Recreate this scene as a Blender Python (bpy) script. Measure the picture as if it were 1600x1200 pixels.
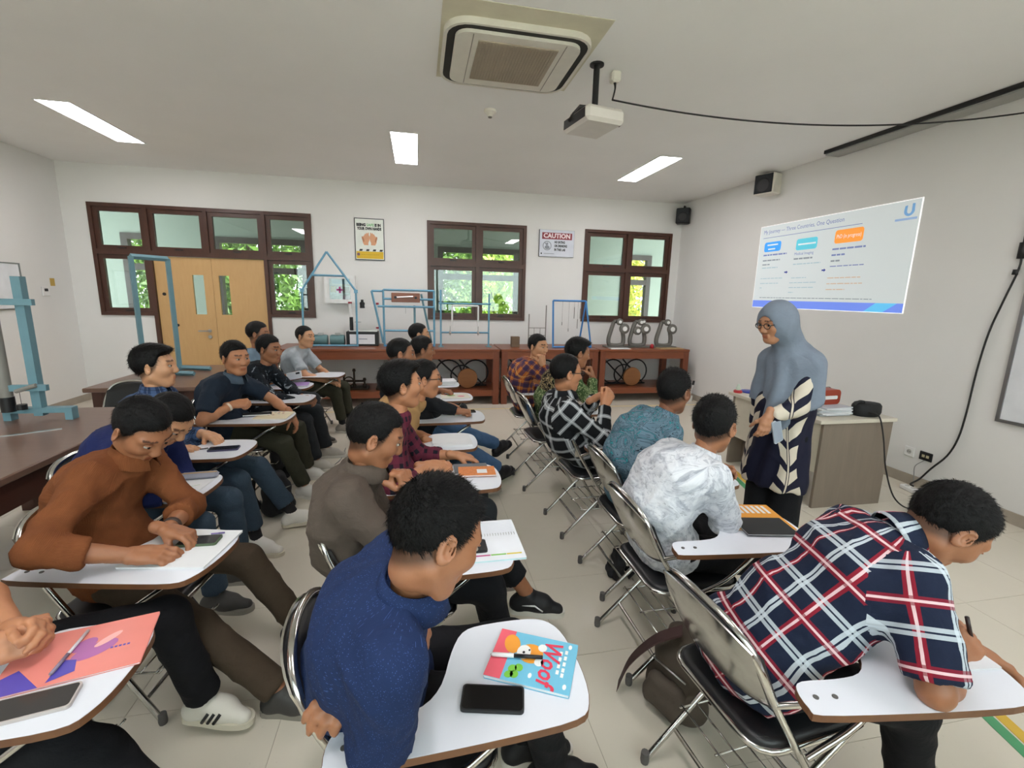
import bpy, math, random
import numpy as np
from mathutils import Vector, Matrix
for _o in list(bpy.data.objects): bpy.data.objects.remove(_o)
SC = bpy.context.scene
COL = SC.collection
V = lambda *a: np.array(a, float)
def nrm(v):
    v = np.asarray(v, float); return v/(np.linalg.norm(v)+1e-12)

# ------------------------------------------------------------------ camera
FPX, YAW, PITCH, ROLL = 723.14, 0.202, 0.191157, 0.025
CAMP = V(0, 0, 1.6686)
_f = V(math.sin(YAW)*math.cos(PITCH), math.cos(YAW)*math.cos(PITCH), -math.sin(PITCH))
_r0 = V(math.cos(YAW), -math.sin(YAW), 0); _u0 = np.cross(_r0, _f)
_r = math.cos(ROLL)*_r0+math.sin(ROLL)*_u0; _u = -math.sin(ROLL)*_r0+math.cos(ROLL)*_u0
cam_data = bpy.data.cameras.new('camera'); cam = bpy.data.objects.new('camera', cam_data)
COL.objects.link(cam); SC.camera = cam
cam_data.sensor_fit = 'HORIZONTAL'; cam_data.sensor_width = 36.0; cam_data.lens = 36.0*FPX/1600
cam_data.clip_start = 0.02; cam_data.clip_end = 200
cam.matrix_world = Matrix(((_r[0], _u[0], -_f[0], CAMP[0]), (_r[1], _u[1], -_f[1], CAMP[1]), (_r[2], _u[2], -_f[2], CAMP[2]), (0, 0, 0, 1)))
def ray(x, y): return _f+_r*(x-800)/FPX-_u*(y-600)/FPX
def atz(x, y, z): d = ray(x, y); return CAMP+d*((z-CAMP[2])/d[2])
def aty(x, y, Y): d = ray(x, y); return CAMP+d*(Y/d[1])
def atx(x, y, X): d = ray(x, y); return CAMP+d*(X/d[0])

# ------------------------------------------------------------------ world, sun, exposure
world = bpy.data.worlds.new('world'); SC.world = world; world.use_nodes = True
_bg = world.node_tree.nodes['Background']
_bg.inputs['Color'].default_value = (0.95, 0.97, 1.0, 1); _bg.inputs['Strength'].default_value = 3.2
_sun = bpy.data.lights.new('sun', 'SUN'); _sun.energy = 9.0; _sun.angle = 0.02; _sun.color = (1, .95, .86)
sun = bpy.data.objects.new('sun', _sun); COL.objects.link(sun); sun.location = (0, 20, 20)
sun.rotation_euler = (math.radians(38), 0, math.radians(35))
SC.view_settings.view_transform = 'Standard'; SC.view_settings.look = 'None'
SC.view_settings.gamma = 1.0; SC.view_settings.use_curve_mapping = False
SC.view_settings.exposure = 1.3
LAMP = 12.0
XL, XR, YB, YN, ZC = -4.752, 4.538, 7.725, -0.95, 3.279      # room shell

# ------------------------------------------------------------------ materials
def lin(c):
    if isinstance(c, str):
        c = c.lstrip('#'); c = [int(c[i:i+2], 16)/255 for i in (0, 2, 4)]
        return tuple(x/12.92 if x <= .04045 else ((x+.055)/1.055)**2.4 for x in c)
    return tuple(c[:3])
MATS = {}
class NT:
    def __init__(s, name):
        s.m = bpy.data.materials.new(name); s.m.use_nodes = True; s.t = s.m.node_tree
        s.b = s.t.nodes['Principled BSDF']; s.o = s.t.nodes['Material Output']
    def n(s, typ, **kw):
        nd = s.t.nodes.new(typ)
        for k, v in kw.items():
            if k.startswith('i_'):
                key = k[2:]; nd.inputs[int(key) if key.isdigit() else key].default_value = v
            else: setattr(nd, k, v)
        return nd
    def l(s, a, b): s.t.links.new(a, b)
    def math(s, op, a, b=None, clamp=False):
        nd = s.t.nodes.new('ShaderNodeMath'); nd.operation = op; nd.use_clamp = clamp
        for i, x in enumerate((a, b)):
            if x is None: continue
            if isinstance(x, (int, float)): nd.inputs[i].default_value = x
            else: s.l(x, nd.inputs[i])
        return nd.outputs[0]
    def mix(s, fac, a, b):
        nd = s.t.nodes.new('ShaderNodeMix'); nd.data_type = 'RGBA'
        for inp, x in ((nd.inputs[0], fac), (nd.inputs[6], a), (nd.inputs[7], b)):
            if isinstance(x, (int, float)): inp.default_value = x
            elif isinstance(x, (tuple, list, str)): inp.default_value = lin(x)+(1,)
            else: s.l(x, inp)
        return nd.outputs[2]
    def noise(s, vec, scale, detail=3, rough=.5, dist=0):
        nd = s.n('ShaderNodeTexNoise', i_Scale=scale, i_Detail=detail, i_Roughness=rough, i_Distortion=dist)
        if vec is not None: s.l(vec, nd.inputs['Vector'])
        return nd.outputs[0]
    def vor(s, vec, scale, feature='F1', out=0, rand=1.0):
        nd = s.n('ShaderNodeTexVoronoi', feature=feature, i_Scale=scale, i_Randomness=rand)
        s.l(vec, nd.inputs['Vector']); return nd.outputs[out]
    def ramp(s, fac, stops, interp='LINEAR'):
        nd = s.t.nodes.new('ShaderNodeValToRGB'); nd.color_ramp.interpolation = interp
        el = nd.color_ramp.elements
        while len(el) < len(stops): el.new(.5)
        for e, (p, c) in zip(el, stops):
            e.position = p; e.color = lin(c)+(1,)
        s.l(fac, nd.inputs[0]); return nd.outputs[0]
    def coord(s, which='Object'): return s.t.nodes.new('ShaderNodeTexCoord').outputs[which]
    def mapping(s, vec, scale=(1, 1, 1), rot=(0, 0, 0), loc=(0, 0, 0)):
        nd = s.t.nodes.new('ShaderNodeMapping'); nd.inputs['Scale'].default_value = scale
        nd.inputs['Rotation'].default_value = rot; nd.inputs['Location'].default_value = loc
        s.l(vec, nd.inputs['Vector']); return nd.outputs[0]
    def bump(s, h, strength=.3, dist=.01):
        nd = s.n('ShaderNodeBump', i_Strength=strength, i_Distance=dist); s.l(h, nd.inputs['Height'])
        s.l(nd.outputs[0], s.b.inputs['Normal'])
    def done(s, col=None, rough=.6, metal=0., spec=None):
        if col is not None:
            if isinstance(col, (str, tuple, list)): s.b.inputs['Base Color'].default_value = lin(col)+(1,)
            else: s.l(col, s.b.inputs['Base Color'])
        if isinstance(rough, (int, float)): s.b.inputs['Roughness'].default_value = rough
        else: s.l(rough, s.b.inputs['Roughness'])
        s.b.inputs['Metallic'].default_value = metal
        if spec is not None: s.b.inputs['Specular IOR Level'].default_value = spec
        return s.m
def plain(name, col, rough=.6, metal=0., var=.12, scale=8., bump=0., bscale=60., spec=None):
    """one colour with slight procedural variation"""
    if name in MATS: return MATS[name]
    t = NT(name); c = lin(col); vec = t.coord()
    f = t.noise(vec, scale, 3)
    lo = tuple(x*(1-var) for x in c); hi = tuple(min(1, x*(1+var)) for x in c)
    out = t.mix(f, lo, hi)
    if bump: t.bump(t.noise(vec, bscale, 3), bump, .004)
    MATS[name] = t.done(out, rough, metal, spec); return MATS[name]
def emit(name, col, strength, diffuse=None):
    if name in MATS: return MATS[name]
    t = NT(name); t.done(diffuse or col, .6)
    t.b.inputs['Emission Color'].default_value = lin(col)+(1,); t.b.inputs['Emission Strength'].default_value = strength
    MATS[name] = t.m; return t.m
def wood(name, c1, c2, scale=(1, 12, 12), rough=.4, nscale=3.):
    if name in MATS: return MATS[name]
    t = NT(name); v = t.mapping(t.coord(), scale)
    f = t.noise(v, nscale, 5, .6, .6); g = t.noise(v, nscale*6, 2)
    c = t.mix(f, c1, c2); c = t.mix(t.math('MULTIPLY', g, .25), c, c1)
    t.bump(f, .08, .002); MATS[name] = t.done(c, rough); return MATS[name]

# ------------------------------------------------------------------ mesh building
class MB:
    def __init__(s): s.v = []; s.f = []; s.m = []; s.n = 0
    def add(s, verts, faces, mi=0):
        verts = np.asarray(verts, float).reshape(-1, 3)
        s.v.append(verts); b = s.n; s.n += len(verts)
        for f in faces: s.f.append(tuple(int(i)+b for i in f)); s.m.append(mi)
        return s
    def box(s, a, b, mi=0, M=None, bev=0.):
        a = np.minimum(a, b).astype(float) if False else np.array([min(p, q) for p, q in zip(a, b)], float); b2 = np.array([max(p, q) for p, q in zip(a, b)], float)
        if bev > 0: return s.rbox(a, b2, bev, mi, M)
        c = np.array([[x, y, z] for z in (a[2], b2[2]) for y in (a[1], b2[1]) for x in (a[0], b2[0])])
        if M is not None: c = c@M[0].T+M[1]
        return s.add(c, [(0, 2, 3, 1), (4, 5, 7, 6), (0, 1, 5, 4), (2, 6, 7, 3), (0, 4, 6, 2), (1, 3, 7, 5)], mi)
    def rbox(s, a, b, r, mi=0, M=None):
        """box with chamfered edges (24 corner verts)"""
        c = (a+b)/2; h = (b-a)/2; r = min(r, *(h*.95)); vs = []; key = {}
        for sx in (-1, 1):
            for sy in (-1, 1):
                for sz in (-1, 1):
                    sg = np.array([sx, sy, sz])
                    for ax in range(3):
                        p = h-r; p = p.copy(); p[ax] = h[ax]
                        key[(sx, sy, sz, ax)] = len(vs); vs.append(c+sg*p)
        F = []
        for ax in range(3):
            o1, o2 = [i for i in range(3) if i != ax]
            for sg in (-1, 1):
                q = []
                for s1, s2 in ((-1, -1), (1, -1), (1, 1), (-1, 1)):
                    k = [0, 0, 0]; k[ax] = sg; k[o1] = s1; k[o2] = s2; q.append(key[(*k, ax)])
                F.append(q)
            for s1 in (-1, 1):
                for s2 in (-1, 1):   # edge along ax
                    k0 = [0, 0, 0]; k0[o1] = s1; k0[o2] = s2
                    k0[ax] = -1; k1 = list(k0); k1[ax] = 1
                    F.append([key[(*k0, o1)], key[(*k0, o2)], key[(*k1, o2)], key[(*k1, o1)]])
        for sx in (-1, 1):
            for sy in (-1, 1):
                for sz in (-1, 1): F.append([key[(sx, sy, sz, i)] for i in range(3)])
        vs = np.array(vs); out = []
        for f in F:      # orient outward
            p = vs[f]; n = np.cross(p[1]-p[0], p[2]-p[0])
            out.append(f if n@(p.mean(0)-c) > 0 else f[::-1])
        if M is not None: vs = vs@M[0].T+M[1]
        return s.add(vs, out, mi)
    def tube(s, pts, r, sides=8, mi=0, closed=False, caps=True):
        P = np.asarray(pts, float); n = len(P)
        R = np.broadcast_to(np.asarray(r, float), (n,))
        T = np.roll(P, -1, 0)-np.roll(P, 1, 0)
        if not closed: T[0] = P[1]-P[0]; T[-1] = P[-1]-P[-2]
        T /= np.linalg.norm(T, axis=1)[:, None]+1e-12
        a = V(0, 0, 1) if abs(T[0][2]) < .9 else V(1, 0, 0)
        N = nrm(np.cross(T[0], a)); rings = []
        an = np.arange(sides)*2*np.pi/sides
        for i in range(n):
            N = nrm(N-T[i]*(N@T[i])); B = np.cross(T[i], N)
            rings.append(P[i]+R[i]*(np.cos(an)[:, None]*N+np.sin(an)[:, None]*B))
        F = []
        for i in range(n if closed else n-1):
            j = (i+1) % n
            for k in range(sides):
                l = (k+1) % sides; F.append((i*sides+k, i*sides+l, j*sides+l, j*sides+k))
        if caps and not closed: F.append(tuple(range(sides))[::-1]); F.append(tuple((n-1)*sides+k for k in range(sides)))
        return s.add(np.concatenate(rings), F, mi)
    def cyl(s, a, b, r, sides=12, mi=0, r2=None): return s.tube([a, b], [r, r if r2 is None else r2], sides, mi)
    def prism(s, outline, z0, z1, mi=0, M=None, mtop=None, mside=None):
        o = np.asarray(outline, float); n = len(o)
        if sum(o[i][0]*o[(i+1) % n][1]-o[(i+1) % n][0]*o[i][1] for i in range(n)) < 0: o = o[::-1]
        vs = np.concatenate([np.c_[o, np.full(n, z0)], np.c_[o, np.full(n, z1)]])
        if M is not None: vs = vs@M[0].T+M[1]
        s.add(vs, [tuple(range(n))[::-1]], mi); b = s.n-2*n
        s.f.append(tuple(b+n+i for i in range(n))); s.m.append(mi if mtop is None else mtop)
        for i in range(n):
            j = (i+1) % n; s.f.append((b+i, b+j, b+n+j, b+n+i)); s.m.append(mi if mside is None else mside)
        return s
    def lathe(s, prof, c=(0, 0, 0), axis=2, sides=20, mi=0, M=None, a0=0, a1=2*np.pi):
        full = abs(a1-a0-2*np.pi) < 1e-6; an = np.linspace(a0, a1, sides, endpoint=not full)
        vs = []
        for r, z in prof:
            ring = np.stack([r*np.cos(an), r*np.sin(an), np.full(sides, z)], 1); vs.append(ring)
        vs = np.concatenate(vs)
        if axis == 0: vs = vs[:, [2, 0, 1]]
        if axis == 1: vs = vs[:, [1, 2, 0]]
        vs = vs+np.asarray(c, float)
        if M is not None: vs = vs@M[0].T+M[1]
        F = []
        for i in range(len(prof)-1):
            for k in range(sides if full else sides-1):
                l = (k+1) % sides; F.append((i*sides+k, i*sides+l, (i+1)*sides+l, (i+1)*sides+k))
        return s.add(vs, F, mi)
    def build(s, name, mats, parent=None, smooth=False, loc=None, kind=None):
        me = bpy.data.meshes.new(name)
        vs = np.concatenate(s.v) if s.v else np.zeros((0, 3))
        if loc is not None: vs = vs-np.asarray(loc, float)
        me.from_pydata(vs.tolist(), [], s.f)
        for m in (mats if isinstance(mats, (list, tuple)) else [mats]): me.materials.append(m)
        if any(s.m): me.polygons.foreach_set('material_index', s.m)
        if smooth: me.polygons.foreach_set('use_smooth', [True]*len(me.polygons))
        me.update()
        return link(name, me, parent, loc, kind)
def link(name, me, parent=None, loc=None, kind=None):
    o = bpy.data.objects.new(name, me); COL.objects.link(o)
    if parent is not None: o.parent = parent
    if loc is not None: o.location = tuple(loc)
    if kind: o['kind'] = kind
    return o
def autosmooth(o, ang=40):
    me = o.data
    me.polygons.foreach_set('use_smooth', [True]*len(me.polygons))
    try: me.set_sharp_from_angle(angle=math.radians(ang))
    except Exception: pass
    return o
def tag(o, label, cat, group=None):
    o['label'] = label; o['category'] = cat
    if group: o['group'] = group
    return o
def thing(name, label, cat, loc=(0, 0, 0), rz=0., group=None):
    o = bpy.data.objects.new(name, None); COL.objects.link(o); o.empty_display_size = .1
    o.location = tuple(loc); o.rotation_euler = (0, 0, rz); return tag(o, label, cat, group)
def struct(o): o['kind'] = 'structure'; return o
def copy_tree(o, parent=None):
    c = o.copy(); COL.objects.link(c); c.parent = parent
    for ch in list(o.children): copy_tree(ch, c)
    return c
def rotz(a): return np.array([[math.cos(a), -math.sin(a), 0], [math.sin(a), math.cos(a), 0], [0, 0, 1]])
def catmull(P, n=6, closed=False):
    P = [np.asarray(p, float) for p in P]; m = len(P); out = []
    for i in range(m if closed else m-1):
        p0 = P[(i-1) % m] if closed or i > 0 else 2*P[0]-P[1]; p1 = P[i]; p2 = P[(i+1) % m]
        p3 = P[(i+2) % m] if closed or i+2 < m else 2*P[-1]-P[-2]
        for k in range(n):
            t = k/n; out.append(.5*((2*p1)+(p2-p0)*t+(2*p0-5*p1+4*p2-p3)*t*t+(3*p1-p0-3*p2+p3)*t**3))
    if not closed: out.append(P[-1])
    return np.array(out)
def rrect(x0, y0, x1, y1, r, n=5):
    o = []
    for cx, cy, a in ((x1-r, y1-r, 0), (x0+r, y1-r, 90), (x0+r, y0+r, 180), (x1-r, y0+r, 270)):
        for k in range(n+1):
            t = math.radians(a+90*k/n); o.append((cx+r*math.cos(t), cy+r*math.sin(t)))
    return o
_txt = {}
def text_geo(s, size=1., shear=0., align='CENTER', bold=0.):
    cu = bpy.data.curves.new('t', 'FONT'); cu.body = s; cu.size = size; cu.align_x = align; cu.align_y = 'CENTER'; cu.shear = shear
    cu.offset = bold; cu.resolution_u = 2
    ob = bpy.data.objects.new('t', cu); COL.objects.link(ob)
    dg = bpy.context.evaluated_depsgraph_get(); me = ob.evaluated_get(dg).to_mesh()
    vs = np.array([v.co[:] for v in me.vertices]).reshape(-1, 3); fs = [tuple(p.vertices) for p in me.polygons]
    ob.evaluated_get(dg).to_mesh_clear(); bpy.data.objects.remove(ob); bpy.data.curves.remove(cu)
    return vs, fs
def flat(mb, verts2, faces, origin, ex, ey, off, mi=0):
    """place 2D geometry on a plane with origin, axes and offset along the normal"""
    origin, ex, ey = (np.asarray(a, float) for a in (origin, ex, ey)); n = nrm(np.cross(ex, ey))
    v = np.asarray(verts2, float); mb.add(origin+v[:, :1]*ex+v[:, 1:2]*ey+n*off, faces, mi)
def disc(cx, cy, rx, ry, n=20, a=0):
    t = np.arange(n)*2*np.pi/n; p = np.c_[rx*np.cos(t), ry*np.sin(t)]
    c, s = math.cos(a), math.sin(a); p = p@np.array([[c, s], [-s, c]])+[cx, cy]
    return p, [tuple(range(n))]
def rect(x0, y0, x1, y1): return np.array([[x0, y0], [x1, y0], [x1, y1], [x0, y1]], float), [(0, 1, 2, 3)]
# ================================================================== ROOM
def wall_mat(name, col, bump=.05):
    t = NT(name); v = t.coord(); f = t.noise(v, 1.3, 4, .55); g = t.noise(v, 26, 3)
    c = lin(col); out = t.mix(f, tuple(x*.95 for x in c), tuple(min(1, x*1.04) for x in c)); t.bump(g, bump, .003)
    return t.done(out, .75)
M_wall = wall_mat('white wall paint', '#e4e3e0'); M_ceil = wall_mat('white ceiling paint', '#f2f1ef')
def tile_mat():
    t = NT('cream glazed floor tile'); v = t.coord(); oi = t.n('ShaderNodeObjectInfo')
    wv = t.n('ShaderNodeVectorMath', operation='ADD'); t.l(v, wv.inputs[0]); t.l(oi.outputs['Location'], wv.inputs[1])
    f = t.noise(wv.outputs[0], 1.6, 5, .6); h = t.noise(wv.outputs[0], 14, 4, .6)
    c = t.mix(f, '#d2cbbb', '#d8d1c2'); c = t.mix(t.math('MULTIPLY', h, .06), c, '#bdb4a2')
    sp = t.math('GREATER_THAN', t.noise(wv.outputs[0], 55, 2), .74); c = t.mix(t.math('MULTIPLY', sp, .15), c, '#8d8372')
    r = .27
    return t.done(c, r)
M_tile = tile_mat(); M_grout = plain('grey floor grout', '#a59c8b', .8)
floor = struct(MB().box((XL-.2, YN-.2, -.12), (XR+.2, YB+.2, -.002)).build('floor', M_grout))
T = .60; tm = None; nx = int((XR-XL)/T)+1; ny = int((YB-YN)/T)+1
for i in range(nx):
    for j in range(ny):
        x0 = XL+i*T; y0 = YN+.35-T+j*T; x1 = min(x0+T, XR); y1 = min(y0+T, YB); y0c = max(y0, YN)
        if y1-y0c < .02 or x1-x0 < .02: continue
        fullt = abs(x1-x0-T) < 1e-6 and abs(y1-y0c-T) < 1e-6
        if fullt and tm is not None: o = link('floor_tile', tm, floor, ((x0+x1)/2, (y0c+y1)/2, 0))
        else:
            hx = (x1-x0)/2-.0012; hy = (y1-y0c)/2-.0012
            o = MB().box((-hx, -hy, -.010), (hx, hy, 0)).build('floor_tile', M_tile, floor); o.location = ((x0+x1)/2, (y0c+y1)/2, 0)
            if fullt: tm = o.data
struct(MB().box((XL-.2, YN-.2, ZC), (XR+.2, YB+.2, ZC+.15)).build('ceiling', M_ceil))
struct(MB().box((XL-.2, YN-.2, -.1), (XL, YB+.2, ZC)).build('wall_left', M_wall))
struct(MB().box((XR, YN-.2, -.1), (XR+.2, YB+.2, ZC)).build('wall_right', M_wall))
# near wall behind the camera; its window band is added to brighten the ceiling
NW = (-3.9, 3.7, 1.0, 2.75); wn = MB(); wn.box((XL, YN-.2, -.1), (XR, YN, NW[2])); wn.box((XL, YN-.2, NW[3]), (XR, YN, ZC)); wn.box((XL, YN-.2, NW[2]), (NW[0], YN, NW[3])); wn.box((NW[1], YN-.2, NW[2]), (XR, YN, NW[3])); struct(wn.build('wall_near', M_wall))
# back wall with the two window openings and the door with its flanking windows
W1 = (-4.438, -1.552); W2 = (.155, 1.763); W3 = (2.767, 4.371); ZB, ZT = 1.236, 2.775; DX = (-3.715, -2.245)
wb = MB(); Y0, Y1 = YB, YB+.16
wb.box((XL, Y0, ZT), (XR, Y1, ZC))
for a, b in ((XL, W1[0]), (W1[1], W2[0]), (W2[1], W3[0]), (W3[1], XR)): wb.box((a, Y0, -.1), (b, Y1, ZT))
for a, b in ((W1[0], DX[0]-.04), (DX[1]+.04, W1[1]), W2, W3): wb.box((a, Y0, -.1), (b, Y1, ZB))
struct(wb.build('wall_back', M_wall))
M_base = plain('beige skirting tile', '#a89e90', .45)
struct(MB().box((XR-.012, YN, 0), (XR, YB, .095)).build('baseboard_right', M_base))
struct(MB().box((XL, YN, 0), (XL+.012, YB, .095)).build('baseboard_left', M_base))
bb = MB(); bb.box((XL, YB-.012, 0), (DX[0]-.04, YB, .095)); bb.box((DX[1]+.04, YB-.012, 0), (XR, YB, .095))
struct(bb.build('baseboard_back', M_base))
struct(MB().box((XL, YN, 0), (XR, YN+.012, .095)).build('baseboard_near', M_base))
M_frame = wood('dark brown window wood', '#3d241b', '#5a382a', (3, 3, 1), .35)
def glass_mat():
    t = NT('clear window glass'); tr = t.n('ShaderNodeBsdfTransparent', i_Color=(.80, .86, .84, 1)); gl = t.n('ShaderNodeBsdfGlossy', i_Roughness=.01)
    fr = t.n('ShaderNodeFresnel', i_IOR=1.5); mx = t.n('ShaderNodeMixShader'); t.l(t.math('ADD', t.math('MULTIPLY', fr.outputs[0], .8), .05), mx.inputs[0])
    t.l(tr.outputs[0], mx.inputs[1]); t.l(gl.outputs[0], mx.inputs[2]); t.l(mx.outputs[0], t.o.inputs[0]); return t.m
M_glass = glass_mat()
M_steel = plain('brushed steel', '#b9b9b7', .3, 1.)
M_black = plain('black plastic', '#141416', .45)
def frame_rect(mb, x0, x1, z0, z1, w, ya, yb, mi=0):
    mb.box((x0, ya, z0), (x0+w, yb, z1), mi); mb.box((x1-w, ya, z0), (x1, yb, z1), mi)
    mb.box((x0+w, ya, z0), (x1-w, yb, z0+w), mi); mb.box((x0+w, ya, z1-w), (x1-w, yb, z1), mi)
def make_window(name, x0, x1, z0, z1, cells, bars):
    w = struct(bpy.data.objects.new(name, None)); COL.objects.link(w)
    f = MB()
    for i, (a, b, c, d) in enumerate(bars): f.box((a+.0003*i, YB-.02-.0008*i, c+.0003*i), (b-.0003*i, YB+.12-.0008*i, d-.0003*i))
    f.build('window_frame', M_frame, w)
    for (a, b, c, d) in cells:
        s = MB(); frame_rect(s, a, b, c, d, .058, YB+.005, YB+.055); so = s.build('sash', M_frame, w)
        MB().box((a+.055, YB+.026, c+.055), (b-.055, YB+.031, d-.055)).build('pane', M_glass, so)
        h = MB(); h.box(((a+b)/2-.05, YB-.012, c+.018), ((a+b)/2+.05, YB+.005, c+.032)); h.build('latch', M_black, so)
    return w
F = .05; ZM = 2.115
cx = [W1[0]+F, DX[0]-.03, -2.985, DX[1]+.03, W1[1]-F]
bars = [(W1[0], W1[1], ZT-F, ZT), (W1[0], W1[0]+F, ZB, ZT), (W1[1]-F, W1[1], ZB, ZT), (W1[0], DX[0]-.03, ZB, ZB+F), (DX[1]+.03, W1[1], ZB, ZB+F),
        (W1[0], W1[1], ZM-.03, ZM+.04), (DX[0]-.055, DX[0], 0, ZT), (DX[1], DX[1]+.055, 0, ZT), (-3.012, -2.958, ZM, ZT)]
cells = [(W1[0]+F, DX[0]-.055, ZM+.04, ZT-F), (DX[0], -3.012, ZM+.04, ZT-F), (-2.958, DX[1], ZM+.04, ZT-F), (DX[1]+.055, W1[1]-F, ZM+.04, ZT-F),
         (W1[0]+F, DX[0]-.055, ZB+F, ZM-.03), (DX[1]+.055, W1[1]-F, ZB+F, ZM-.03)]
make_window('window_1', W1[0], W1[1], ZB, ZT, cells, bars)
for nm, (a, b) in (('window_2', W2), ('window_3', W3)):
    m = (a+b)/2
    make_window(nm, a, b, ZB, ZT, [(a+F, m-.03, ZB+F, ZM-.03), (m+.03, b-F, ZB+F, ZM-.03), (a+F, m-.03, ZM+.04, ZT-F), (m+.03, b-F, ZM+.04, ZT-F)],
                [(a, a+F, ZB, ZT), (b-F, b, ZB, ZT), (a, b, ZB, ZB+F), (a, b, ZT-F, ZT), (m-.03, m+.03, ZB, ZT), (a, b, ZM-.03, ZM+.04)])
added_win = struct(bpy.data.objects.new('window_8', None)); COL.objects.link(added_win); m = MB()  # unseen row of windows, added for extra daylight indoors
for k in range(6): x = NW[0]+k*(NW[1]-NW[0]-.06)/5; m.box((x, YN-.14, NW[2]), (x+.06, YN+.01, NW[3]))
m.box((NW[0], YN-.14, NW[2]), (NW[1], YN+.01, NW[2]+.06)); m.box((NW[0], YN-.14, NW[3]-.06), (NW[1], YN+.01, NW[3])); m.build('window_frame', M_frame, added_win)
for k in range(5): x = NW[0]+.06+k*(NW[1]-NW[0]-.06)/5; MB().box((x, YN-.08, NW[2]+.06), (x+(NW[1]-NW[0]-.06)/5-.06, YN-.075, NW[3]-.06)).build('pane', M_glass, added_win)
pl_ = bpy.data.lights.new('added_window_portal', 'AREA'); pl_.shape = 'RECTANGLE'; pl_.size = NW[1]-NW[0]; pl_.size_y = NW[3]-NW[2]; pl_.cycles.is_portal = True
po = bpy.data.objects.new('added_window_portal', pl_); COL.objects.link(po); po.location = ((NW[0]+NW[1])/2, YN-.22, (NW[2]+NW[3])/2); po.rotation_euler = (math.radians(90), 0, math.radians(180))
# double door
M_door = wood('light oak door veneer', '#c39a63', '#d3ad78', (6, 1, 1), .45, 4.)
door = struct(bpy.data.objects.new('door_1', None)); COL.objects.link(door)
for k, (a, b, va, vb) in enumerate(((DX[0]+.004, -2.969, -3.235, -3.085), (-2.965, DX[1]-.004, -2.885, -2.745))):
    d = MB(); yd0, yd1 = YB+.01, YB+.05
    d.box((a, yd0, .008), (va, yd1, ZM-.034)); d.box((vb, yd0, .008), (b, yd1, ZM-.034)); d.box((va, yd0, .008), (vb, yd1, 1.262)); d.box((va, yd0, 1.835), (vb, yd1, ZM-.034))
    lf = d.build('door_leaf', M_door, door)
    MB().box((va, yd0+.015, 1.262), (vb, yd0+.022, 1.835)).build('pane', M_glass, lf)
hd = MB(); hd.tube([(-3.07, YB+.01, 1.02), (-3.07, YB-.045, 1.02), (-3.075, YB-.05, 1.02), (-3.20, YB-.05, 1.02)], .011, 8); hd.cyl((-3.07, YB+.012, .93), (-3.07, YB-.006, .93), .026, 14); hd.cyl((-3.07, YB+.012, 1.02), (-3.07, YB-.004, 1.02), .026, 14)
autosmooth(hd.build('door_handle', M_steel, door))
for x, z in ((-3.62, 1.55), (-3.49, 1.10)):
    s = MB(); s.cyl((x, YB+.012, z), (x, YB-.004, z), .022, 12); s.build('door_bolt', M_black, door)

# ---------------- corridor behind the windows, with its far openings, and the garden
M_corr = wall_mat('grey green corridor wall', '#8f9a92', .03); M_dark = plain('dark brown corridor frame', '#2a211e', .5)
YF = 10.2
def span(xa, xb, ytop):
    a, b = aty(xa, ytop, YF), aty(xb, ytop, YF); return a[0], b[0], a[2]
ops = [span(187, 236, 358), span(332, 478, 364), span(684, 812, 380), span(972, 1019, 393)]
ops = [(a, b, min(c, 2.62)) for a, b, c in ops]
cw = MB(); xs = -8.0
for a, b, zt in ops:
    cw.box((xs, YF, -.1), (a, YF+.15, 3.05)); cw.box((a, YF, zt), (b, YF+.15, 3.05)); cw.box((a, YF, -.1), (b, YF+.15, .75)); xs = b
cw.box((xs, YF, -.1), (9, YF+.15, 3.05)); struct(cw.build('wall_corridor', M_corr))
struct(MB().box((-8, YB+.16, 3.05), (9, YF+.15, 3.2)).build('ceiling_corridor', M_corr))
struct(MB().box((-8, YB+.16, -.12), (9, YF+.15, -.002)).build('floor_corridor', M_tile))
for k, (a, b, zt) in enumerate(ops):
    f = MB(); frame_rect(f, a, b, .75, zt, .11, YF-.03, YF+.10); f.box((a, YF-.02, 1.95), (b, YF+.08, 2.07))
    if b-a > 1.2: f.box(((a+b)/2-.05, YF-.02, .75), ((a+b)/2+.05, YF+.08, zt))
    struct(f.build('window_%d' % (k+4), M_dark))
def leaf_mat(name, c1, c2):
    t = NT(name); g = t.n('ShaderNodeNewGeometry'); c = t.mix(g.outputs['Random Per Island'], c1, c2)
    t.done(c, .5); t.b.inputs['Subsurface Weight'].default_value = 0
    tl = t.n('ShaderNodeBsdfTranslucent'); t.l(c, tl.inputs[0]); mx = t.n('ShaderNodeMixShader', i_0=.45)
    t.l(t.b.outputs[0], mx.inputs[1]); t.l(tl.outputs[0], mx.inputs[2]); t.l(mx.outputs[0], t.o.inputs[0]); return t.m
M_leafs = [leaf_mat('dark garden leaf', '#3a5a24', '#7da04a'), leaf_mat('bright garden leaf', '#86a83a', '#d9e88a'), leaf_mat('yellow green garden leaf', '#9aa84c', '#e6d873')]
M_bark = wood('brown tree bark', '#4a3a2c', '#6d5844', (3, 3, 1), .9)
rng = np.random.default_rng(5)
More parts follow.
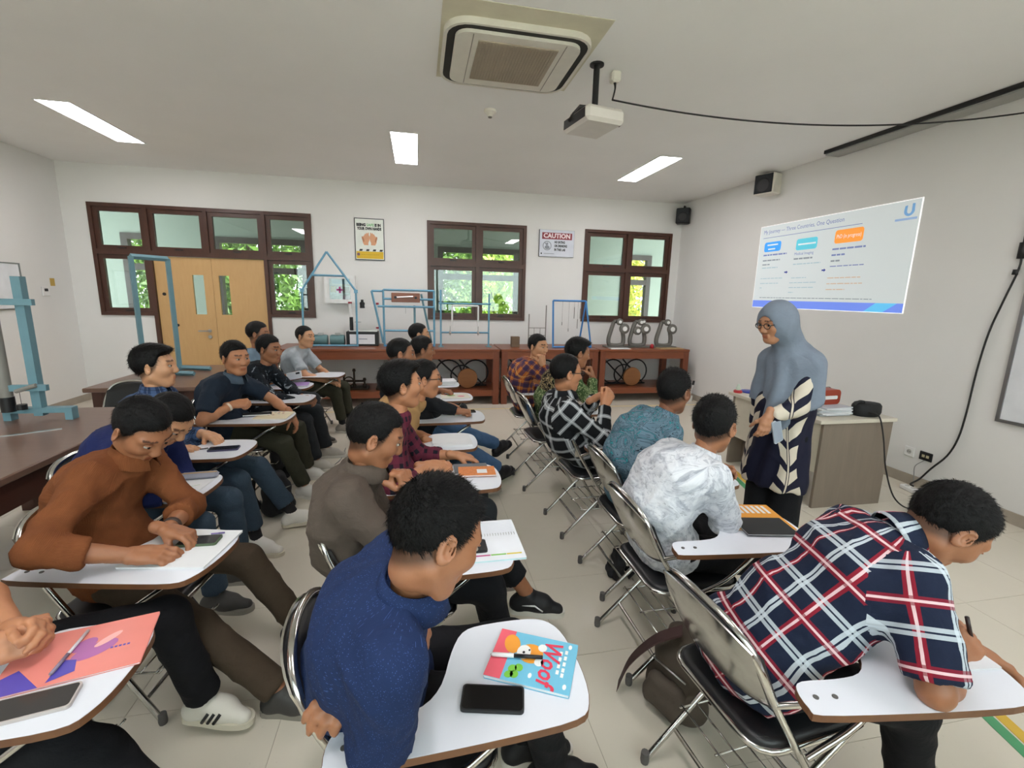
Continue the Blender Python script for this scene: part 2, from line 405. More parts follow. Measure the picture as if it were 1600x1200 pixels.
def tree(x, y, h, rx, n, mk, label):
    t = thing('tree', label, 'tree', (x, y, -.3), group=None)
    tr = MB(); tr.tube(catmull([(0, 0, 0), (.08, .05, h*.3), (-.05, .1, h*.6), (.1, 0, h*.9)], 4), np.linspace(.13, .04, 13), 7); tr.build('trunk', M_bark, t, True)
    c = np.stack([np.clip(rng.normal(0, .65, n), -1., 1.), np.clip(rng.normal(0, .45, n), -.8, .8), h*(.15+.85*rng.random(n))], 1)
    u = rng.normal(size=(n, 3)); u /= np.linalg.norm(u, axis=1)[:, None]; w = np.cross(u, rng.normal(size=(n, 3))); w /= np.linalg.norm(w, axis=1)[:, None]
    s = (.07+.11*rng.random(n))[:, None]
    vs = np.stack([c-u*s, c+w*s*.35, c+u*s, c-w*s*.35], 1).reshape(-1, 3); m = MB(); m.add(vs, np.arange(4*n).reshape(-1, 4)); m.build('foliage', M_leafs[mk], t, kind='stuff')
gx = [-9.0, -6.9, -4.2, -2.0, .4, 2.4, 4.5, 6.6]
txt = ['leafy green tree seen through the pane beside the door', 'dense dark green tree beyond the corridor left of the door', 'dark leafy tree seen above the door', 'pale leafy tree behind the window right of the door',
       'dark tree with sunlit leaves in the left half of the middle window', 'bright leafy tree in the right half of the middle window', 'dense green tree between the middle and far right windows', 'yellow green tree seen through the window by the speaker corner']
for k, x in enumerate(gx): tree(x, 13.2+(k % 2)*2.2, 4.6, 1.5, 4200, (1, 0, 0, 1, 0, 1, 0, 2)[k], txt[k])
for k in range(7): tree(-10.2+k*3.1, 18.6+(k % 2)*.3, 6.0, 1.5, 4200, 0, ['broad dark tree in the second garden row, beyond the far left pane', 'broad dark tree in the second garden row, behind the door pane', 'broad dark tree in the second garden row, above the double door', 'broad dark tree in the second garden row, behind the triangular frame', 'broad dark tree in the second garden row, behind the middle window', 'broad dark tree in the second garden row, behind the caution sign', 'broad dark tree in the second garden row, behind the corner window'][k])
struct(MB().box((-25, -40, -.5), (25, YN-.2, -.3)).build('ground_near', plain('pale concrete yard', '#b5b0a6', .9, var=.2, scale=1.5)))
struct(MB().box((-25, YF+.15, -.5), (25, 40, -.3)).build('ground', plain('garden soil and grass', '#5a6a38', .9, var=.4, scale=1.5)))
# ================================================================== CEILING AND WALL FITTINGS
M_lampframe = plain('white lamp housing', '#e6e6e4', .4); M_diff = emit('lit lamp diffuser', '#fff9fb', LAMP)
lamp_lab = {0: ('by the left wall', -3.204), 1: ('between the air conditioner and the middle window', -.118), 2: ('nearest the wall speaker', 2.905)}
for k, (wh, xc) in lamp_lab.items():
    for far in (1, 0):
        y0, y1 = (5.30, 6.496) if far else (.25, 1.446)
        t = thing('ceiling_lamp', 'recessed long white ceiling lamp '+(wh if far else ('over the front seats, ' + wh.replace('nearest the wall speaker', 'right of the projector').replace('between the air conditioner and the middle window', 'before the air conditioner'))), 'lamp', (xc, (y0+y1)/2, ZC), group='ceiling lamps')
        m = MB(); hx, hy = .135, (y1-y0)/2
        for a, b, c, d in ((-hx-.012, -hx, -hy-.012, hy+.012), (hx, hx+.012, -hy-.012, hy+.012), (-hx, hx, -hy-.012, -hy), (-hx, hx, hy, hy+.012)): m.box((a, c, -.006), (b, d, .0))
        m.build('lamp_frame', M_lampframe, t); MB().box((-hx, -hy, -.004), (hx, hy, -.001)).build('diffuser', M_diff, t)
# air conditioner cassette
M_patch = plain('yellowed ceiling patch', '#d3cdb6', .8); M_acw = plain('ivory plastic', '#ddd8cd', .45); M_grille = plain('beige intake grille', '#a99c8a', .6, bump=.4, bscale=220)
MB().box((.16, 2.93, ZC-.003), (1.17, 3.93, ZC)).build('trim_1', M_patch)['kind'] = 'structure'
ac = thing('air_conditioner', 'square ivory ceiling cassette air conditioner with dark outlet slots', 'air conditioner', (.655, 3.50, ZC))
def M2(loc): return (np.eye(3), np.asarray(loc, float))
o = MB().prism(rrect(-.46, -.40, .46, .42, .14), -.035, -.003).build('outlet_slot', plain('dark outlet slot', '#1a1815', .6), ac)
for a in ((-.475, -.415, .475, .435, .16),):
    outer = rrect(*a); n = len(outer); inn = rrect(-.455, -.395, .455, .415, .14); m = MB()
    for z, zz in ((-.003, -.04),):
        vs = np.r_[np.c_[outer, np.full(n, z)], np.c_[outer, np.full(n, zz)], np.c_[inn, np.full(n, zz)], np.c_[inn, np.full(n, z-.02)]]
        F_ = [(q*n+i, q*n+(i+1) % n, (q+1)*n+(i+1) % n, (q+1)*n+i) for q in range(3) for i in range(n)]; m.add(vs, F_)
    autosmooth(m.build('casing', M_acw, ac))
autosmooth(MB().prism(rrect(-.405, -.345, .405, .365, .09), -.055, -.02).build('front_panel', M_acw, ac))
MB().box((-.26, -.27, -.062), (.26, .26, -.054)).build('intake_grille', M_grille, ac)
for i in range(24): pass
gl = MB()
for i in range(25): gl.box((-.25+i*.02, -.26, -.066), (-.243+i*.02, .25, -.061))
gl.build('grille_slats', M_grille, ac, kind='stuff')
for x0, x1, y0, y1 in ((-.30, -.295, -.33, .35), (.295, .30, -.33, .35)): MB().box((x0, y0, -.0565), (x1, y1, -.0545)).build('panel_groove', plain('grey groove', '#8c867c', .6), ac)
# projector on its pole
pj = thing('projector', 'white ceiling projector on a black pole mount', 'projector', (1.262, 3.455, ZC))
m = MB(); m.cyl((0, 0, 0), (0, 0, -.30), .022, 12); m.cyl((0, 0, 0), (0, 0, -.012), .05, 16); m.tube([(0, 0, -.28), (-.06, -.02, -.31), (-.13, -.05, -.33)], .02, 8); m.box((-.16, -.14, -.345), (.10, .06, -.325)); m.tube([(-.1, .03, -.32), (-.16, -.02, -.34), (-.2, -.05, -.40)], .012, 7)
autosmooth(m.build('mount', M_black, pj))
Mr = (rotz(math.radians(10)), V(-.03, -.06, -.40)); M_pw = plain('white projector shell', '#d8d2cb', .4)
MB().box((-.15, -.18, -.05), (.15, .18, .05), M=Mr, bev=.022).build('body', M_pw, pj)
m = MB(); m.lathe([(0, .148), (.028, .148), (.034, .165), (.026, .165), (.02, .155), (0, .155)], (0, -.09, 0), 0, 16, M=Mr); autosmooth(m.build('lens', M_black, pj))
m = MB(); [m.box((.149, .02+i*.012, -.035), (.152, .027+i*.012, .03), M=Mr) for i in range(11)]; m.build('vent', plain('grey vent', '#7d736b', .6), pj, kind='stuff')
m = MB(); m.box((-.152, -.15, -.03), (-.149, .15, .03), M=Mr); m.build('connector_panel', M_black, pj)
rose = thing('ceiling_cable_box', 'small ivory cable box on the ceiling beside the projector', 'cable box', (1.434, 3.528, ZC))
MB().box((-.035, -.035, -.075), (.035, .035, 0), bev=.012).build('box', M_acw, rose); m = MB(); m.tube(catmull([(0, 0, -.07), (.0, -.01, -.12), (-.02, -.02, -.2)], 4), [.012, .01, .008, .007, .006, .006, .006, .006, .006][:9], 7); m.build('plug', M_black, rose)
M_cab = plain('black cable', '#1b1a1a', .5)
p0 = V(1.41, 3.50, ZC-.20); p1 = V(4.50, 2.95, 3.10); cb = [p0+(p1-p0)*t+V(0, 0, -.52*(t-t*t)) for t in np.linspace(0, 1, 24)]; cb += [V(4.525, 2.6, 3.14), V(4.525, 1.6, 3.16)]
m = MB(); m.tube(cb, .006, 6); tag(m.build('projector_cable', M_cab, None, True), 'thin black cable sagging from the projector to the right wall', 'cable')
sd = thing('smoke_detector', 'small white ceiling smoke detector', 'smoke detector', (.656, 4.48, ZC))
m = MB(); m.lathe([(0, 0), (.055, 0), (.055, -.02), (.03, -.035), (.022, -.055), (0, -.057)][::-1], sides=18); autosmooth(m.build('housing', M_acw, sd)); m = MB(); m.lathe([(0, -.05), (.02, -.05), (.016, -.064), (0, -.066)][::-1], sides=14); m.build('sensor', plain('grey sensor', '#77736c', .5), sd)
# screen slot along the right wall
struct(MB().box((4.36, 1.2, ZC-.05), (4.53, 4.64, ZC-.001)).build('trim_2', plain('grey screen box', '#a6a6a2', .6)))
struct(MB().box((4.335, 1.2, ZC-.035), (4.36, 4.64, ZC-.001)).build('trim_3', M_black))
# loudspeakers
def speaker(x, y, z, rz, w, d, h, label, ivory):
    s = thing('wall_speaker', label, 'speaker', (x, y, z), rz)
    MB().box((-w/2, -d/2, -h/2), (w/2, d/2, h/2), bev=.012).build('cabinet', M_acw if ivory else M_black, s)
    MB().box((-w/2+.012, -d/2-.012, -h/2+.012), (w/2-.012, -d/2, h/2-.012), bev=.005).build('grille', plain('dark speaker cloth', '#22262b', .8, bump=.5, bscale=400), s)
    m = MB(); m.lathe([(0, -.004), (.3*w, -.004), (.34*w, 0), (.3*w, .002)], (0, -d/2-.013, -.02), 1, 20); m.build('driver', plain('charcoal cone', '#101113', .5), s)
    m = MB(); m.tube([(0, 0, h/2), (0, .02, h/2+.04), (0, d/2+.06, h/2+.05)], .012, 7); m.build('bracket', M_black, s)
speaker(4.44, 7.53, 3.04, math.radians(-38), .22, .18, .25, 'black speaker mounted high in the corner by the windows', False)
speaker(4.43, 5.56, 3.13, math.radians(-70), .26, .20, .25, 'ivory speaker with dark grille on the wall above the slide', True)
# ---------------- projected slide on the right wall (its own emission stands in for the projector's beam)
sl = thing('projected_slide', 'bright projected presentation slide on the right wall', 'slide', (XR-.003, 4.68, 1.578)); SW, SH = 2.075, 1.055
def slide_mat(name, col, s): return emit(name, col, s)
SE = .10
M_s0 = slide_mat('slide white', '#dfe8ea', SE); M_s1 = slide_mat('slide edge glow white', '#ffffff', SE*2.5)
def spl(nm, geo, mat, off=.0015):
    m = MB(); v, f = geo; flat(m, v, f, (0, SW/2, 0), (0, -1, 0), (0, 0, 1), off); return m.build(nm, mat, sl)
spl('background', rect(0, 0, SW, SH), M_s1, .0005); spl('page', rect(.006, .006, SW-.012, SH-.006), M_s0, .001)
# screen coordinates as fractions of the page
sx = lambda x: x*SW
sy = lambda y: (1-y)*SH
def bar(x0, x1, y, h, mat): spl('text_line', rect(sx(x0), sy(y)-h/2, sx(x1), sy(y)+h/2), mat)
M_sb = slide_mat('slide navy text', '#7e90c6', SE*.9); M_sg = slide_mat('slide grey text', '#93a0ab', SE*.9); M_sl = slide_mat('slide pale teal text', '#b0cdd8', SE); M_so = slide_mat('slide pale orange text', '#dcc0a6', SE); M_sw = slide_mat('slide white text', '#eef8ff', SE)
v, f = text_geo('My Journey \u2014 Three Countries, One Question', .068, align='LEFT'); v[:, 0] *= .92; v = v[:, :2]+[sx(.03), sy(.075)]; spl('slide_title', (v, f), M_sb)
bar(.03, .72, .145, .006, M_sb)
def pill(x0, x1, y0, y1, col, nm): spl('heading_pill', (np.array(rrect(sx(x0), sy(y1), sx(x1), sy(y0), .03)), [tuple(range(24))]), slide_mat(nm, col, SE*2.2), .0018)
pill(.05, .19, .20, .315, '#3f9ff0', 'slide blue pill'); pill(.31, .46, .21, .335, '#5cc3d6', 'slide teal pill'); pill(.57, .735, .175, .31, '#f79a3c', 'slide orange pill')
def pbar(x0, x1, y): spl('text_line', rect(sx(x0), sy(y)-.009, sx(x1), sy(y)+.009), M_sw, .0024)
pbar(.075, .165, .235); pbar(.085, .145, .285); pbar(.325, .45, .272)
v, f = text_geo('PhD (in progress)', .058); v[:, 0] *= .72; spl('pill_text', (v[:, :2]+[sx(.6525), sy(.243)], f), M_sw, .0024)
v, f = text_geo('Medical Imaging', .045, align='LEFT'); spl('slide_text', (v[:, :2]+[sx(.305), sy(.375)], f), M_sb)
for x0, x1, y, h, mt in [(.05, .25, .355, .018, M_sb), (.05, .20, .42, .016, M_sg), (.05, .12, .47, .014, M_sg), (.05, .19, .51, .01, M_sl), (.305, .445, .43, .018, M_sg), (.305, .505, .49, .01, M_sl),
                      (.565, .77, .365, .018, M_sb), (.565, .65, .425, .018, M_sb), (.565, .625, .485, .018, M_sg), (.565, .775, .54, .01, M_sb),
                      (.05, .24, .64, .008, M_sl), (.05, .21, .70, .008, M_sl), (.05, .08, .755, .008, M_sl), (.305, .42, .645, .008, M_sl), (.295, .50, .70, .008, M_sl), (.295, .48, .755, .008, M_sl), (.295, .34, .81, .008, M_sl),
                      (.56, .76, .66, .009, M_so), (.56, .775, .72, .009, M_so), (.56, .68, .78, .009, M_so), (.06, .84, .875, .008, M_sg), (.06, .57, .925, .008, M_sg)]:
    x = x0; r_ = random.Random(int(x0*999+y*777))
    while x < x1-.008:
        w = min(r_.uniform(.018, .05), x1-x); bar(x, x+w-.005, y, h, mt); x += w
for xa in (.245, .515):
    spl('arrow', (np.array([[0, .008], [.03, .008], [.03, .02], [.055, 0], [.03, -.02], [.03, -.008], [0, -.008]])+[sx(xa), sy(.575)], [tuple(range(7))]), slide_mat('slide navy', '#24409c', SE*.8))
spl('footer_band', rect(.006, .006, SW-.012, .095), slide_mat('slide blue band', '#6f8be6', SE*2.2), .0018)
spl('footer_stripe', (np.array([[sx(.80), .006], [sx(.90), .006], [sx(.965), .095], [sx(.86), .095]]), [(0, 1, 2, 3)]), slide_mat('slide cyan stripe', '#63bfee', SE*2.2), .0024)
a = np.linspace(math.pi*1.02, 2*math.pi*.98, 14); cxy = V(sx(.945), sy(.085))
ring = [(cxy[0]+.05*math.cos(t), cxy[1]+.05*math.sin(t)-.01) for t in a]; rin = [(cxy[0]+.022*math.cos(t), cxy[1]+.028*math.sin(t)-.01) for t in a[::-1]]
pts = ring+[(cxy[0]+.045, cxy[1]+.05), (cxy[0]+.02, cxy[1]+.05)]+rin+[(cxy[0]-.022, cxy[1]+.04), (cxy[0]-.046, cxy[1]+.035)]
spl('logo', (np.array(pts), [tuple(range(len(pts)))]), slide_mat('slide logo blue', '#7fb6ea', SE)); bar(.885, .985, .165, .02, slide_mat('slide logo text', '#9fc0ea', SE))
# ---------------- right wall: whiteboard, sockets, cables
M_wbw = plain('white board enamel', '#e4e6ea', .15); M_al = plain('aluminium trim', '#9a9b9d', .35, .9)
wbd = thing('whiteboard', 'large white board with grey frame on the right wall', 'whiteboard', (XR, 1.5, .79))
MB().box((-.018, -1.23, .0), (-.002, 1.23, 1.24)).build('board', M_wbw, wbd)
m = MB(); m.box((-.028, -1.25, -.02), (-.001, 1.25, .005)); m.box((-.028, -1.25, 1.235), (-.001, 1.25, 1.26)); m.box((-.028, 1.225, 0), (-.001, 1.25, 1.24)); m.box((-.028, -1.25, 0), (-.001, -1.225, 1.24)); m.build('frame', M_al, wbd)
so = thing('wall_socket', 'white single wall socket beside the black one', 'socket', (XR, 3.346, .307)); MB().box((-.012, -.045, -.045), (-.001, .045, .045), bev=.004).build('plate', M_lampframe, so); m = MB(); m.cyl((-.014, 0, 0), (-.010, 0, 0), .022, 16); m.build('outlet', plain('grey outlet', '#b9b9b4', .5), so); m = MB(); [m.cyl((-.0155, s_, 0), (-.012, s_, 0), .004, 8) for s_ in (-.009, .009)]; m.build('pin_hole', M_black, so)
so = thing('wall_socket', 'black wall socket above the power strip', 'socket', (XR, 3.20, .308)); MB().box((-.012, -.055, -.04), (-.001, .055, .04), bev=.004).build('plate', M_black, so); m = MB(); [m.box((-.0145, s_-.012, -.012), (-.011, s_+.012, .012)) for s_ in (-.018, .018)]; m.build('port', plain('cream port', '#c9bf9d', .5), so)
ps = thing('power_strip', 'white power strip on the floor by the right wall', 'power strip', (4.36, 3.13, 0), math.radians(80)); MB().box((-.11, -.03, 0), (.11, .03, .04), bev=.008).build('body', M_lampframe, ps); m = MB(); [m.cyl((x, 0, .039), (x, 0, .0415), .018, 12) for x in (-.06, 0, .06)]; m.build('outlet', plain('grey outlet', '#b9b9b4', .5), ps)
m = MB(); pts = [(XR-.012, 2.825, 3.2), (XR-.015, 2.835, 2.5)]+[tuple(atx(x, y, XR-.02)) for x, y in ((1598, 390), (1592, 420), (1568, 470), (1545, 520), (1526, 580), (1510, 645), (1497, 685), (1480, 712), (1455, 732), (1437, 748))]+[(4.42, 3.2, .05), (4.40, 3.16, .045)]
m.tube(catmull(pts, 4), .008, 6); tag(m.build('wall_cable', M_cab, None, True), 'black cable hanging down the right wall to the power strip', 'cable')
m = MB(); p_ = atx(1595, 400, XR-.02); m.cyl(p_+V(0, 0, .1), p_+V(0, 0, -.02), .022, 10); m.cyl(p_+V(0, 0.01, -.10), p_+V(0, .012, -.14), .018, 10); tag(m.build('cable_plug', M_black, None, True), 'black plug joint on the cable hanging down the right wall', 'plug')
m = MB(); m.tube(catmull([(XR-.015, 3.20, .27), (4.50, 3.25, .2), (4.49, 3.24, .12), (4.45, 3.2, .05), (4.40, 3.17, .042)], 5), .004, 6); tag(m.build('socket_lead', plain('grey lead', '#8d8d8a', .5), None, True), 'thin grey lead from the black socket to the power strip', 'cable')
# ---------------- left wall: board, thermostat, sticker
wl = thing('whiteboard', 'white board with thin frame on the left wall behind the gauge stand', 'whiteboard', (XL, 6.0, 1.36)); MB().box((.002, -.80, 0), (.015, .83, .52)).build('board', M_wbw, wl)
m = MB(); frame = [(-.82, .85, -.015, .0), (-.82, .85, .52, .535), (-.82, -.80, 0, .52), (.83, .85, 0, .52)]; [m.box((.001, a, c), (.022, b, d)) for a, b, c, d in frame]; m.build('frame', M_al, wl)
th = thing('thermostat', 'white thermostat with a dark display on the left wall', 'thermostat', (XL, 7.205, 1.56)); MB().box((.001, -.06, -.06), (.02, .06, .06), bev=.006).build('case', M_lampframe, th); MB().box((.02, -.03, .0), (.022, .03, .035)).build('display', M_black, th)
tag(MB().box((XL+.0005, 7.32, 1.63), (XL+.003, 7.40, 1.73)).build('wall_sticker', plain('faded yellow sticker', '#b99a4c', .7)), 'small faded yellow sticker on the left wall', 'sticker')
# ---------------- posters on the back wall
def sheet(nm, x0, x1, z0, z1, label, cat, rimw=.008, depth=.02):
    t = thing(nm, label, cat, ((x0+x1)/2, YB, z0)); w, h = x1-x0, z1-z0
    MB().box((-w/2, -depth, 0), (w/2, -.001, h)).build('backing_board', plain('grey board edge', '#4a4d50', .6), t)
    def put(n_, geo, mat, off): m = MB(); flat(m, geo[0], geo[1], (-w/2, -depth, 0), (1, 0, 0), (0, 0, 1), off); return m.build(n_, mat, t)
    return t, w, h, put
t, w, h, put = sheet('safety_poster', -.935, -.495, 2.135, 2.755, 'safety poster with cupped hands and a yellow band', 'poster')
put('page', rect(.012, .012, w-.012, h-.012), plain('pale poster paper', '#e3e8e0', .5), .001)
Mtx = plain('dark print', '#2a2d30', .6); Mgr = plain('green print', '#4fae5f', .6)
def ptext(s, x, y, size, mat, put, bold=.004, wmax=None, off=.002):
    v, f = text_geo(s, size, bold=bold); 
    if wmax: v[:, 0] *= wmax/(v[:, 0].max()-v[:, 0].min())
    return put('lettering', (v[:, :2]+[x, y], f), mat, off)
ptext('BEING', .1, h-.10, .055, Mtx, put, wmax=.135); ptext('SAFE', .235, h-.10, .055, Mgr, put, .001, wmax=.11); ptext('IS IN', .345, h-.10, .055, Mtx, put, wmax=.09); ptext('YOUR OWN HANDS', w/2, h-.155, .055, Mtx, put, wmax=.36)
Mh = plain('printed skin tone', '#d9a27c', .6); Mh2 = plain('printed skin shade', '#b97f5c', .6)
for sg in (-1, 1):
    c = w/2+sg*.052; put('printed_hand', disc(c, h*.50, .05, .085, 18, sg*.25), Mh, .002)
    for k in range(4): put('printed_finger', disc(c-sg*.03+sg*k*.02, h*.61-.006*k*k, .011, .035, 10, -sg*(k-1)*.15), Mh, .0026)
    put('printed_thumb', disc(c+sg*.045, h*.50, .014, .045, 12, -sg*.3), Mh2, .003); put('printed_wrist', rect(c-.032, h*.36, c+.032, h*.44), Mh, .0022)
put('yellow_band', rect(.02, .022, w-.02, .13), plain('yellow print', '#dcb62c', .6), .002)
for k in range(4): x = .06+k*.10; put('black_stripe', (np.array([[x, .135], [x+.045, .135], [x+.055, .163], [x+.012, .163]]), [(0, 1, 2, 3)]), Mtx, .002)
put('emblem', disc(.05, .085, .022, .022), plain('emblem mauve', '#7c5a6a', .6), .0028)
bl = np.concatenate([rect(.09+i*.03, .08, .112+i*.03, .085)[0] for i in range(9)]); put('small_print', (bl, np.arange(36).reshape(-1, 4)), plain('ochre print', '#a88420', .6), .0028)
t, w, h, put = sheet('caution_sign', 1.975, 2.575, 2.30, 2.73, 'white caution sign with a red heading against eating and drinking', 'sign', depth=.03)
put('page', rect(.004, .004, w-.002, h-.002), plain('pale sign plate', '#d4d8e2', .4), .001); put('red_band', rect(.045, h-.15, w-.04, h-.045), plain('sign red', '#8e2f3b', .5), .002)
ptext('CAUTION', w/2, h-.097, .10, plain('sign pink white', '#f2dfe2', .5), put, wmax=.46, off=.003)
for s, y, wm in (('NO EATING', .235, .18), ('OR DRINKING', .175, .22), ('IN THIS LAB', .115, .19)): ptext(s, .26+wm/2, y, .052, Mtx, put, .003, wmax=wm)
an = np.arange(28)*2*np.pi/28; ro = np.c_[.135+.075*np.cos(an), .175+.075*np.sin(an)]; ri = np.c_[.135+.062*np.cos(an), .175+.062*np.sin(an)]; Mgy = plain('sign grey print', '#8b909a', .5)
put('prohibition_ring', (np.r_[ro, ri], [(i, (i+1) % 28, 28+(i+1) % 28, 28+i) for i in range(28)]), Mgy, .002)
put('prohibition_bar', (np.array([[.085, .225], [.095, .235], [.187, .127], [.177, .117]]), [(0, 1, 2, 3)]), Mgy, .002); put('printed_head', disc(.135, .205, .018, .02), Mgy, .0025); put('printed_shoulders', disc(.135, .15, .042, .03), Mgy, .0025)
put('emblem', disc(.04, .05, .012, .014), Mtx, .002); put('small_print', rect(.08, .045, .26, .053), Mgy, .002)
# first aid cabinet
fa = thing('first_aid_cabinet', 'white wall cabinet with a glass door and medical supplies', 'cabinet', (-1.165, YB, 1.47)); w, h, d = .44, .42, .13
m = MB(); m.box((-w/2, -.012, 0), (w/2, -.001, h)); m.box((-w/2, -d, 0), (-w/2+.015, -.012, h)); m.box((w/2-.015, -d, 0), (w/2, -.012, h)); m.box((-w/2+.015, -d, 0), (w/2-.015, -.012, .015)); m.box((-w/2+.015, -d, h-.015), (w/2-.015, -.012, h)); m.build('body', M_lampframe, fa)
m = MB(); m.box((-w/2+.015, -d+.01, .15), (w/2-.015, -.012, .158)); m.box((-w/2+.015, -d+.01, .28), (w/2-.015, -.012, .288)); m.build('shelf', M_lampframe, fa)
dr = MB(); [dr.box(a, b) for a, b in (((-w/2, -d-.015, 0), (-w/2+.07, -d-.001, h)), ((w/2-.07, -d-.015, 0), (w/2, -d-.001, h)), ((-w/2+.07, -d-.0145, 0), (w/2-.07, -d-.001, .06)), ((-w/2+.07, -d-.0145, h-.05), (w/2-.07, -d-.001, h)))]; dro = dr.build('door', M_lampframe, fa); MB().box((-w/2+.07, -d-.008, .06), (w/2-.07, -d-.004, h-.05)).build('pane', M_glass, dro)
m = MB(); m.box((-.045, -d-.019, .19), (.045, -d-.015, .215)); m.box((-.013, -d-.019, .155), (.013, -d-.015, .25)); m.build('cross_mark', plain('magenta cross', '#b03a80', .5), fa)
for nm, a, b, c in (('yellow_box', (-.14, .16), (-.07, .26), '#d8b04a'), ('grey_box', (-.13, .02), (-.02, .12), '#8c9088'), ('pink_box', (.03, .02), (.13, .12), '#e6b8cc'), ('blue_box', (-.12, .29), (.12, .36), '#a6c4dc'), ('brown_box', (.05, .16), (.13, .25), '#a08070')):
    tag(MB().box((-1.165+a[0], YB-.10, 1.47+a[1]+.0), (-1.165+b[0], YB-.03, 1.47+b[1])).build('medicine_'+nm.split('_')[1], plain(nm+' card', c, .6)), nm.replace('_', ' ')+' on a shelf inside the first aid cabinet', 'box')
# tape on the floor
M_ty = plain('worn yellow floor tape', '#d0ab3e', .6, var=.2); M_tg = plain('worn green floor tape', '#4f9a6a', .6, var=.2)
def strip(a, b, w, mat, label, off=0.):
    a, b = V(*a), V(*b); d = nrm(b-a); n = V(-d[1], d[0]); o_ = [a+n*(off-w/2), b+n*(off-w/2), b+n*(off+w/2), a+n*(off+w/2)]
    m = MB(); m.prism([tuple(q) for q in o_], .0005, .0016); tag(m.build('floor_tape', mat), label, 'tape')
strip((3.05, 3.9), (2.05, .2), .05, M_ty, 'yellow floor tape strip running past the teacher desk', .03); strip((3.05, 3.9), (2.05, .2), .05, M_tg, 'green floor tape strip running past the teacher desk', -.03)
strip((-2.0, 6.62), (4.5, 6.52), .035, plain('pale yellow floor tape', '#d6c389', .6, var=.2), 'pale yellow floor tape line in front of the back benches')
tag(MB().box((-1.02, 4.85, .0005), (-.84, 4.97, .004)).build('floor_box', plain('grey floor hatch', '#9c9a98', .5)), 'grey metal floor outlet lid near the left row', 'floor outlet')
# ================================================================== FOLDING TABLET CHAIRS
def chrome_mat():
    t = NT('polished chrome tube'); f = t.noise(t.coord(), 30, 3); return t.done(t.mix(f, '#b5b4b0', '#d8d7d3'), t.math('ADD', t.math('MULTIPLY', f, .12), .1), 1.)
M_chrome = chrome_mat(); M_vinyl = plain('black vinyl upholstery', '#17181b', .42, bump=.12, bscale=300, spec=.6)
M_lam = plain('white laminate', '#dfe2ea', .28, var=.03); M_edge = wood('brown tablet edge', '#4d2f26', '#8a5c34', (3, 3, 3), .5); M_rub = plain('grey rubber', '#5c5957', .7)
def soft_pad(x0, x1, y0, y1, z0, z1, r, n=5):
    """upholstered slab: rounded outline, domed edge"""
    o = np.array(rrect(x0, y0, x1, y1, r, n)); c = o.mean(0); k = len(o); rings = []
    for s, z in ((1, z0), (1.0, z0+(z1-z0)*.55), (.975, z0+(z1-z0)*.88), (.90, z1), (.5, z1+.004)): rings.append(np.c_[c+(o-c)*s, np.full(k, z)])
    vs = np.r_[np.concatenate(rings), [[c[0], c[1], z1+.005]]]; F_ = [(q*k+i, q*k+(i+1) % k, (q+1)*k+(i+1) % k, (q+1)*k+i) for q in range(4) for i in range(k)]
    F_ += [(4*k+i, 4*k+(i+1) % k, 5*k) for i in range(k)]; F_.append(tuple(range(k))[::-1]); return vs, F_
TAB = [(-.19, -.315), (-.17, -.335), (.02, -.338), (.22, -.335), (.37, -.325), (.415, -.29), (.435, -.20), (.432, -.07), (.405, .0), (.345, .028), (.21, .03), (.145, .01), (.105, -.06), (.07, -.16), (.02, -.215), (-.06, -.232), (-.155, -.237), (-.185, -.262)]
TABZ = .70
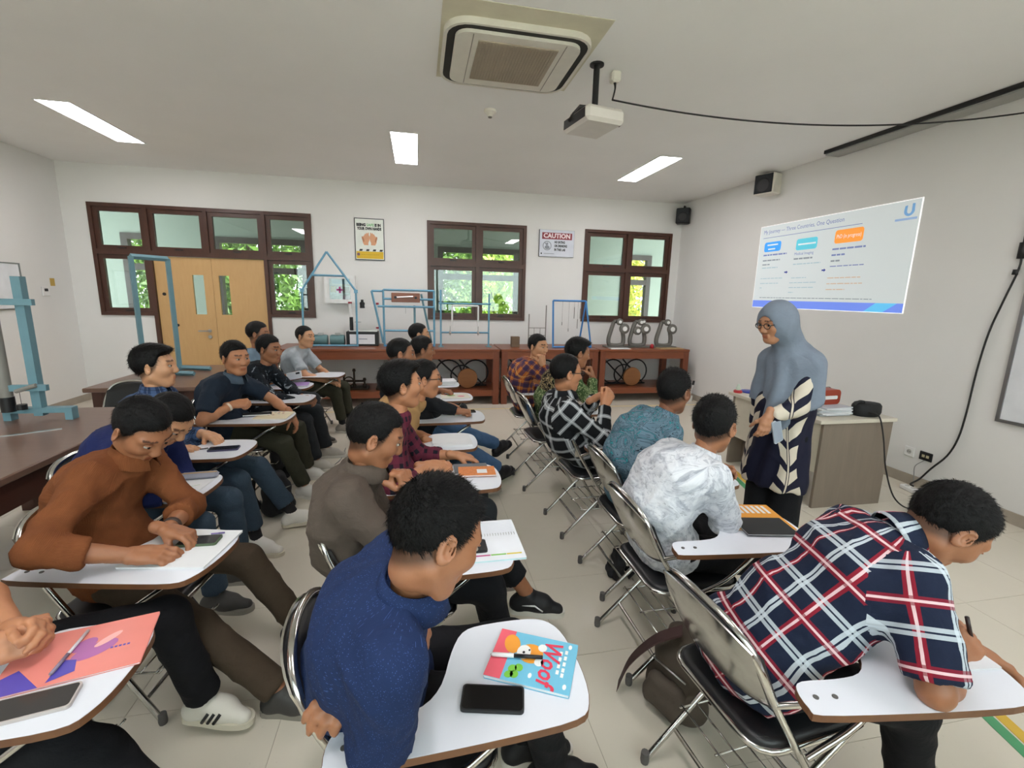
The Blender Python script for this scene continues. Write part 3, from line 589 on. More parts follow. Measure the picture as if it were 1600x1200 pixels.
def make_chair():
    t = thing('tablet_chair', 'x', 'chair')
    # long hoop: front foot, up past the seat, over the back, down to the other front foot
    def up(s): return [(.17, s*.215, .012), (.06, s*.213, .20), (-.09, s*.21, .45), (-.185, s*.208, .61), (-.235, s*.20, .71)]
    hoop = up(1)+[(-.262, .175, .775), (-.282, .11, .812), (-.292, 0, .825), (-.282, -.11, .812), (-.262, -.175, .775)]+up(-1)[::-1]
    autosmooth(MB().tube(catmull(hoop, 4), .0115, 9).build('hoop_frame', M_chrome, t), 60)
    for s in (1, -1):
        autosmooth(MB().tube([(-.28, s*.185, .012), (-.05, s*.188, .24), (.165, s*.19, .425)], .0105, 9).build('leg', M_chrome, t), 60)
    for a in ((.17, .215), (.17, -.215), (-.28, .185), (-.28, -.185)): autosmooth(MB().lathe([(0, 0), (.014, 0), (.016, .012), (.0145, .045), (.0, .045)], (a[0], a[1], 0), sides=10).build('rubber_foot', M_rub, t), 50)
    m = MB(); m.cyl((-.17, .187, .12), (-.17, -.187, .12), .008, 8); autosmooth(m.build('stretcher', M_chrome, t)); m = MB(); m.cyl((.115, .214, .105), (.115, -.214, .105), .008, 8); autosmooth(m.build('stretcher', M_chrome, t))
    m = MB(); rim = np.c_[np.array(rrect(-.20, -.20, .215, .20, .07, 4)), np.full(20, .437)]; m.tube(rim, .011, 7, closed=True); autosmooth(m.build('seat_rim', M_chrome, t), 60)
    m = MB(); m.add(*soft_pad(-.195, .21, -.195, .195, .435, .462, .065)); autosmooth(m.build('seat', M_vinyl, t), 50)
    # backrest: curved steel plate behind, black pad in front
    ys = np.linspace(-.195, .195, 13)
    def xb(y, z): return -.262-.16*(.5)*(z-.70)-.035*(1-(y/.2)**2)*1.0
    def backp(off, zlo, zhi, crv):
        rows = []
        for k in range(6):
            q = k/5; row = []
            for y in ys:
                e = 1-(abs(y)/.2)**2.6; zt = zhi-.055*(1-e); zb = zlo-.035*crv*e; z = zb+(zt-zb)*q
                x = np.interp(z, [.45, .61, .71, .775, .825], [-.10, -.185, -.235, -.262, -.275]); x -= .035*e
                row.append((x+off, y, z))
            rows.append(row)
        return np.array(rows)
    def shell(A, B):
        nr, nc = A.shape[:2]; n = nr*nc; vs = np.r_[A.reshape(-1, 3), B.reshape(-1, 3)]; F_ = []
        for i in range(nr-1):
            for j in range(nc-1):
                a = i*nc+j; F_ += [(a, a+nc, a+nc+1, a+1), (n+a, n+a+1, n+a+nc+1, n+a+nc)]
        bd = [j for j in range(nc)]+[i*nc+nc-1 for i in range(1, nr)]+[(nr-1)*nc+j for j in range(nc-2, -1, -1)]+[i*nc for i in range(nr-2, 0, -1)]
        for i in range(len(bd)): a, b = bd[i], bd[(i+1) % len(bd)]; F_.append((a, b, n+b, n+a))
        return vs, F_
    A = backp(-.010, .60, .822, 1); B = backp(-.004, .60, .822, 1); m = MB(); m.add(*shell(A, B)); autosmooth(m.build('back_plate', M_chrome, t), 50)
    A = backp(-.004, .585, .812, 1); B = backp(.024, .60, .80, .9); m = MB(); m.add(*shell(A, B)); autosmooth(m.build('backrest', M_vinyl, t), 60)
    m = MB()
    for k in range(6): m.tube([(-.14+k*.058, .19, .205), (-.14+k*.058, -.19, .205)], .0035, 6)
    for s in (.185, 0, -.185): m.tube([(-.15, s, .20), (.16, s, .20), (.18, s, .225)], .0045, 6)
    m.build('book_rack', M_chrome, t, True)
    m = MB(); o_ = catmull([V(*p) for p in TAB], 3, True); m.prism(o_, TABZ-.020, TABZ-.001); tb = m.build('tablet', M_edge, t); m = MB(); c = o_.mean(0); m.prism(c+(o_-c)*.995, TABZ-.0012, TABZ); m.build('tablet_top', M_lam, tb)
    for x in (-.15, -.10): m = MB(); m.cyl((x, -.285, TABZ), (x, -.285, TABZ+.002), .007, 10); m.build('screw', M_rub, tb)
    m = MB(); m.tube(catmull([(.30, -.17, TABZ-.02), (.315, -.19, TABZ-.06), (.25, -.215, .60), (.10, -.235, .50), (-.07, -.232, .43)], 4), .010, 8); autosmooth(m.build('tablet_strut', M_chrome, t), 60)
    m = MB(); m.tube([(-.12, -.285, TABZ-.02), (-.13, -.26, TABZ-.05), (-.185, -.21, .61)], .010, 8); autosmooth(m.build('tablet_strut', M_chrome, t), 60)
    return t
CH = make_chair(); _used = []
def chair(x, y, deg, label, tilt=0):
    o = CH if not _used else copy_tree(CH); _used.append(o)
    o.location = (x, y, 0); o.rotation_euler = (0, 0, math.radians(deg)); tag(o, label, 'chair', 'folding tablet chairs')
    if tilt:
        R_ = Matrix.Translation((-.15, -.285, 0))@Matrix.Rotation(math.radians(tilt), 4, 'Z')@Matrix.Translation((.15, .285, 0))
        for c_ in o.children:
            if c_.name.split('.')[0] == 'tablet': c_.matrix_local = R_
    return o
CP = {'L0': (-1.17, 1.36, 0), 'L1': (-1.13, 1.98, -8), 'L2': (-1.42, 2.58, -6), 'L3': (-1.44, 3.16, -4), 'L4': (-1.38, 3.90, -5), 'L6': (-1.36, 4.55, -5), 'L5': (-1.50, 5.15, -5), 'L7': (-1.28, 5.80, -5),
      'M1': (-.03, 1.17, 2), 'M2': (-.085, 1.80, 0), 'M3': (-.01, 2.50, 0), 'M4': (-.06, 3.12, 0), 'M5': (.08, 3.76, 0), 'M6': (.065, 4.47, 0), 'M7': (-.01, 5.10, 0),
      'R1': (1.085, 1.11, 5), 'R2': (1.165, 1.79, 0), 'R3': (1.27, 2.35, 0), 'R4': (1.235, 3.04, 3), 'R5': (1.15, 3.86, 3), 'R6': (1.17, 4.66, 0)}
TILT = {'R1': -13, 'R2': -6, 'L1': -4}
WHO = {'L0': 'the person in black whose clasped hands rest by the pink magazine', 'L1': 'the person in the rust orange shirt', 'L2': 'the person in the navy jacket writing', 'L3': 'the person in the blue plaid shirt beside the long tables', 'L4': 'the person in the dark navy polo shirt',
       'L6': 'the person in the black floral shirt', 'L5': 'the half hidden person behind the black floral shirt', 'L7': 'the person in the light grey tee', 'M1': 'the person in the navy speckled shirt', 'M2': 'the person in the brown shirt', 'M3': 'the person in the maroon plaid shirt',
       'M4': 'the person in the tan shirt and glasses', 'M5': 'the person with the black sleeves and jeans', 'M6': 'the person in grey leaning the chin on a hand', 'M7': 'the farthest person of the middle row', 'R1': 'the person in the red and navy plaid shirt',
       'R2': 'the person in the white floral shirt', 'R3': 'the person in the blue batik shirt', 'R4': 'the person in the black and white flannel', 'R5': 'the person in the green and black batik', 'R6': 'the person in the orange and navy plaid'}
for k, (x, y, a) in CP.items(): chair(x, y, a, 'chrome tablet chair under '+WHO[k], TILT.get(k, 0))
ec = chair(-2.50, 4.375, -90, 'empty black chrome chair pushed between the two dark tables')
for c_ in list(ec.children_recursive):
    if c_.name.split('.')[0] in ('tablet', 'tablet_top', 'screw', 'tablet_strut'): bpy.data.objects.remove(c_)
def tab(k, lx, ly, dz=0.):
    """point on the tablet top of chair k"""
    x, y, a = CP[k]; q_ = V(-.15, -.285, 0); return V(x, y, TABZ+dz)+rotz(math.radians(a))@(q_+rotz(math.radians(TILT.get(k, 0)))@(V(lx, ly, 0)-q_))

# ================================================================== TABLES, BENCHES, DESK
M_tt = wood('dark brown table top', '#6a5044', '#836455', (1, 6, 1), .3, 3.); M_tb = wood('dark red brown wood', '#3b1e16', '#552c20', (6, 1, 1), .35)
def lab_table(x0, x1, y0, y1, z, label):
    t = thing('lab_table', label, 'table', ((x0+x1)/2, (y0+y1)/2, 0)); hx, hy = (x1-x0)/2, (y1-y0)/2
    MB().box((-hx, -hy, z-.04), (hx, hy, z), bev=.006).build('table_top', M_tt, t)
    m = MB(); i = .05; m.box((-hx+i, -hy+i, z-.20), (hx-i, -hy+i+.025, z-.04)); m.box((-hx+i, hy-i-.025, z-.20), (hx-i, hy-i, z-.04)); m.box((-hx+i, -hy+i, z-.20), (-hx+i+.025, hy-i, z-.04)); m.box((hx-i-.025, -hy+i, z-.20), (hx-i, hy-i, z-.04)); m.build('apron', M_tb, t)
    for sx_ in (-1, 1):
        for sy_ in (-1, 1): MB().box((sx_*(hx-.085)-.04, sy_*(hy-.085)-.04, 0), (sx_*(hx-.085)+.04, sy_*(hy-.085)+.04, z-.041)).build('leg', M_tb, t)
    d = MB(); d.box((-.28, -hy+i-.012, z-.18), (.28, -hy+i, z-.06)); dr_ = d.build('drawer', M_tb, t); m = MB(); m.lathe([(0, 0), (.012, 0), (.016, -.018), (.010, -.028), (0, -.028)], (0, -hy+i-.012, z-.12), 1, 12); autosmooth(m.build('knob', plain('dull brass', '#8d8273', .4, .8), dr_))
    return t
lab_table(-2.95, -1.95, 4.71, 6.10, .75, 'dark brown lab table carrying the blue portal frame')
lab_table(-2.95, -1.95, 1.30, 3.97, .75, 'dark brown lab table carrying the blue gauge stand')
M_bt = wood('red brown bench wood', '#6f3a22', '#8f5030', (1, 8, 8), .35); M_bt2 = wood('red brown bench leg', '#6a3521', '#84482c', (8, 8, 1), .4)
BY0, BY1, BZ = 6.84, 7.62, .85
def bench(x0, x1, label):
    t = thing('work_bench', label, 'bench', ((x0+x1)/2, (BY0+BY1)/2, 0)); hx, hy = (x1-x0)/2, (BY1-BY0)/2
    MB().box((-hx, -hy, BZ-.035), (hx, hy, BZ), bev=.005).build('bench_top', M_bt, t)
    m = MB(); m.box((-hx+.01, -hy+.01, BZ-.15), (hx-.01, -hy+.045, BZ-.035)); m.box((-hx+.01, hy-.045, BZ-.15), (hx-.01, hy-.01, BZ-.035)); m.box((-hx+.01, -hy+.045, BZ-.15), (-hx+.045, hy-.045, BZ-.035)); m.box((hx-.045, -hy+.045, BZ-.15), (hx-.01, hy-.045, BZ-.035)); m.build('apron', M_bt, t)
    xs_ = [-hx+.055, hx-.055]+([0] if hx > 1.2 else [])
    for a in xs_:
        for b in (-hy+.052, hy-.052): MB().box((a-.046, b-.046, 0), (a+.046, b+.046, BZ-.036)).build('leg', M_bt2, t)
    MB().box((-hx+.02, -hy+.03, .19), (hx-.02, hy-.03, .215)).build('shelf', M_bt, t); MB().box((-hx+.10, -hy+.02, .13), (hx-.10, -hy+.045, .22)).build('shelf_rail', M_bt, t)
bench(-1.98, 1.205, 'long red brown wooden workbench under the middle window'); bench(1.225, 2.79, 'red brown workbench holding the blue rod frame'); bench(2.81, 4.37, 'red brown workbench holding the grey pulley brackets')
# iron scroll stands with wooden discs on the lower shelves
M_iron = plain('black wrought iron', '#17171a', .5, .3); M_disc = wood('light brown turned wood', '#8c5a34', '#a9713f', (1, 1, 6), .45)
def scroll(x, y, label, flip=1):
    t = thing('iron_stool', label, 'stool', (x, y, .216)); m = MB()
    for cx_, cz_, r_ in ((-.18, .22, .20), (.02, .17, .165), (.24, .22, .20)):
        an_ = np.linspace(0, 2*np.pi, 25)[:-1]; m.tube(np.stack([cx_+r_*np.cos(an_), np.full(24, .02*flip), cz_+r_*np.sin(an_)], 1), .012, 7, closed=True)
    m.tube([(-.34, .03, .43), (.10, .03, .01)], .013, 7); m.tube([(-.02, -.01, .43), (.36, -.01, .03)], .013, 7); m.tube([(-.40, .02, .012), (.42, .02, .012)], .012, 7)
    autosmooth(m.build('iron_frame', M_iron, t), 60)
    m = MB(); m.lathe([(0, -.02), (.15, -.02), (.155, -.01), (.155, .015), (.15, .025), (0, .025)][::-1], (.10, -.14, .156), 1, 28); autosmooth(m.build('wooden_seat', M_disc, t), 40)
xa = aty(735, 590, 6.95)[0]; scroll(xa-.13, 7.22, 'black iron scroll stool with a round wooden seat under the long bench')
scroll(aty(845, 590, 6.98)[0]-.12, 7.22, 'black iron scroll stool with a wooden seat under the rod frame bench', -1)
scroll(aty(993, 590, 6.98)[0]-.12, 7.22, 'black iron scroll stool with a round wooden seat under the pulley bench'); 
t = thing('wooden_disc', 'round wooden seat leaning at the end of the pulley bench shelf', 'seat', (aty(1036, 595, 6.98)[0]+.12, 7.05, .216)); m = MB(); m.lathe([(0, -.02), (.13, -.02), (.135, -.01), (.135, .015), (.13, .025), (0, .025)][::-1], (0, 0, .136), 1, 28); autosmooth(m.build('seat_board', M_disc, t), 40)
# old machine models on the long bench's shelf
M_mach = plain('dark oiled bronze', '#3b3126', .5, .6, var=.4)
def machine(x, w, label, n):
    t = thing('machine_model', label, 'machine', (x, 7.15, .216)); MB().box((-w/2, -.12, 0), (w/2, .12, .03), bev=.004).build('base', M_mach, t)
    for k in range(n):
        a = -w/2+.06+k*(w-.12)/max(1, n-1); hh = .12+.07*((k*7) % 3); m = MB(); m.lathe([(.03, .03), (.03, .06), (.014, .08), (.014, hh), (.026, hh+.01), (.02, hh+.045), (0, hh+.05)], (a, 0, 0), sides=10); autosmooth(m.build('post', M_mach, t))
    m = MB(); m.cyl((-w/2+.05, 0, .12), (w/2-.05, 0, .12), .016, 10); m.lathe([(.06, -.012), (.075, -.012), (.075, .012), (.06, .012)], (0, -.03, .12), 1, 18); autosmooth(m.build('shaft', M_mach, t))
machine(aty(545, 580, 7.15)[0], .56, 'dark bronze machine model with posts on the long bench shelf', 4); machine(aty(574, 590, 7.15)[0]+.28, .30, 'small bronze machine model beside the larger one on the shelf', 2)
# teacher desk
M_dc = plain('cream desk laminate', '#cfc8b8', .4); M_dg = wood('grey brown desk laminate', '#75695d', '#8b7e70', (8, 8, 1), .5, 2.)
tdx0, tdx1, tdy0, tdy1, TDZ = 3.10, 3.84, 2.97, 4.10, .75
t = thing('teacher_desk', 'cream topped teacher desk with grey brown side panels', 'desk', ((tdx0+tdx1)/2, (tdy0+tdy1)/2, 0)); hx, hy = (tdx1-tdx0)/2, (tdy1-tdy0)/2
MB().box((-hx, -hy, TDZ-.03), (hx, hy, TDZ), bev=.003).build('desk_top', M_dc, t)
for s in (-1, 1): MB().box((-hx+.05, s*(hy-.03)-.0125, 0), (hx-.02, s*(hy-.03)+.0125, TDZ-.03)).build('side_panel', M_dg, t)
MB().box((-hx+.055, -hy+.043, .30), (-hx+.073, hy-.043, TDZ-.03)).build('front_panel', M_dc, t); MB().box((-hx+.20, hy-.45, .05), (hx-.05, hy-.044, TDZ-.03)).build('drawer_box', M_dg, t)
M_paper = plain('white paper', '#dfe0e2', .7, var=.03)
def book(nm, c, size, rz, mat, label, cat='book', th=.012, page=True, tilt=0):
    o_ = thing(nm, label, cat, c, rz); w_, h_ = size
    if page: MB().box((-w_/2+.002, -h_/2+.002, .0012), (w_/2-.003, h_/2-.002, th-.0012)).build('pages', M_paper, o_)
    m = MB(); m.box((-w_/2, -h_/2, 0), (w_/2, h_/2, .0012)); m.box((-w_/2, -h_/2, th-.0012), (w_/2, h_/2, th)); m.box((-w_/2, -h_/2, 0), (-w_/2+.0015, h_/2, th)); m.build('cover', mat, o_); return o_
for k in range(7):
    book('report_booklet', (3.36+.02*math.sin(k*2.1), 3.20+.015*math.cos(k*1.7), TDZ+k*.0105), (.30, .23), .12*math.sin(k*1.3), plain('booklet grey cover', '#b9bcc4', .5) if k % 3 == 0 else M_paper, ['lowest', 'second lowest', 'third lowest', 'middle', 'third highest', 'second highest', 'topmost'][k]+' white booklet in the stack on the teacher desk', th=.0105)
zt_ = TDZ+.0735
lb = thing('pencil_case', 'rust red and white rounded case with steel rim on the booklets', 'case', (3.40, 3.24, zt_), .1); M_rr = plain('rust red plastic', '#9c3f2a', .4)
m = MB(); m.prism(rrect(-.095, 0, .095, .125, .035), -.045, .045, M=(np.array([[1, 0, 0], [0, 0, 1], [0, 1, 0]], float), V(0, 0, 0))); autosmooth(m.build('shell', M_rr, lb)); m = MB(); m.prism(rrect(-.09, .045, .06, .075, .012), -.0475, .0475, M=(np.array([[1, 0, 0], [0, 0, 1], [0, 1, 0]], float), V(0, 0, 0))); autosmooth(m.build('white_panel', M_lampframe, lb))
m = MB(); rr = np.array(rrect(-.098, .0, .098, .13, .036)); m.tube(np.c_[rr[:, 0], np.full(len(rr), .048), np.clip(rr[:, 1], .006, None)], .005, 6, closed=True); m.build('rim', M_chrome, lb, True)
bg = thing('cable_bag', 'black soft cable bag at the right end of the teacher desk', 'bag', (3.66, 3.10, TDZ)); M_bagb = plain('black nylon', '#17181a', .75, bump=.3, bscale=120)
m = MB(); m.lathe([(0, .0), (.105, .0), (.118, .03), (.115, .085), (.10, .105), (.05, .112), (0, .108)], sides=20); m.v[-1][:, 0] *= 1.05; m.v[-1][:, 1] *= .75; autosmooth(m.build('body', M_bagb, bg), 50); m = MB(); m.tube(catmull([(-.12, 0, .05), (-.14, -.02, .1), (-.11, -.03, .125), (-.06, -.02, .118)], 4), .012, 7); m.build('handle', M_bagb, bg, True)
m = MB(); m.tube(catmull([(3.60, 3.02, .79), (3.63, 2.955, .775), (3.68, 2.93, .60), (3.72, 2.90, .35), (3.80, 2.86, .12), (3.95, 2.85, .012), (4.15, 2.95, .010), (4.30, 3.04, .03)], 6), .006, 6); tag(m.build('bag_cable', M_cab, None, True), 'black cable running from the bag on the desk to the floor', 'cable')
p_ = atz(1167, 613, TDZ); m = MB(); m.lathe([(0, 0), (.075, 0), (.08, .01), (.07, .018), (0, .02)], (0, 0, 0), sides=20); tag(m.build('blue_dish', plain('royal blue plastic', '#2b3f9c', .4), None, True, ), 'royal blue plastic lid on the far end of the teacher desk', 'lid').location = tuple(p_+V(.02, 0, 0))
t = thing('red_stamp', 'small red and clear bottle cap holder on the teacher desk corner', 'bottle', tuple(V(3.16, 4.04, TDZ))); m = MB(); m.lathe([(0, 0), (.04, 0), (.042, .02), (.03, .028), (0, .028)], sides=16); autosmooth(m.build('base', plain('bright red plastic', '#b3262e', .4), t)); m = MB(); m.lathe([(.02, .028), (.022, .05), (.010, .085), (0, .09)], sides=12); autosmooth(m.build('clear_top', plain('pale green plastic', '#c7d6c6', .3), t))
p_ = atz(1093, 626, 0.0); t = thing('brush_stand', 'thin brush standing upright in a small cup by the right wall', 'brush', (min(p_[0], 4.40), p_[1], 0)); m = MB(); m.lathe([(0, 0), (.05, 0), (.055, .09), (.045, .09), (.04, .01), (0, .01)], sides=16); autosmooth(m.build('cup', M_lampframe, t)); m = MB(); m.cyl((0, 0, .012), (.05, 0, .27), .008, 8); m.build('handle', M_lampframe, t); m = MB(); m.cyl((.05, 0, .27), (.06, 0, .34), .018, 9); m.build('brush_head', M_black, t)

# ================================================================== LAB APPARATUS
M_blue = plain('worn pale blue paint', '#6fa3bd', .5, var=.15); M_blue2 = plain('bright blue paint', '#3f83c4', .45); M_teal = plain('steel teal paint', '#6b919c', .5, var=.15); M_tealm = plain('grey teal motor paint', '#5f8285', .5); M_greyp = plain('worn grey paint', '#8a8780', .5, var=.15); M_chalk = plain('grey cast iron', '#6d6a64', .5, .3, var=.2)
def bar3(m, a, b, w=.012, mi=0): m.tube([a, b], w*1.2, 4, mi)
YA = 7.2
def ap(x, y, Y=YA): q = aty(x, y, Y); return (q[0], Y, q[2])
t = thing('truss_frame', 'pale blue triangular truss frame on the long bench', 'frame', (-1.26, YA, BZ)); O = V(-1.26, YA, BZ)
def rel(p, O): return tuple(V(*p)-O)
L0_, LT, AP, RT, R0_ = (rel((x, YA, z), O) for x, z in ((-1.64, BZ+.012), (-1.62, 1.66), (-1.264, 2.20), (-.885, 1.66), (-.89, BZ+.012)))
for nm, a, b in (('post', L0_, LT), ('post', (R0_[0], 0, 0.0), RT), ('rafter', LT, AP), ('rafter', RT, AP), ('tie_bar', (LT[0]+.14, 0, LT[2]+.21), (RT[0]-.14, 0, RT[2]+.21)), ('base_bar', L0_, R0_)): m = MB(); bar3(m, a, b); m.build(nm, M_blue, t)
for s, p in ((1, LT), (-1, RT)): m = MB(); bar3(m, (p[0], 0, p[2]), (p[0]-s*.03 if s > 0 else p[0], 0, p[2]+.02)); m.box((p[0]-.025, -.02, p[2]-.03), (p[0]+.025, .02, p[2]+.02)); m.build('joint_plate', M_blue, t)
for s, nm in ((-1.43, 'left'), (-1.19, 'right')):
    t = thing('electric_motor', 'grey teal electric motor on the bench, '+('away from' if nm == 'left' else 'next to')+' the meter box', 'motor', (s, 7.33, BZ)); m = MB(); m.lathe([(0, -.10), (.07, -.10), (.078, -.08), (.078, .08), (.07, .10), (0, .10)], (0, 0, .085), 0, 18); autosmooth(m.build('housing', M_tealm, t)); MB().box((-.09, -.07, 0), (.09, .07, .02)).build('foot_plate', M_tealm, t); MB().box((-.03, -.04, .155), (.04, .03, .19), bev=.005).build('terminal_box', plain('pale grey paint', '#b4b8b5', .5), t)
t = thing('meter_box', 'black framed white meter box on the long bench', 'meter', (-.815, 7.36, BZ)); MB().box((-.24, -.10, 0), (.22, .10, .215), bev=.006).build('case', M_black, t); MB().box((-.19, -.104, .03), (.17, -.10, .175)).build('front_plate', M_wbw, t); MB().box((-.06, -.1055, .10), (.06, -.104, .112)).build('label_strip', Mgy, t); MB().box((-.20, -.08, .215), (.20, .08, .225)).build('top_plate', M_lampframe, t)
t = thing('press_stand', 'black and white measuring column standing on the meter box', 'instrument', (-.985, 7.36, BZ+.226)); m = MB(); m.cyl((0, 0, 0), (0, 0, .20), .026, 12); autosmooth(m.build('base_column', M_black, t)); m = MB(); m.cyl((0, 0, .20), (-.01, 0, .40), .026, 12); autosmooth(m.build('upper_column', M_lampframe, t)); m = MB(); m.cyl((-.01, 0, .40), (-.01, 0, .425), .028, 12); m.build('cap', plain('dark red plastic', '#9c2436', .4), t)
m = MB(); m.box((-.01, -.012, .36), (.40, .012, .385)); m.build('arm', M_lampframe, t); m = MB(); m.lathe([(0, -.01), (.035, -.01), (.037, .07), (.02, .085), (.02, .115), (0, .115)], (.165, 0, .345), sides=14); autosmooth(m.build('slider', M_black, t)); m = MB(); m.box((.05, -.03, .12), (.14, .03, .135)); m.build('bracket', M_steel, t)
m = MB(); m.cyl((.375, 0, .0), (.385, 0, .40), .018, 10); autosmooth(m.build('end_column', M_lampframe, t)); m = MB(); m.cyl((.385, 0, .39), (.385, 0, .42), .022, 10); m.build('cap', plain('dark red plastic', '#9c2436', .4), t); m = MB(); m.cyl((.375, 0, .03), (.375, 0, .055), .022, 10); m.build('clamp_ring', plain('dark red plastic', '#9c2436', .4), t)
# blue rig with wooden block
t = thing('beam_rig', 'pale blue double frame rig holding a red wooden block', 'frame', (-.13, YA, BZ)); O = V(-.13, YA, BZ)
xl, xr = -.37, .37; zt2 = .84
for nm, a, b, mt in (('post', (xl, 0, 0), (xl, 0, zt2), M_blue), ('post', (xr, 0, 0), (xr, 0, zt2), M_blue), ('top_bar', (xl, 0, zt2), (xr, 0, zt2), M_blue), ('base_bar', (xl, 0, .012), (xr, 0, .012), M_blue2), ('lower_bar', (xl, 0, .24), (xr, 0, .24), M_blue), ('middle_bar', (xl-.08, -.06, .60), (xr, -.06, .60), M_blue), ('upper_bar', (xl, 0, .71), (xr, 0, .71), M_blue), ('hanger_post', (.08, -.02, .03), (.08, -.02, .62), M_teal), ('slant_post', (xl-.17, .05, zt2-.02), (xl-.02, .05, .05), M_blue), ('slant_bar', (xl-.17, .05, zt2-.02), (xl, .05, zt2-.02), M_blue), ('slant_post', (xr-.19, .08, zt2-.05), (xr-.04, .08, .05), M_teal)):
    m = MB(); bar3(m, a, b, .013); m.build(nm, mt, t)
m = MB(); m.box((-.25, -.10, .665), (.16, -.03, .80), bev=.006); m.build('wooden_block', M_bt, t); m = MB(); m.tube([(-.20, -.12, .735), (.06, -.12, .75)], .01, 7); m.tube([(-.05, -.06, .5), (-.05, -.06, .59)], .004, 6); m.build('spring_rod', M_steel, t)
for x in (-.19, .10): m = MB(); m.cyl((x, -.10, .735), (x, -.13, .735), .02, 10); m.build('knob', M_black, t)
# blue stand with the white inner frame
t = thing('balance_stand', 'pale blue stand with a white inner frame before the middle window', 'frame', (.71, YA, BZ))
for nm, a, b, mt in (('post', (-.37, 0, 0), (-.37, 0, .86), M_blue), ('post', (.37, 0, 0), (.37, 0, .82), M_blue), ('cross_bar', (-.40, 0, .66), (.40, 0, .66), M_blue), ('lower_bar', (-.37, 0, .22), (.37, 0, .22), M_blue), ('inner_bar', (-.20, -.03, .63), (.20, -.03, .63), M_lampframe), ('inner_post', (-.20, -.03, .63), (-.20, -.03, .32), M_lampframe), ('inner_post', (.20, -.03, .63), (.20, -.03, .32), M_lampframe), ('wire', (-.23, -.03, .32), (-.23, -.03, .26), M_steel), ('wire', (.20, -.03, .32), (.20, -.03, .2), M_steel)):
    m = MB(); bar3(m, a, b, .004 if nm == 'wire' else .011); m.build(nm, mt, t)
for x in (-.23, .20): m = MB(); m.lathe([(0, 0), (.02, .05), (.005, .09), (0, .09)], (x, -.03, .17), sides=8); m.build('plumb_weight', M_steel, t)
for x in (-.37, .37): MB().box((x-.04, -.08, 0), (x+.04, .08, .012)).build('foot_plate', M_teal, t)
# small rack, block, blue rod frame
t = thing('wire_rack', 'slim grey wire rack with two tall uprights on the bench', 'rack', (1.875, 7.25, BZ)); m = MB(); m.cyl((-.14, 0, 0), (-.14, 0, .52), .009, 7); m.build('upright', M_greyp, t); m = MB(); m.cyl((.14, 0, 0), (.14, 0, .66), .009, 7); m.build('upright', M_greyp, t)
for z in (.30, .18, .06): m = MB(); m.cyl((-.14, 0, z), (.14, 0, z), .006, 6); m.build('rung', M_greyp, t)
for x in (-.05, .05): m = MB(); m.cyl((x, 0, .06), (x, 0, .30), .004, 6); m.build('wire', M_greyp, t)
tag(MB().box((1.44, 7.14, BZ), (1.57, 7.24, BZ+.165), bev=.004).build('wood_block', wood('weathered wood block', '#5d4a38', '#7d6852', (1, 1, 8), .7)), 'weathered wooden block on the bench beside the wire rack', 'block')
t = thing('rod_frame', 'bright blue A frame with thin hanging rods', 'frame', (2.40, YA, BZ))
for nm, a, b in (('post', (-.30, -.12, 0), (-.29, 0, .74)), ('post', (-.22, .14, 0), (-.29, 0, .74)), ('post', (.34, -.12, 0), (.26, 0, .74)), ('post', (.22, .14, 0), (.26, 0, .74)), ('top_bar', (-.29, 0, .74), (.26, 0, .74)), ('base_bar', (-.30, -.12, .012), (.34, -.12, .012))): m = MB(); bar3(m, a, b, .012); m.build(nm, M_blue2, t)
for x, z0, z1 in ((-.13, .35, .62), (-.02, .25, .6), (.07, .46, .64), (.13, .30, .45), (.17, .46, .62)): m = MB(); m.cyl((x, 0, z0), (x, 0, .735), .0018, 5); m.cyl((x, 0, z0), (x, 0, z1 if x > .05 else z0+.05), .006, 7); m.build('hanging_rod', M_greyp, t)
# pulley brackets
def bracket(x, n, label):
    t = thing('pulley_bracket', label, 'bracket', (x, 7.18, BZ)); MB().box((-.20, -.09, 0), (.20, .09, .022), bev=.004).build('base', M_chalk, t)
    m = MB(); path = [(-.06, 0, .42), (-.095, 0, .30), (-.135, 0, .14), (-.12, 0, .05), (-.05, 0, .03), (.06, 0, .03), (.12, 0, .06), (.125, 0, .16), (.10, 0, .28)]; m.tube(catmull(path, 4), .036, 8); m.tube([(-.06, 0, .42), (.03, 0, .43)], .03, 8); autosmooth(m.build('c_frame', M_chalk, t), 60)
    for k, (a, b, r_) in enumerate([(.11, .31, .085), (.02, .42, .055), (-.03, .28, .07), (.06, .43, .045)][:n]):
        m = MB(); m.lathe([(0, -.025), (r_*.75, -.025), (r_, -.015), (r_*.9, 0), (r_, .015), (r_*.75, .025), (0, .025)][::-1], (a, -.05, b), 1, 20); w_ = m.build('pulley', M_chalk, t); autosmooth(w_); m = MB(); m.lathe([(0, -.035), (r_*.45, -.035), (r_*.5, -.02), (0, -.02)][::-1], (a, -.05, b), 1, 14); autosmooth(m.build('hub', M_lampframe, w_))
bracket(aty(962, 540, 7.18)[0], 2, 'grey cast pulley bracket farthest from the corner, with two wheels'); bracket(aty(995, 540, 7.18)[0], 4, 'grey cast pulley bracket in the middle, with four wheels'); bracket(aty(1036, 540, 7.18)[0], 2, 'grey cast pulley bracket nearest the corner, with two wheels')
tag(MB().box((3.02, 6.90, BZ), (3.36, 7.05, BZ+.006)).build('paper_sheet', M_paper), 'white paper sheet on the pulley bench', 'paper'); tag(MB().box((3.86, 6.88, BZ), (4.28, 7.05, BZ+.012)).build('cardboard_sheet', plain('tan cardboard', '#a98a62', .7)), 'tan cardboard folder at the end of the pulley bench', 'folder')
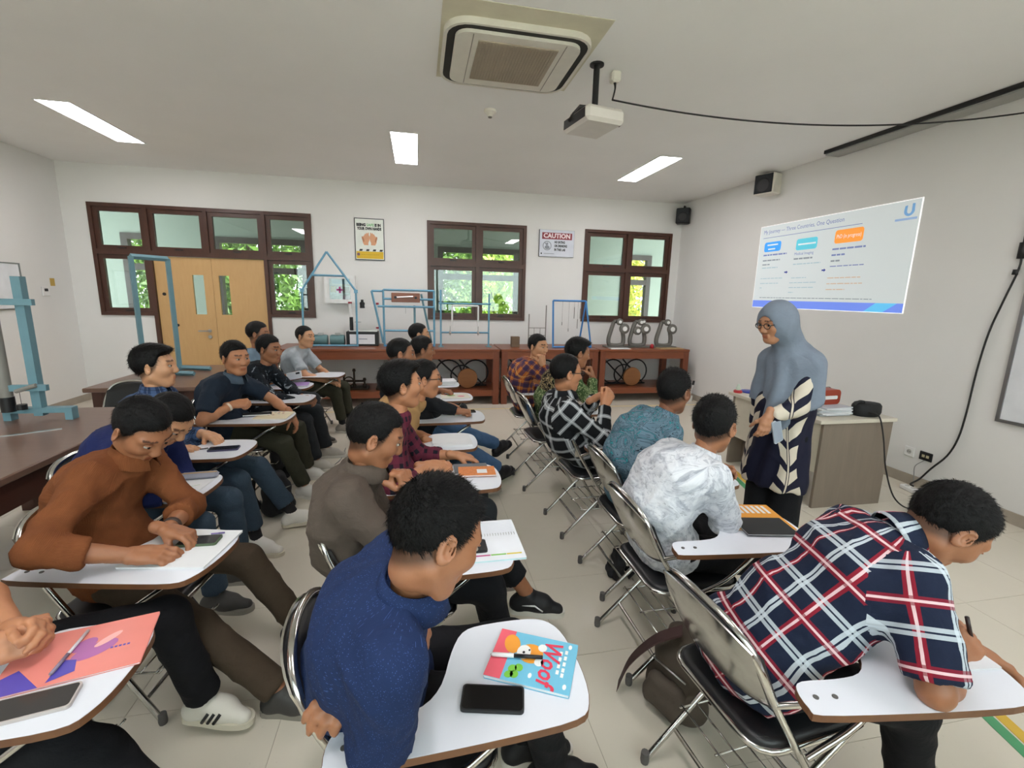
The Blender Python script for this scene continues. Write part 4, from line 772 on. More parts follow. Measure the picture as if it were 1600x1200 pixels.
m = MB(); m.lathe([(0, 0), (.03, 0), (.03, .05), (.012, .07), (0, .072)], sides=10); q = tag(m.build('small_bottle', plain('bright red plastic', '#b3262e', .4), None, True), 'small red bottle between two pulley brackets', 'bottle'); q.location = (aty(1015, 540, 7.12)[0], 7.04, BZ)
# blue portal frame on the far table
t = thing('portal_frame', 'teal steel portal frame standing on the lab table by the door', 'frame', (-2.62, 5.60, .75)); hp = aty(268, 405, 5.74)[2]-.75
P1, P2 = V(-2.62, 5.74, 0), V(-2.80, 5.42, 0); O = V(-2.62, 5.60, 0)
for nm, a, b, w_ in (('post', P1, P1+V(0, 0, hp), .021), ('post', P2, P2+V(0, 0, hp), .021), ('top_bar', P1+V(0, 0, hp), P2+V(0, 0, hp), .021), ('base_bar', P1+V(-.3, .10, .027), P1+V(.35, -.10, .027), .019), ('base_bar', P2+V(-.12, .06, .027), P2+V(.5, -.10, .027), .019)): m = MB(); m.tube([a-O, b-O], w_*1.3, 4); m.build(nm, M_teal, t)
# gauge stand on the near table
bs = atz(66, 655, .75); t = thing('gauge_stand', 'teal steel post stand with a grey tube gauge on the lab table', 'stand', tuple(bs)); th_ = aty(37, 432, bs[1])[2]-.75
m = MB(); m.box((-.026, -.026, .03), (.026, .026, th_)); m.build('post', M_teal, t); m = MB(); m.box((-.20, -.03, .05), (.20, .03, .085)); m.box((-.20, -.03, 0), (-.155, .03, .05)); m.box((.155, -.03, 0), (.20, .03, .05)); m.build('base_bar', M_teal, t)
za, zb = aty(50, 472, bs[1])[2]-.75, aty(60, 604, bs[1])[2]-.75
for z in (za, zb): m = MB(); m.box((-.45, -.055, z-.02), (.09, -.026, z+.02)); m.build('clamp_arm', M_teal, t)
m = MB(); m.cyl((-.15, -.04, zb-.13), (-.15, -.04, za), .034, 14); autosmooth(m.build('gauge_tube', M_greyp, t)); m = MB(); m.cyl((-.15, -.04, zb-.16), (-.15, -.04, zb-.06), .038, 14); autosmooth(m.build('gauge_end', M_black, t)); m = MB(); m.cyl((-.15, -.04, za-.02), (-.15, -.04, za+.10), .03, 12); autosmooth(m.build('gauge_head', M_black, t)); m = MB(); m.cyl((-.08, -.06, zb-.02), (.04, -.06, zb+.02), .014, 8); m.build('clamp_screw', M_greyp, t)
m = MB(); m.cyl((-.06, -.06, zb), (-.06, -.06, .12), .0015, 5); m.cyl((-.06, -.06, .12), (-.06, -.06, .085), .028, 12); m.build('hanging_weight', M_black, t); m = MB(); m.box((-.40, -.05, zb), (-.20, -.045, za)); m.build('scale_plate', plain('pale gauge plate', '#c9cdc9', .4), t)
tag(MB().box((-.16, -.012, 0), (.16, .012, .004)).build('steel_ruler', M_steel), 'thin steel rule lying on the table before the gauge stand', 'ruler'); r_ = bpy.data.objects['steel_ruler']; q = atz(55, 672, .75); r_.location = (q[0], q[1]-.07, .75); r_.rotation_euler = (0, 0, .55)
# ================================================================== PEOPLE: implicit surfaces meshed with surface nets
class Field:
    def __init__(s, lo, hi, h):
        s.lo = np.asarray(lo, float); s.h = h; s.n = np.ceil((np.asarray(hi, float)-s.lo)/h).astype(int)+1
        s.D = np.full(s.n, .3, np.float32)
    def region(s, lo, hi):
        a = np.clip(np.floor((lo-s.lo)/s.h).astype(int), 0, s.n); b = np.clip(np.ceil((hi-s.lo)/s.h).astype(int)+1, 0, s.n)
        if np.any(b <= a): return None
        g = [(s.lo[i]+s.h*np.arange(a[i], b[i])).astype(np.float32) for i in range(3)]
        return tuple(slice(a[i], b[i]) for i in range(3)), g[0][:, None, None], g[1][None, :, None], g[2][None, None, :]
    def blend(s, sl, d, k, sub):
        A = s.D[sl]
        if sub:
            d = -d; h = np.maximum(k-np.abs(A-d), 0)/k if k > 0 else 0; s.D[sl] = np.maximum(A, d)+h*h*k*.25
        else:
            h = np.maximum(k-np.abs(A-d), 0)/k if k > 0 else 0; s.D[sl] = np.minimum(A, d)-h*h*k*.25
    def rc(s, a, b, ra, rb=None, k=.03, sub=False, cut=None):
        rb = ra if rb is None else rb; a = np.asarray(a, float); b = np.asarray(b, float); m = max(ra, rb)+k+3*s.h
        q = s.region(np.minimum(a, b)-m, np.maximum(a, b)+m)
        if q is None: return
        sl, X, Y, Z = q; ba = b-a; L = max(ba@ba, 1e-9); x, y, z = X-np.float32(a[0]), Y-np.float32(a[1]), Z-np.float32(a[2])
        t = np.clip((x*np.float32(ba[0])+y*np.float32(ba[1])+z*np.float32(ba[2]))/np.float32(L), 0, 1)
        d = np.sqrt((x-t*np.float32(ba[0]))**2+(y-t*np.float32(ba[1]))**2+(z-t*np.float32(ba[2]))**2)-(np.float32(ra)+np.float32(rb-ra)*t)
        if cut is not None:
            for p, n in cut: d = np.maximum(d, (X-np.float32(p[0]))*np.float32(n[0])+(Y-np.float32(p[1]))*np.float32(n[1])+(Z-np.float32(p[2]))*np.float32(n[2]))
        s.blend(sl, d.astype(np.float32), k, sub)
    def el(s, c, r, R=None, k=.02, sub=False):
        c = np.asarray(c, float); r = np.asarray(r, float); m = r.max()+k+3*s.h; q = s.region(c-m, c+m)
        if q is None: return
        sl, X, Y, Z = q; p = [X-np.float32(c[0]), Y-np.float32(c[1]), Z-np.float32(c[2])]
        if R is not None: p = [p[0]*np.float32(R[0, i])+p[1]*np.float32(R[1, i])+p[2]*np.float32(R[2, i]) for i in range(3)]
        k0 = np.sqrt(sum((p[i]/np.float32(r[i]))**2 for i in range(3))); k1 = np.sqrt(sum((p[i]/np.float32(r[i]**2))**2 for i in range(3)))+1e-9
        s.blend(sl, (k0*(k0-1)/k1).astype(np.float32), k, sub)
    def plane(s, p, n):
        g = [(s.lo[i]+s.h*np.arange(s.n[i])).astype(np.float32) for i in range(3)]
        d = (g[0][:, None, None]-p[0])*n[0]+(g[1][None, :, None]-p[1])*n[1]+(g[2][None, None, :]-p[2])*n[2]
        s.D = np.maximum(s.D, d.astype(np.float32))
    def mesh(s):
        D = s.D; D[0] = D[-1] = .1; D[:, 0] = D[:, -1] = .1; D[:, :, 0] = D[:, :, -1] = .1
        S = D < 0; nx, ny, nz = D.shape
        c = np.zeros((nx-1, ny-1, nz-1), np.int8)
        for i in (0, 1):
            for j in (0, 1):
                for k in (0, 1): c += S[i:nx-1+i, j:ny-1+j, k:nz-1+k]
        I = np.argwhere((c > 0) & (c < 8)); idx = np.full(c.shape, -1, np.int64); idx[tuple(I.T)] = np.arange(len(I))
        acc = np.zeros((len(I), 3)); cnt = np.zeros(len(I))
        val = {}
        for i in (0, 1):
            for j in (0, 1):
                for k in (0, 1): val[i, j, k] = D[I[:, 0]+i, I[:, 1]+j, I[:, 2]+k].astype(float)
        for ax in range(3):
            for u in (0, 1):
                for w in (0, 1):
                    a = [u, w]; a.insert(ax, 0); b = [u, w]; b.insert(ax, 1); va, vb = val[tuple(a)], val[tuple(b)]; m = (va < 0) != (vb < 0)
                    t = np.where(m, va/np.where(m, va-vb, 1), 0); p = np.tile(np.array(a, float), (len(I), 1)); p[:, ax] = t
                    acc += p*m[:, None]; cnt += m
        Vv = s.lo+s.h*(I+acc/cnt[:, None]); Q = []
        for ax in range(3):
            o1, o2 = [(1, 2), (2, 0), (0, 1)][ax]
            sl0 = [slice(None)]*3; sl1 = [slice(None)]*3; sl0[ax] = slice(0, -1); sl1[ax] = slice(1, None)
            E_ = np.argwhere(S[tuple(sl0)] != S[tuple(sl1)]); E_ = E_[(E_[:, o1] > 0) & (E_[:, o2] > 0) & (E_[:, o1] < D.shape[o1]-1) & (E_[:, o2] < D.shape[o2]-1)]
            ins = S[tuple(E_.T)]; cells = []
            for u, w in ((0, 0), (1, 0), (1, 1), (0, 1)):
                e = E_.copy(); e[:, o1] -= 1-u; e[:, o2] -= 1-w; cells.append(idx[tuple(e.T)])
            q = np.stack(cells, 1); q[~ins] = q[~ins][:, ::-1]; Q.append(q)
        return Vv, np.concatenate(Q)
def vnormals(v, f):
    n = np.zeros_like(v); a = np.cross(v[f[:, 2]]-v[f[:, 0]], v[f[:, 3]]-v[f[:, 1]])
    for i in range(4): np.add.at(n, f[:, i], a)
    return n/(np.linalg.norm(n, axis=1)[:, None]+1e-12)
def wrinkle(p, seed, scale, n=7):
    r = np.random.default_rng(seed); out = np.zeros(len(p)); q = p+.03*np.sin(p[:, [1, 2, 0]]*9+seed)
    for i in range(n):
        k = nrm(r.normal(size=3))*scale*(.7+1.1*r.random()); out += np.sin(q@k+r.random()*6.28)
    out /= math.sqrt(n); return 1-2*np.abs(np.tanh(out*.9))
def mk_mesh(name, v, f, mats, parent, tint=None, uv=None, midx=None, O=None, kind=None):
    me = bpy.data.meshes.new(name); v = v-O if O is not None else v
    if isinstance(f, np.ndarray):
        nf, k = f.shape; me.vertices.add(len(v)); me.vertices.foreach_set('co', v.astype(np.float32).ravel()); me.loops.add(nf*k); me.loops.foreach_set('vertex_index', f.astype(np.int32).ravel())
        me.polygons.add(nf); me.polygons.foreach_set('loop_start', np.arange(0, nf*k, k, dtype=np.int32))
    else: me.from_pydata(v.tolist(), [], [tuple(q) for q in f])
    for m in (mats if isinstance(mats, (list, tuple)) else [mats]): me.materials.append(m)
    me.polygons.foreach_set('use_smooth', np.ones(len(me.polygons), bool))
    if midx is not None: me.polygons.foreach_set('material_index', np.asarray(midx, np.int32))
    if tint is not None:
        at = me.color_attributes.new('tint', 'FLOAT_COLOR', 'POINT'); at.data.foreach_set('color', np.c_[tint, np.ones(len(tint))].astype(np.float32).ravel())
    if uv is not None: l = me.uv_layers.new(name='UVMap'); l.data.foreach_set('uv', uv.astype(np.float32).ravel())
    me.update(); me.validate(); return link(name, me, parent, kind=kind)
# ---------------- templates: heads, hands, shoes
def make_head(h):
    f = Field((-.14, -.12, -.16), (.15, .12, .16), h)
    f.el((-.014, 0, .028), (.097, .077, .088)); f.el((.022, 0, -.020), (.064, .063, .088), k=.035); f.el((.054, 0, -.092), (.030, .030, .024), k=.03)
    for s in (1, -1):
        f.rc((-.005, s*.050, -.055), (.045, s*.022, -.095), .022, .018, k=.03); f.el((.052, s*.040, -.018), (.030, .024, .022), k=.03)
        f.rc((.080, s*.012, .030), (.066, s*.048, .030), .010, .009, k=.018); f.el((.098, s*.032, .010), (.022, .018, .012), k=.014, sub=True)
        f.el((.094, s*.011, -.030), (.011, .008, .008), k=.008)
        R = np.array([[math.cos(.5), -math.sin(.5)*s, 0], [math.sin(.5)*s, math.cos(.5), 0], [0, 0, 1]]); f.el((-.012, s*.083, -.004), (.020, .0075, .033), R, k=.008); f.el((-.008, s*.089, .0), (.011, .006, .019), R, k=.005, sub=True)
    f.rc((.086, 0, .022), (.101, 0, -.022), .0075, .0125, k=.016); f.rc((.082, -.016, -.0565), (.082, .016, -.0565), .0075, k=.008); f.rc((.081, -.013, -.068), (.081, .013, -.068), .0085, k=.008); f.rc((.098, -.022, -.0622), (.098, .022, -.0622), .0025, k=.004, sub=True)
    f.rc((-.022, 0, -.035), (-.026, 0, -.075), .050, .046, k=.03); v, q = f.mesh()
    t = np.ones((len(v), 3)); x, y, z = v.T
    lips = (x > .070) & (np.abs(y) < .021-.25*np.abs(z+.063)) & (z < -.053) & (z > -.074); t[lips] = (.84, .60, .58)
    brow = (x > .05) & (np.abs(np.abs(y)-.033) < .021) & (np.abs(z-.035-.12*np.minimum(.02, np.abs(np.abs(y)-.03))) < .0035+h*.2); t[brow] = (.22, .18, .17)
    fade = np.clip((z-hair_line(x)+.020)/.026, 0, 1)*np.clip((.06-x)/.03, .25, 1)*(np.abs(y) < .0785); t = t*(1-.72*fade[:, None])
    eyes = MB()
    for s in (1, -1):
        sph = uvs(.0125, 10, 8); ev, ef = sph; eyes.add(ev*[.9, 1.15, .58]+[.0765, s*.0315, .0075], ef, 1); eyes.add(ev*[.35, .45, .45]+[.0858, s*.0315, .008], ef, 2)
        lid = ev*[1.0, 1.3, .35]+[.0775, s*.0315, .0175]; eyes.add(lid, ef, 0)
    return v, q, t, np.concatenate(eyes.v), eyes.f, eyes.m
def hair_line(x):
    t = np.clip((x-.018)/.026, 0, 1); t = t*t*(3-2*t); return np.where(x < .018, .042+.80*(x-.07), .0004+t*.061+np.maximum(x-.044, 0)*.35)
def uvs(r, nu, nv):
    v = [(0, 0, r)]; F_ = []
    for j in range(1, nv):
        for i in range(nu): a = math.pi*j/nv; b = 2*math.pi*i/nu; v.append((r*math.sin(a)*math.cos(b), r*math.sin(a)*math.sin(b), r*math.cos(a)))
    v.append((0, 0, -r)); n = len(v)-1
    for i in range(nu): F_.append((0, 1+i, 1+(i+1) % nu)); F_.append((n, n-nu+(i+1) % nu, n-nu+i))
    for j in range(nv-2):
        for i in range(nu): a = 1+j*nu; F_.append((a+i, a+nu+i, a+nu+(i+1) % nu, a+(i+1) % nu))
    return np.array(v), F_
def make_hair(h, style):
    top, side = {'short': (.011, .006), 'buzz': (.005, .003), 'full': (.020, .009), 'crop': (.015, .0055)}[style]
    f = Field((-.15, -.12, -.12), (.15, .12, .18), h); f.el((-.015, 0, .028+top*.4), (.097+top*.55, .0765+side, .088+top*.75))
    if style == 'full': f.el((.045, 0, .095), (.05, .055, .025), k=.03)
    g = [(f.lo[i]+h*np.arange(f.n[i])) for i in range(3)]; X, Y_, Z = np.meshgrid(*g, indexing='ij')
    cut = (hair_line(X)-Z+.003*np.sin(Y_*140+X*60)+.002*np.sin(Y_*310+Z*90))*.8; f.D = (f.D+(top*.75)*(1-np.clip((Z-hair_line(X))/.030, 0, 1))**1.5).astype(np.float32); f.D = np.maximum(f.D, cut.astype(np.float32)); f.el((-.008, .09, -.012), (.022, .03, .026), k=.006, sub=True); f.el((-.008, -.09, -.012), (.022, .03, .026), k=.006, sub=True)
    v, q = f.mesh(); n = vnormals(v, q); keep = v[:, 2]-hair_line(v[:, 0]) > .012
    v = v+n*(wrinkle(v, 3, 130)*.0016*keep)[:, None]; return v, q, n
def hand_chain(curls, spread=.06, thumb=(.9, .3)):
    """bone list of a right hand: wrist at 0, fingers +x, palm -z, thumb +y"""
    B = []; yk = [.030, .010, -.010, -.028]; ln = [.072, .080, .074, .058]; kx = [.088, .092, .088, .080]
    B += [((-.05, 0, 0), (.0, 0, 0), .0245, .025), ((.0, .012, 0), (.045, .018, 0), .0225, .020), ((.0, -.012, 0), (.045, -.016, 0), .0225, .019)]
    for i in range(4):
        p = V(kx[i], yk[i], 0); B.append(((.03, yk[i]*.8, 0), p, .0165, .0115)); a = 0; c = curls[i]; yaw = spread*(1.5-i)
        for j, (fr, rr, r2) in enumerate(((.46, .0100, .0092), (.31, .0092, .0084), (.23, .0084, .0070))):
            a += c[j]; d = V(math.cos(a)*math.cos(yaw), math.cos(a)*math.sin(yaw), -math.sin(a)); q = p+d*ln[i]*fr; B.append((p, q, rr, r2)); p = q
    a, b = thumb; p = V(.018, .024, -.008); d = V(math.cos(a), math.sin(a), -b); q = p+nrm(d)*.046; B.append((p, q, .0155, .0118)); a *= .55; d = V(math.cos(a), math.sin(a), -b*1.6); p2 = q+nrm(d)*.032; B.append((q, p2, .0115, .010)); a *= .5; d = V(math.cos(a), math.sin(a), -b*1.9); B.append((p2, p2+nrm(d)*.026, .010, .0078)); return B
HP = {'flat': ([(.12, .22, .15), (.10, .2, .15), (.12, .25, .18), (.18, .3, .2)], .09, (.9, .25)), 'relax': ([(.35, .5, .3), (.45, .6, .35), (.5, .65, .4), (.55, .7, .4)], .05, (.7, .5)),
      'fist': ([(1.25, 1.5, .8), (1.3, 1.5, .8), (1.35, 1.5, .8), (1.35, 1.5, .8)], .02, (.45, .75)), 'pinch': ([(.55, .75, .35), (.65, .9, .5), (.9, 1.2, .7), (1.0, 1.3, .7)], .02, (.5, .75)), 'clasp': ([(.7, .9, .4), (.75, .95, .4), (.8, 1.0, .45), (.85, 1.0, .45)], .05, (.35, .35)), 'point': ([(.1, .1, .05), (.7, 1.0, .5), (.8, 1.1, .6), (.9, 1.1, .6)], .04, (.8, .4))}
_hc = {}
def make_hand(pose, h):
    if (pose, h) in _hc: return _hc[pose, h]
    f = Field((-.09, -.08, -.12), (.20, .11, .06), h)
    for a, b, ra, rb in hand_chain(*HP[pose]): f.rc(a, b, ra, rb, k=.009)
    v, q = f.mesh(); _hc[pose, h] = (v, q); return v, q
_sc = {}
def make_shoe(h):
    if h in _sc: return _sc[h]
    f = Field((-.12, -.08, -.10), (.24, .08, .09), h)     # ankle at origin, ground at -.085
    f.rc((-.045, 0, -.045), (-.01, 0, .0), .036, .040, k=.03); f.rc((-.045, 0, -.048), (.06, .004, -.048), .036, .040, k=.03); f.rc((.05, .004, -.045), (.145, -.006, -.058), .040, .028, k=.03); f.rc((.01, 0, -.015), (.075, .002, -.03), .032, .034, k=.03)
    f.plane((0, 0, -.070), (0, 0, -1)); f.plane((0, 0, .030), (-.25, 0, 1)); v, q = f.mesh()
    o = catmull([V(-.088, 0), V(-.072, .034), (V(.0, .038)), V(.08, .047), V(.15, .040), V(.183, .005), V(.165, -.032), V(.09, -.044), V(.0, -.037), V(-.07, -.033)], 3, True); _sc[h] = (v, q, o); return _sc[h]
HS = 1.05
HEAD = {}
for _k, _h in (('hi', .0045), ('mid', .0058), ('lo', .008)):
    _t = make_head(_h); HEAD[_k] = (_t[0]*HS, _t[1], _t[2], _t[3]*HS)+_t[4:]
_hh = {}
def hair_t(style, r):
    if (style, r) not in _hh: _hh[style, r] = make_hair({'hi': .005, 'mid': .0065, 'lo': .0085}[r], style)
    return _hh[style, r]
def skin_mat(name, c):
    if name in MATS: return MATS[name]
    t = NT(name); at = t.n('ShaderNodeAttribute', attribute_name='tint'); f = t.noise(t.coord(), 45, 4, .6); cc = lin(c); base = t.mix(f, tuple(x*.88 for x in cc), tuple(x*1.1 for x in cc))
    mx = t.n('ShaderNodeMix', data_type='RGBA', blend_type='MULTIPLY', i_0=1.0); t.l(base, mx.inputs[6]); t.l(at.outputs['Color'], mx.inputs[7]); t.bump(t.noise(t.coord(), 260, 2), .08, .002)
    t.done(mx.outputs[2], .48); t.b.inputs['Subsurface Weight'].default_value = .06; t.b.inputs['Subsurface Radius'].default_value = (.02, .008, .004); MATS[name] = t.m; return t.m
SKIN = {k: skin_mat('skin tone '+n, c) for k, n, c in ((0, 'tan', '#b67d5a'), (1, 'brown', '#9c6849'), (2, 'light tan', '#c8946f'), (3, 'deep brown', '#85553b'))}
M_eye = plain('eye white', '#a89c90', .4); M_iris = plain('dark iris', '#1a0f0b', .15)
def hair_mat():
    t = NT('short black hair'); v = t.mapping(t.coord(), (60, 60, 25)); f = t.noise(v, 6, 4, .7); t.bump(f, .7, .004); t.done(t.mix(f, '#030303', '#0d0b0b'), .5, spec=.22); return t.m
M_hair = hair_mat()
def ik(a, b, l1, l2, pole):
    d = b-a; L = np.linalg.norm(d); L2 = min(max(L, abs(l1-l2)+.02), (l1+l2)*.998); u = d/(L+1e-9); b = a+u*L2
    x = (l1*l1-l2*l2+L2*L2)/(2*L2); hgt = math.sqrt(max(l1*l1-x*x, 0)); p = pole-u*(pole@u); return a+u*x+nrm(p)*hgt, b
def frame_xz(x, z):
    x = nrm(x); z = np.asarray(z, float); z = nrm(z-x*(z@x)); return np.stack([x, np.cross(z, x), z], 1)
def rot_ypr(yaw, pitch, roll=0):
    x = V(math.cos(yaw)*math.cos(pitch), math.sin(yaw)*math.cos(pitch), -math.sin(pitch)); y = V(-math.sin(yaw), math.cos(yaw), 0); z = np.cross(x, y)
    c, s = math.cos(roll), math.sin(roll); return np.stack([x, c*y+s*z, -s*y+c*z], 1)
rad = math.radians
DBG = ()
def person(key, label, head, yaw, hyaw, hpitch, hands, feet=None, shirt=None, sleeve='short', pants=None, shoes=('#3a3836', '#8a857c', '#2a2a2c'), sock=None, skin=0, hair='short', res='mid', hroll=0, pelvis=None, shyaw=0, bulk=1., collar=None, glasses=False, barefoot_len=.06, cuff=None, hairn=1500, sleeve_t=None, pant_cut=.93, neck=None, ua=.285, fa=.245):
    """seated person; head is the head centre, hands = {'R':(wrist, finger dir, back-of-hand normal, pose, elbow pole), 'L':...}"""
    cx_, cy_, ca = CP[key] if key in CP else (0, 0, 0)
    H = {'hi': .0095, 'mid': .012, 'lo': .015}[res]; HH = {'hi': .0045, 'mid': .0055, 'lo': .007}[res]
    P = V(cx_, cy_, 0)+rotz(rad(ca))@V(-.07, 0, 0)+V(0, 0, .575) if pelvis is None else np.asarray(pelvis, float)
    head = np.asarray(head, float); Rh = rot_ypr(rad(hyaw), rad(hpitch), rad(hroll))
    NT_ = head+Rh@V(-.028, 0, -.062); N = NT_-.095*nrm(nrm(NT_-P)*.7+V(0, 0, .4)) if neck is None else np.asarray(neck, float)
    Ls = np.linalg.norm(N-P)
    if key in DBG: print('DBG', key, 'P', P.round(3), 'N', N.round(3), 'Ls', round(Ls, 3))
    if Ls > .57 or Ls < .36: print('SPINE', key, round(Ls, 3), head.round(2), P.round(2))
    sp = nrm(N-P); y0 = rad(yaw); lat = V(-math.sin(y0), math.cos(y0), 0); y1 = y0+rad(shyaw); lat2 = V(-math.sin(y1), math.cos(y1), 0)
    fw = nrm(np.cross(lat, sp)); lat2 = nrm(lat2-sp*(lat2@sp)*.45); fw2 = nrm(np.cross(lat2, sp)); bul = .5*math.sqrt(max(.53**2-Ls**2, 0))
    def spine(t): return P+(N-P)*t-fw*(bul*math.sin(math.pi*t)*.75+.012)
    Wp, Cp, Sp = spine(.36), spine(.70), spine(.90); b = bulk
    sh = {s: Sp+(1 if s == 'L' else -1)*lat2*.158*b-V(0, 0, .012) for s in 'LR'}; arms = {}
    for s in 'RL':
        sg = 1 if s == 'L' else -1; hd = (hands or {}).get(s)
        if hd is None: hd = (P+fw*.30+lat*sg*.14+V(0, 0, .12), fw+V(0, 0, -.3), V(0, 0, 1), 'relax', None)
        w_, fd, bn, pose, pole = hd
        if isinstance(pole, tuple): pole = np.asarray(pole[1], float)-(sh[s]+np.asarray(w_, float))/2
        pole = sg*lat2*.5+V(0, 0, -1)-fw*.4 if pole is None else np.asarray(pole, float)
        e, w2 = ik(sh[s], np.asarray(w_, float), ua, fa, pole); arms[s] = (e, w2, np.asarray(fd, float) if fd is not None else w2-e, np.asarray(bn, float), pose)
    if key in DBG: print('DBG', key, {s: (sh[s].round(3), arms[s][0].round(3), arms[s][1].round(3)) for s in 'LR'})
    legs = {}
    for s in 'LR':
        sg = 1 if s == 'L' else -1; hip = P+lat*sg*.085+V(0, 0, -.005)
        ft = (feet or {}).get(s); 
        if ft is None: ft = (V(P[0], P[1], 0)+V(math.cos(y0), math.sin(y0), 0)*.47+lat*sg*.13+V(0, 0, .088), None, 0)
        an, fdir, fp = (ft+(None, 0))[:3] if isinstance(ft, tuple) else (ft, None, 0)
        kn, an2 = ik(hip, np.asarray(an, float), .43, .41, V(math.cos(y0), math.sin(y0), 0)*.4+V(0, 0, 1)+lat*sg*.15); legs[s] = (hip, kn, an2, yaw if fdir is None else fdir, fp)
    root = thing('person', label, 'person', (P[0], P[1], 0), group='seated audience'); O = V(P[0], P[1], 0)
    allp = [P, N, head]+[q for a in arms.values() for q in a[:2]]+[q for l in legs.values() for q in l[:3]]; lo = np.min(allp, 0)-.2; hi = np.max(allp, 0)+.2
    # ---- body: one continuous skin surface with head and hands
    f = Field(lo, hi, max(H, .012)); f.rc(P-lat*.07, P+lat*.07, .085*b, k=.05); f.rc(Wp-lat*.05, Wp+lat*.05, .080*b, k=.06); f.rc(Cp-lat2*.07*b, Cp+lat2*.07*b, .085*b, k=.07); f.rc(P, Wp, .085, k=.05); f.rc(Wp, Cp, .085, k=.05)
    f.rc(Sp-lat2*.10*b, Sp+lat2*.10*b, .058, k=.05); f.rc(N-sp*.03, head+Rh@V(-.025, 0, -.05), .048*b, .049, k=.012)
    for s in 'LR':
        e, w2 = arms[s][:2]; f.rc(sh[s], e, .046, .037, k=.03); m_ = e+(w2-e)*.3; f.rc(e, m_, .036, .039*b, k=.02); f.rc(m_, w2, .039*b, .0255, k=.02); hip, kn, an = legs[s][:3]; f.rc(hip, kn, .068, .05, k=.03); f.rc(kn, kn+(an-kn)*.35, .047, .05, k=.02); f.rc(kn+(an-kn)*.35, an, .05, .033, k=.02)
    bv, bf = f.mesh(); V_ = [bv]; F_ = [tuple(q) for q in bf.tolist()]; T_ = [np.ones((len(bv), 3))]; MI = [0]*len(bf); off = len(bv)
    hv, hf, ht, ev, ef, em = HEAD[res]; V_.append(hv@Rh.T+head); F_ += [tuple(int(i)+off for i in q) for q in hf.tolist()]; T_.append(ht); MI += [0]*len(hf); off += len(hv)
    V_.append(ev@Rh.T+head); F_ += [tuple(int(i)+off for i in q) for q in ef]; T_.append(np.ones((len(ev), 3))*.9); MI += list(em); off += len(ev)
    for s in 'RL':
        e, w2, fd, bn, pose = arms[s]; hv2, hf2 = make_hand(pose, HH); q = hv2.copy(); ff = hf2
        if s == 'L': q[:, 1] *= -1; ff = hf2[:, ::-1]
        R = frame_xz(fd, bn); V_.append(q@R.T+w2); F_ += [tuple(int(i)+off for i in k) for k in ff.tolist()]; T_.append(np.ones((len(q), 3))); MI += [0]*len(ff); off += len(q)
    mk_mesh('body', np.concatenate(V_), F_, [SKIN[skin], M_eye, M_iris], root, tint=np.concatenate(T_), midx=MI, O=O)
    # ---- hair
    gv, gf, gn = hair_t(hair, res); W = (gv*HS)@Rh.T+head; faces = [tuple(q) for q in gf.tolist()]
    r = np.random.default_rng(abs(hash(key)) % 999 if False else sum(map(ord, key))); up = np.where(gv[:, 2]-hair_line(gv[:, 0]) > -.004)[0]
    if hairn and len(up):
        pk = r.choice(up, hairn); p = gv[pk]+r.normal(0, .002, (hairn, 3)); n = gn[pk]; crown = V(-.075, .01, .085); tg = p-crown; tg -= n*np.sum(tg*n, 1)[:, None]; tg /= np.linalg.norm(tg, axis=1)[:, None]+1e-6; sw = np.cross(n, tg)
        d = n*.55+tg*.8+sw*.35+r.normal(0, .22, (hairn, 3)); d /= np.linalg.norm(d, axis=1)[:, None]; L = {'buzz': .005, 'short': .010, 'crop': .014, 'full': .018}[hair]*(.6+.8*r.random(hairn))[:, None]
        sd = np.cross(d, n); sd /= np.linalg.norm(sd, axis=1)[:, None]+1e-6; p = p-n*.002; w_ = .0012
        tv = np.stack([p-sd*w_, p+sd*w_, p+d*L], 1).reshape(-1, 3)*HS@Rh.T+head; b0 = len(W); W = np.r_[W, tv]; faces += [(b0+3*i, b0+3*i+1, b0+3*i+2) for i in range(hairn)]
    mk_mesh('hair', W, faces, M_hair, root, O=O)
    # ---- shirt
    f = Field(lo, hi, H); ii = .022; seatz = P[2]-.108
    f.rc(P-lat*.075*b, P+lat*.075*b, .118*b, k=.05); f.rc(Wp-lat*.062*b, Wp+lat*.062*b, .118*b, k=.08); f.rc(P, Wp, .120*b, k=.05); f.rc(Wp+fw*.02, Cp+fw*.01, .115*b, k=.05); f.rc(Cp-lat2*.085*b, Cp+lat2*.085*b, .108*b, k=.08); f.rc(Sp-lat2*.105*b-V(0, 0, .01), Sp+lat2*.10*b-V(0, 0, .01), .073, k=.06); f.rc(Sp, N-sp*.022, .075, .062, k=.03)
    nk = nrm(NT_-N); f.rc(N+nk*.045, NT_+nk*.05, .050, .052, k=.010, sub=True); f.plane((0, 0, seatz+.003), (0, 0, -1)); f.plane(P+fw*.15, fw*.95+V(0, 0, -.3))
    for s in 'LR':
        e, w2 = arms[s][:2]; ax = nrm(e-sh[s]); fa = nrm(w2-e)
        if sleeve == 'short': tt = .78 if sleeve_t is None else sleeve_t; c = sh[s]+(e-sh[s])*tt; f.rc(sh[s], sh[s]+(e-sh[s])*(tt+.25), .066*b, .064*b, k=.05, cut=[(c, ax)])
        else:
            tt = {'long': .93, 'roll': .50}[sleeve] if sleeve_t is None else sleeve_t; f.rc(sh[s], e, .064*b, .054*b, k=.05); c = e+(w2-e)*tt; f.rc(e, e+(w2-e)*(tt+.2), .054*b, .040+(.010 if sleeve == 'roll' else 0), k=.03, cut=[(c, fa)])
            if sleeve == 'roll': f.rc(c-fa*.06, c+fa*.05, .054, .054, k=.01, cut=[(c, fa), (c-fa*.055, -fa)])
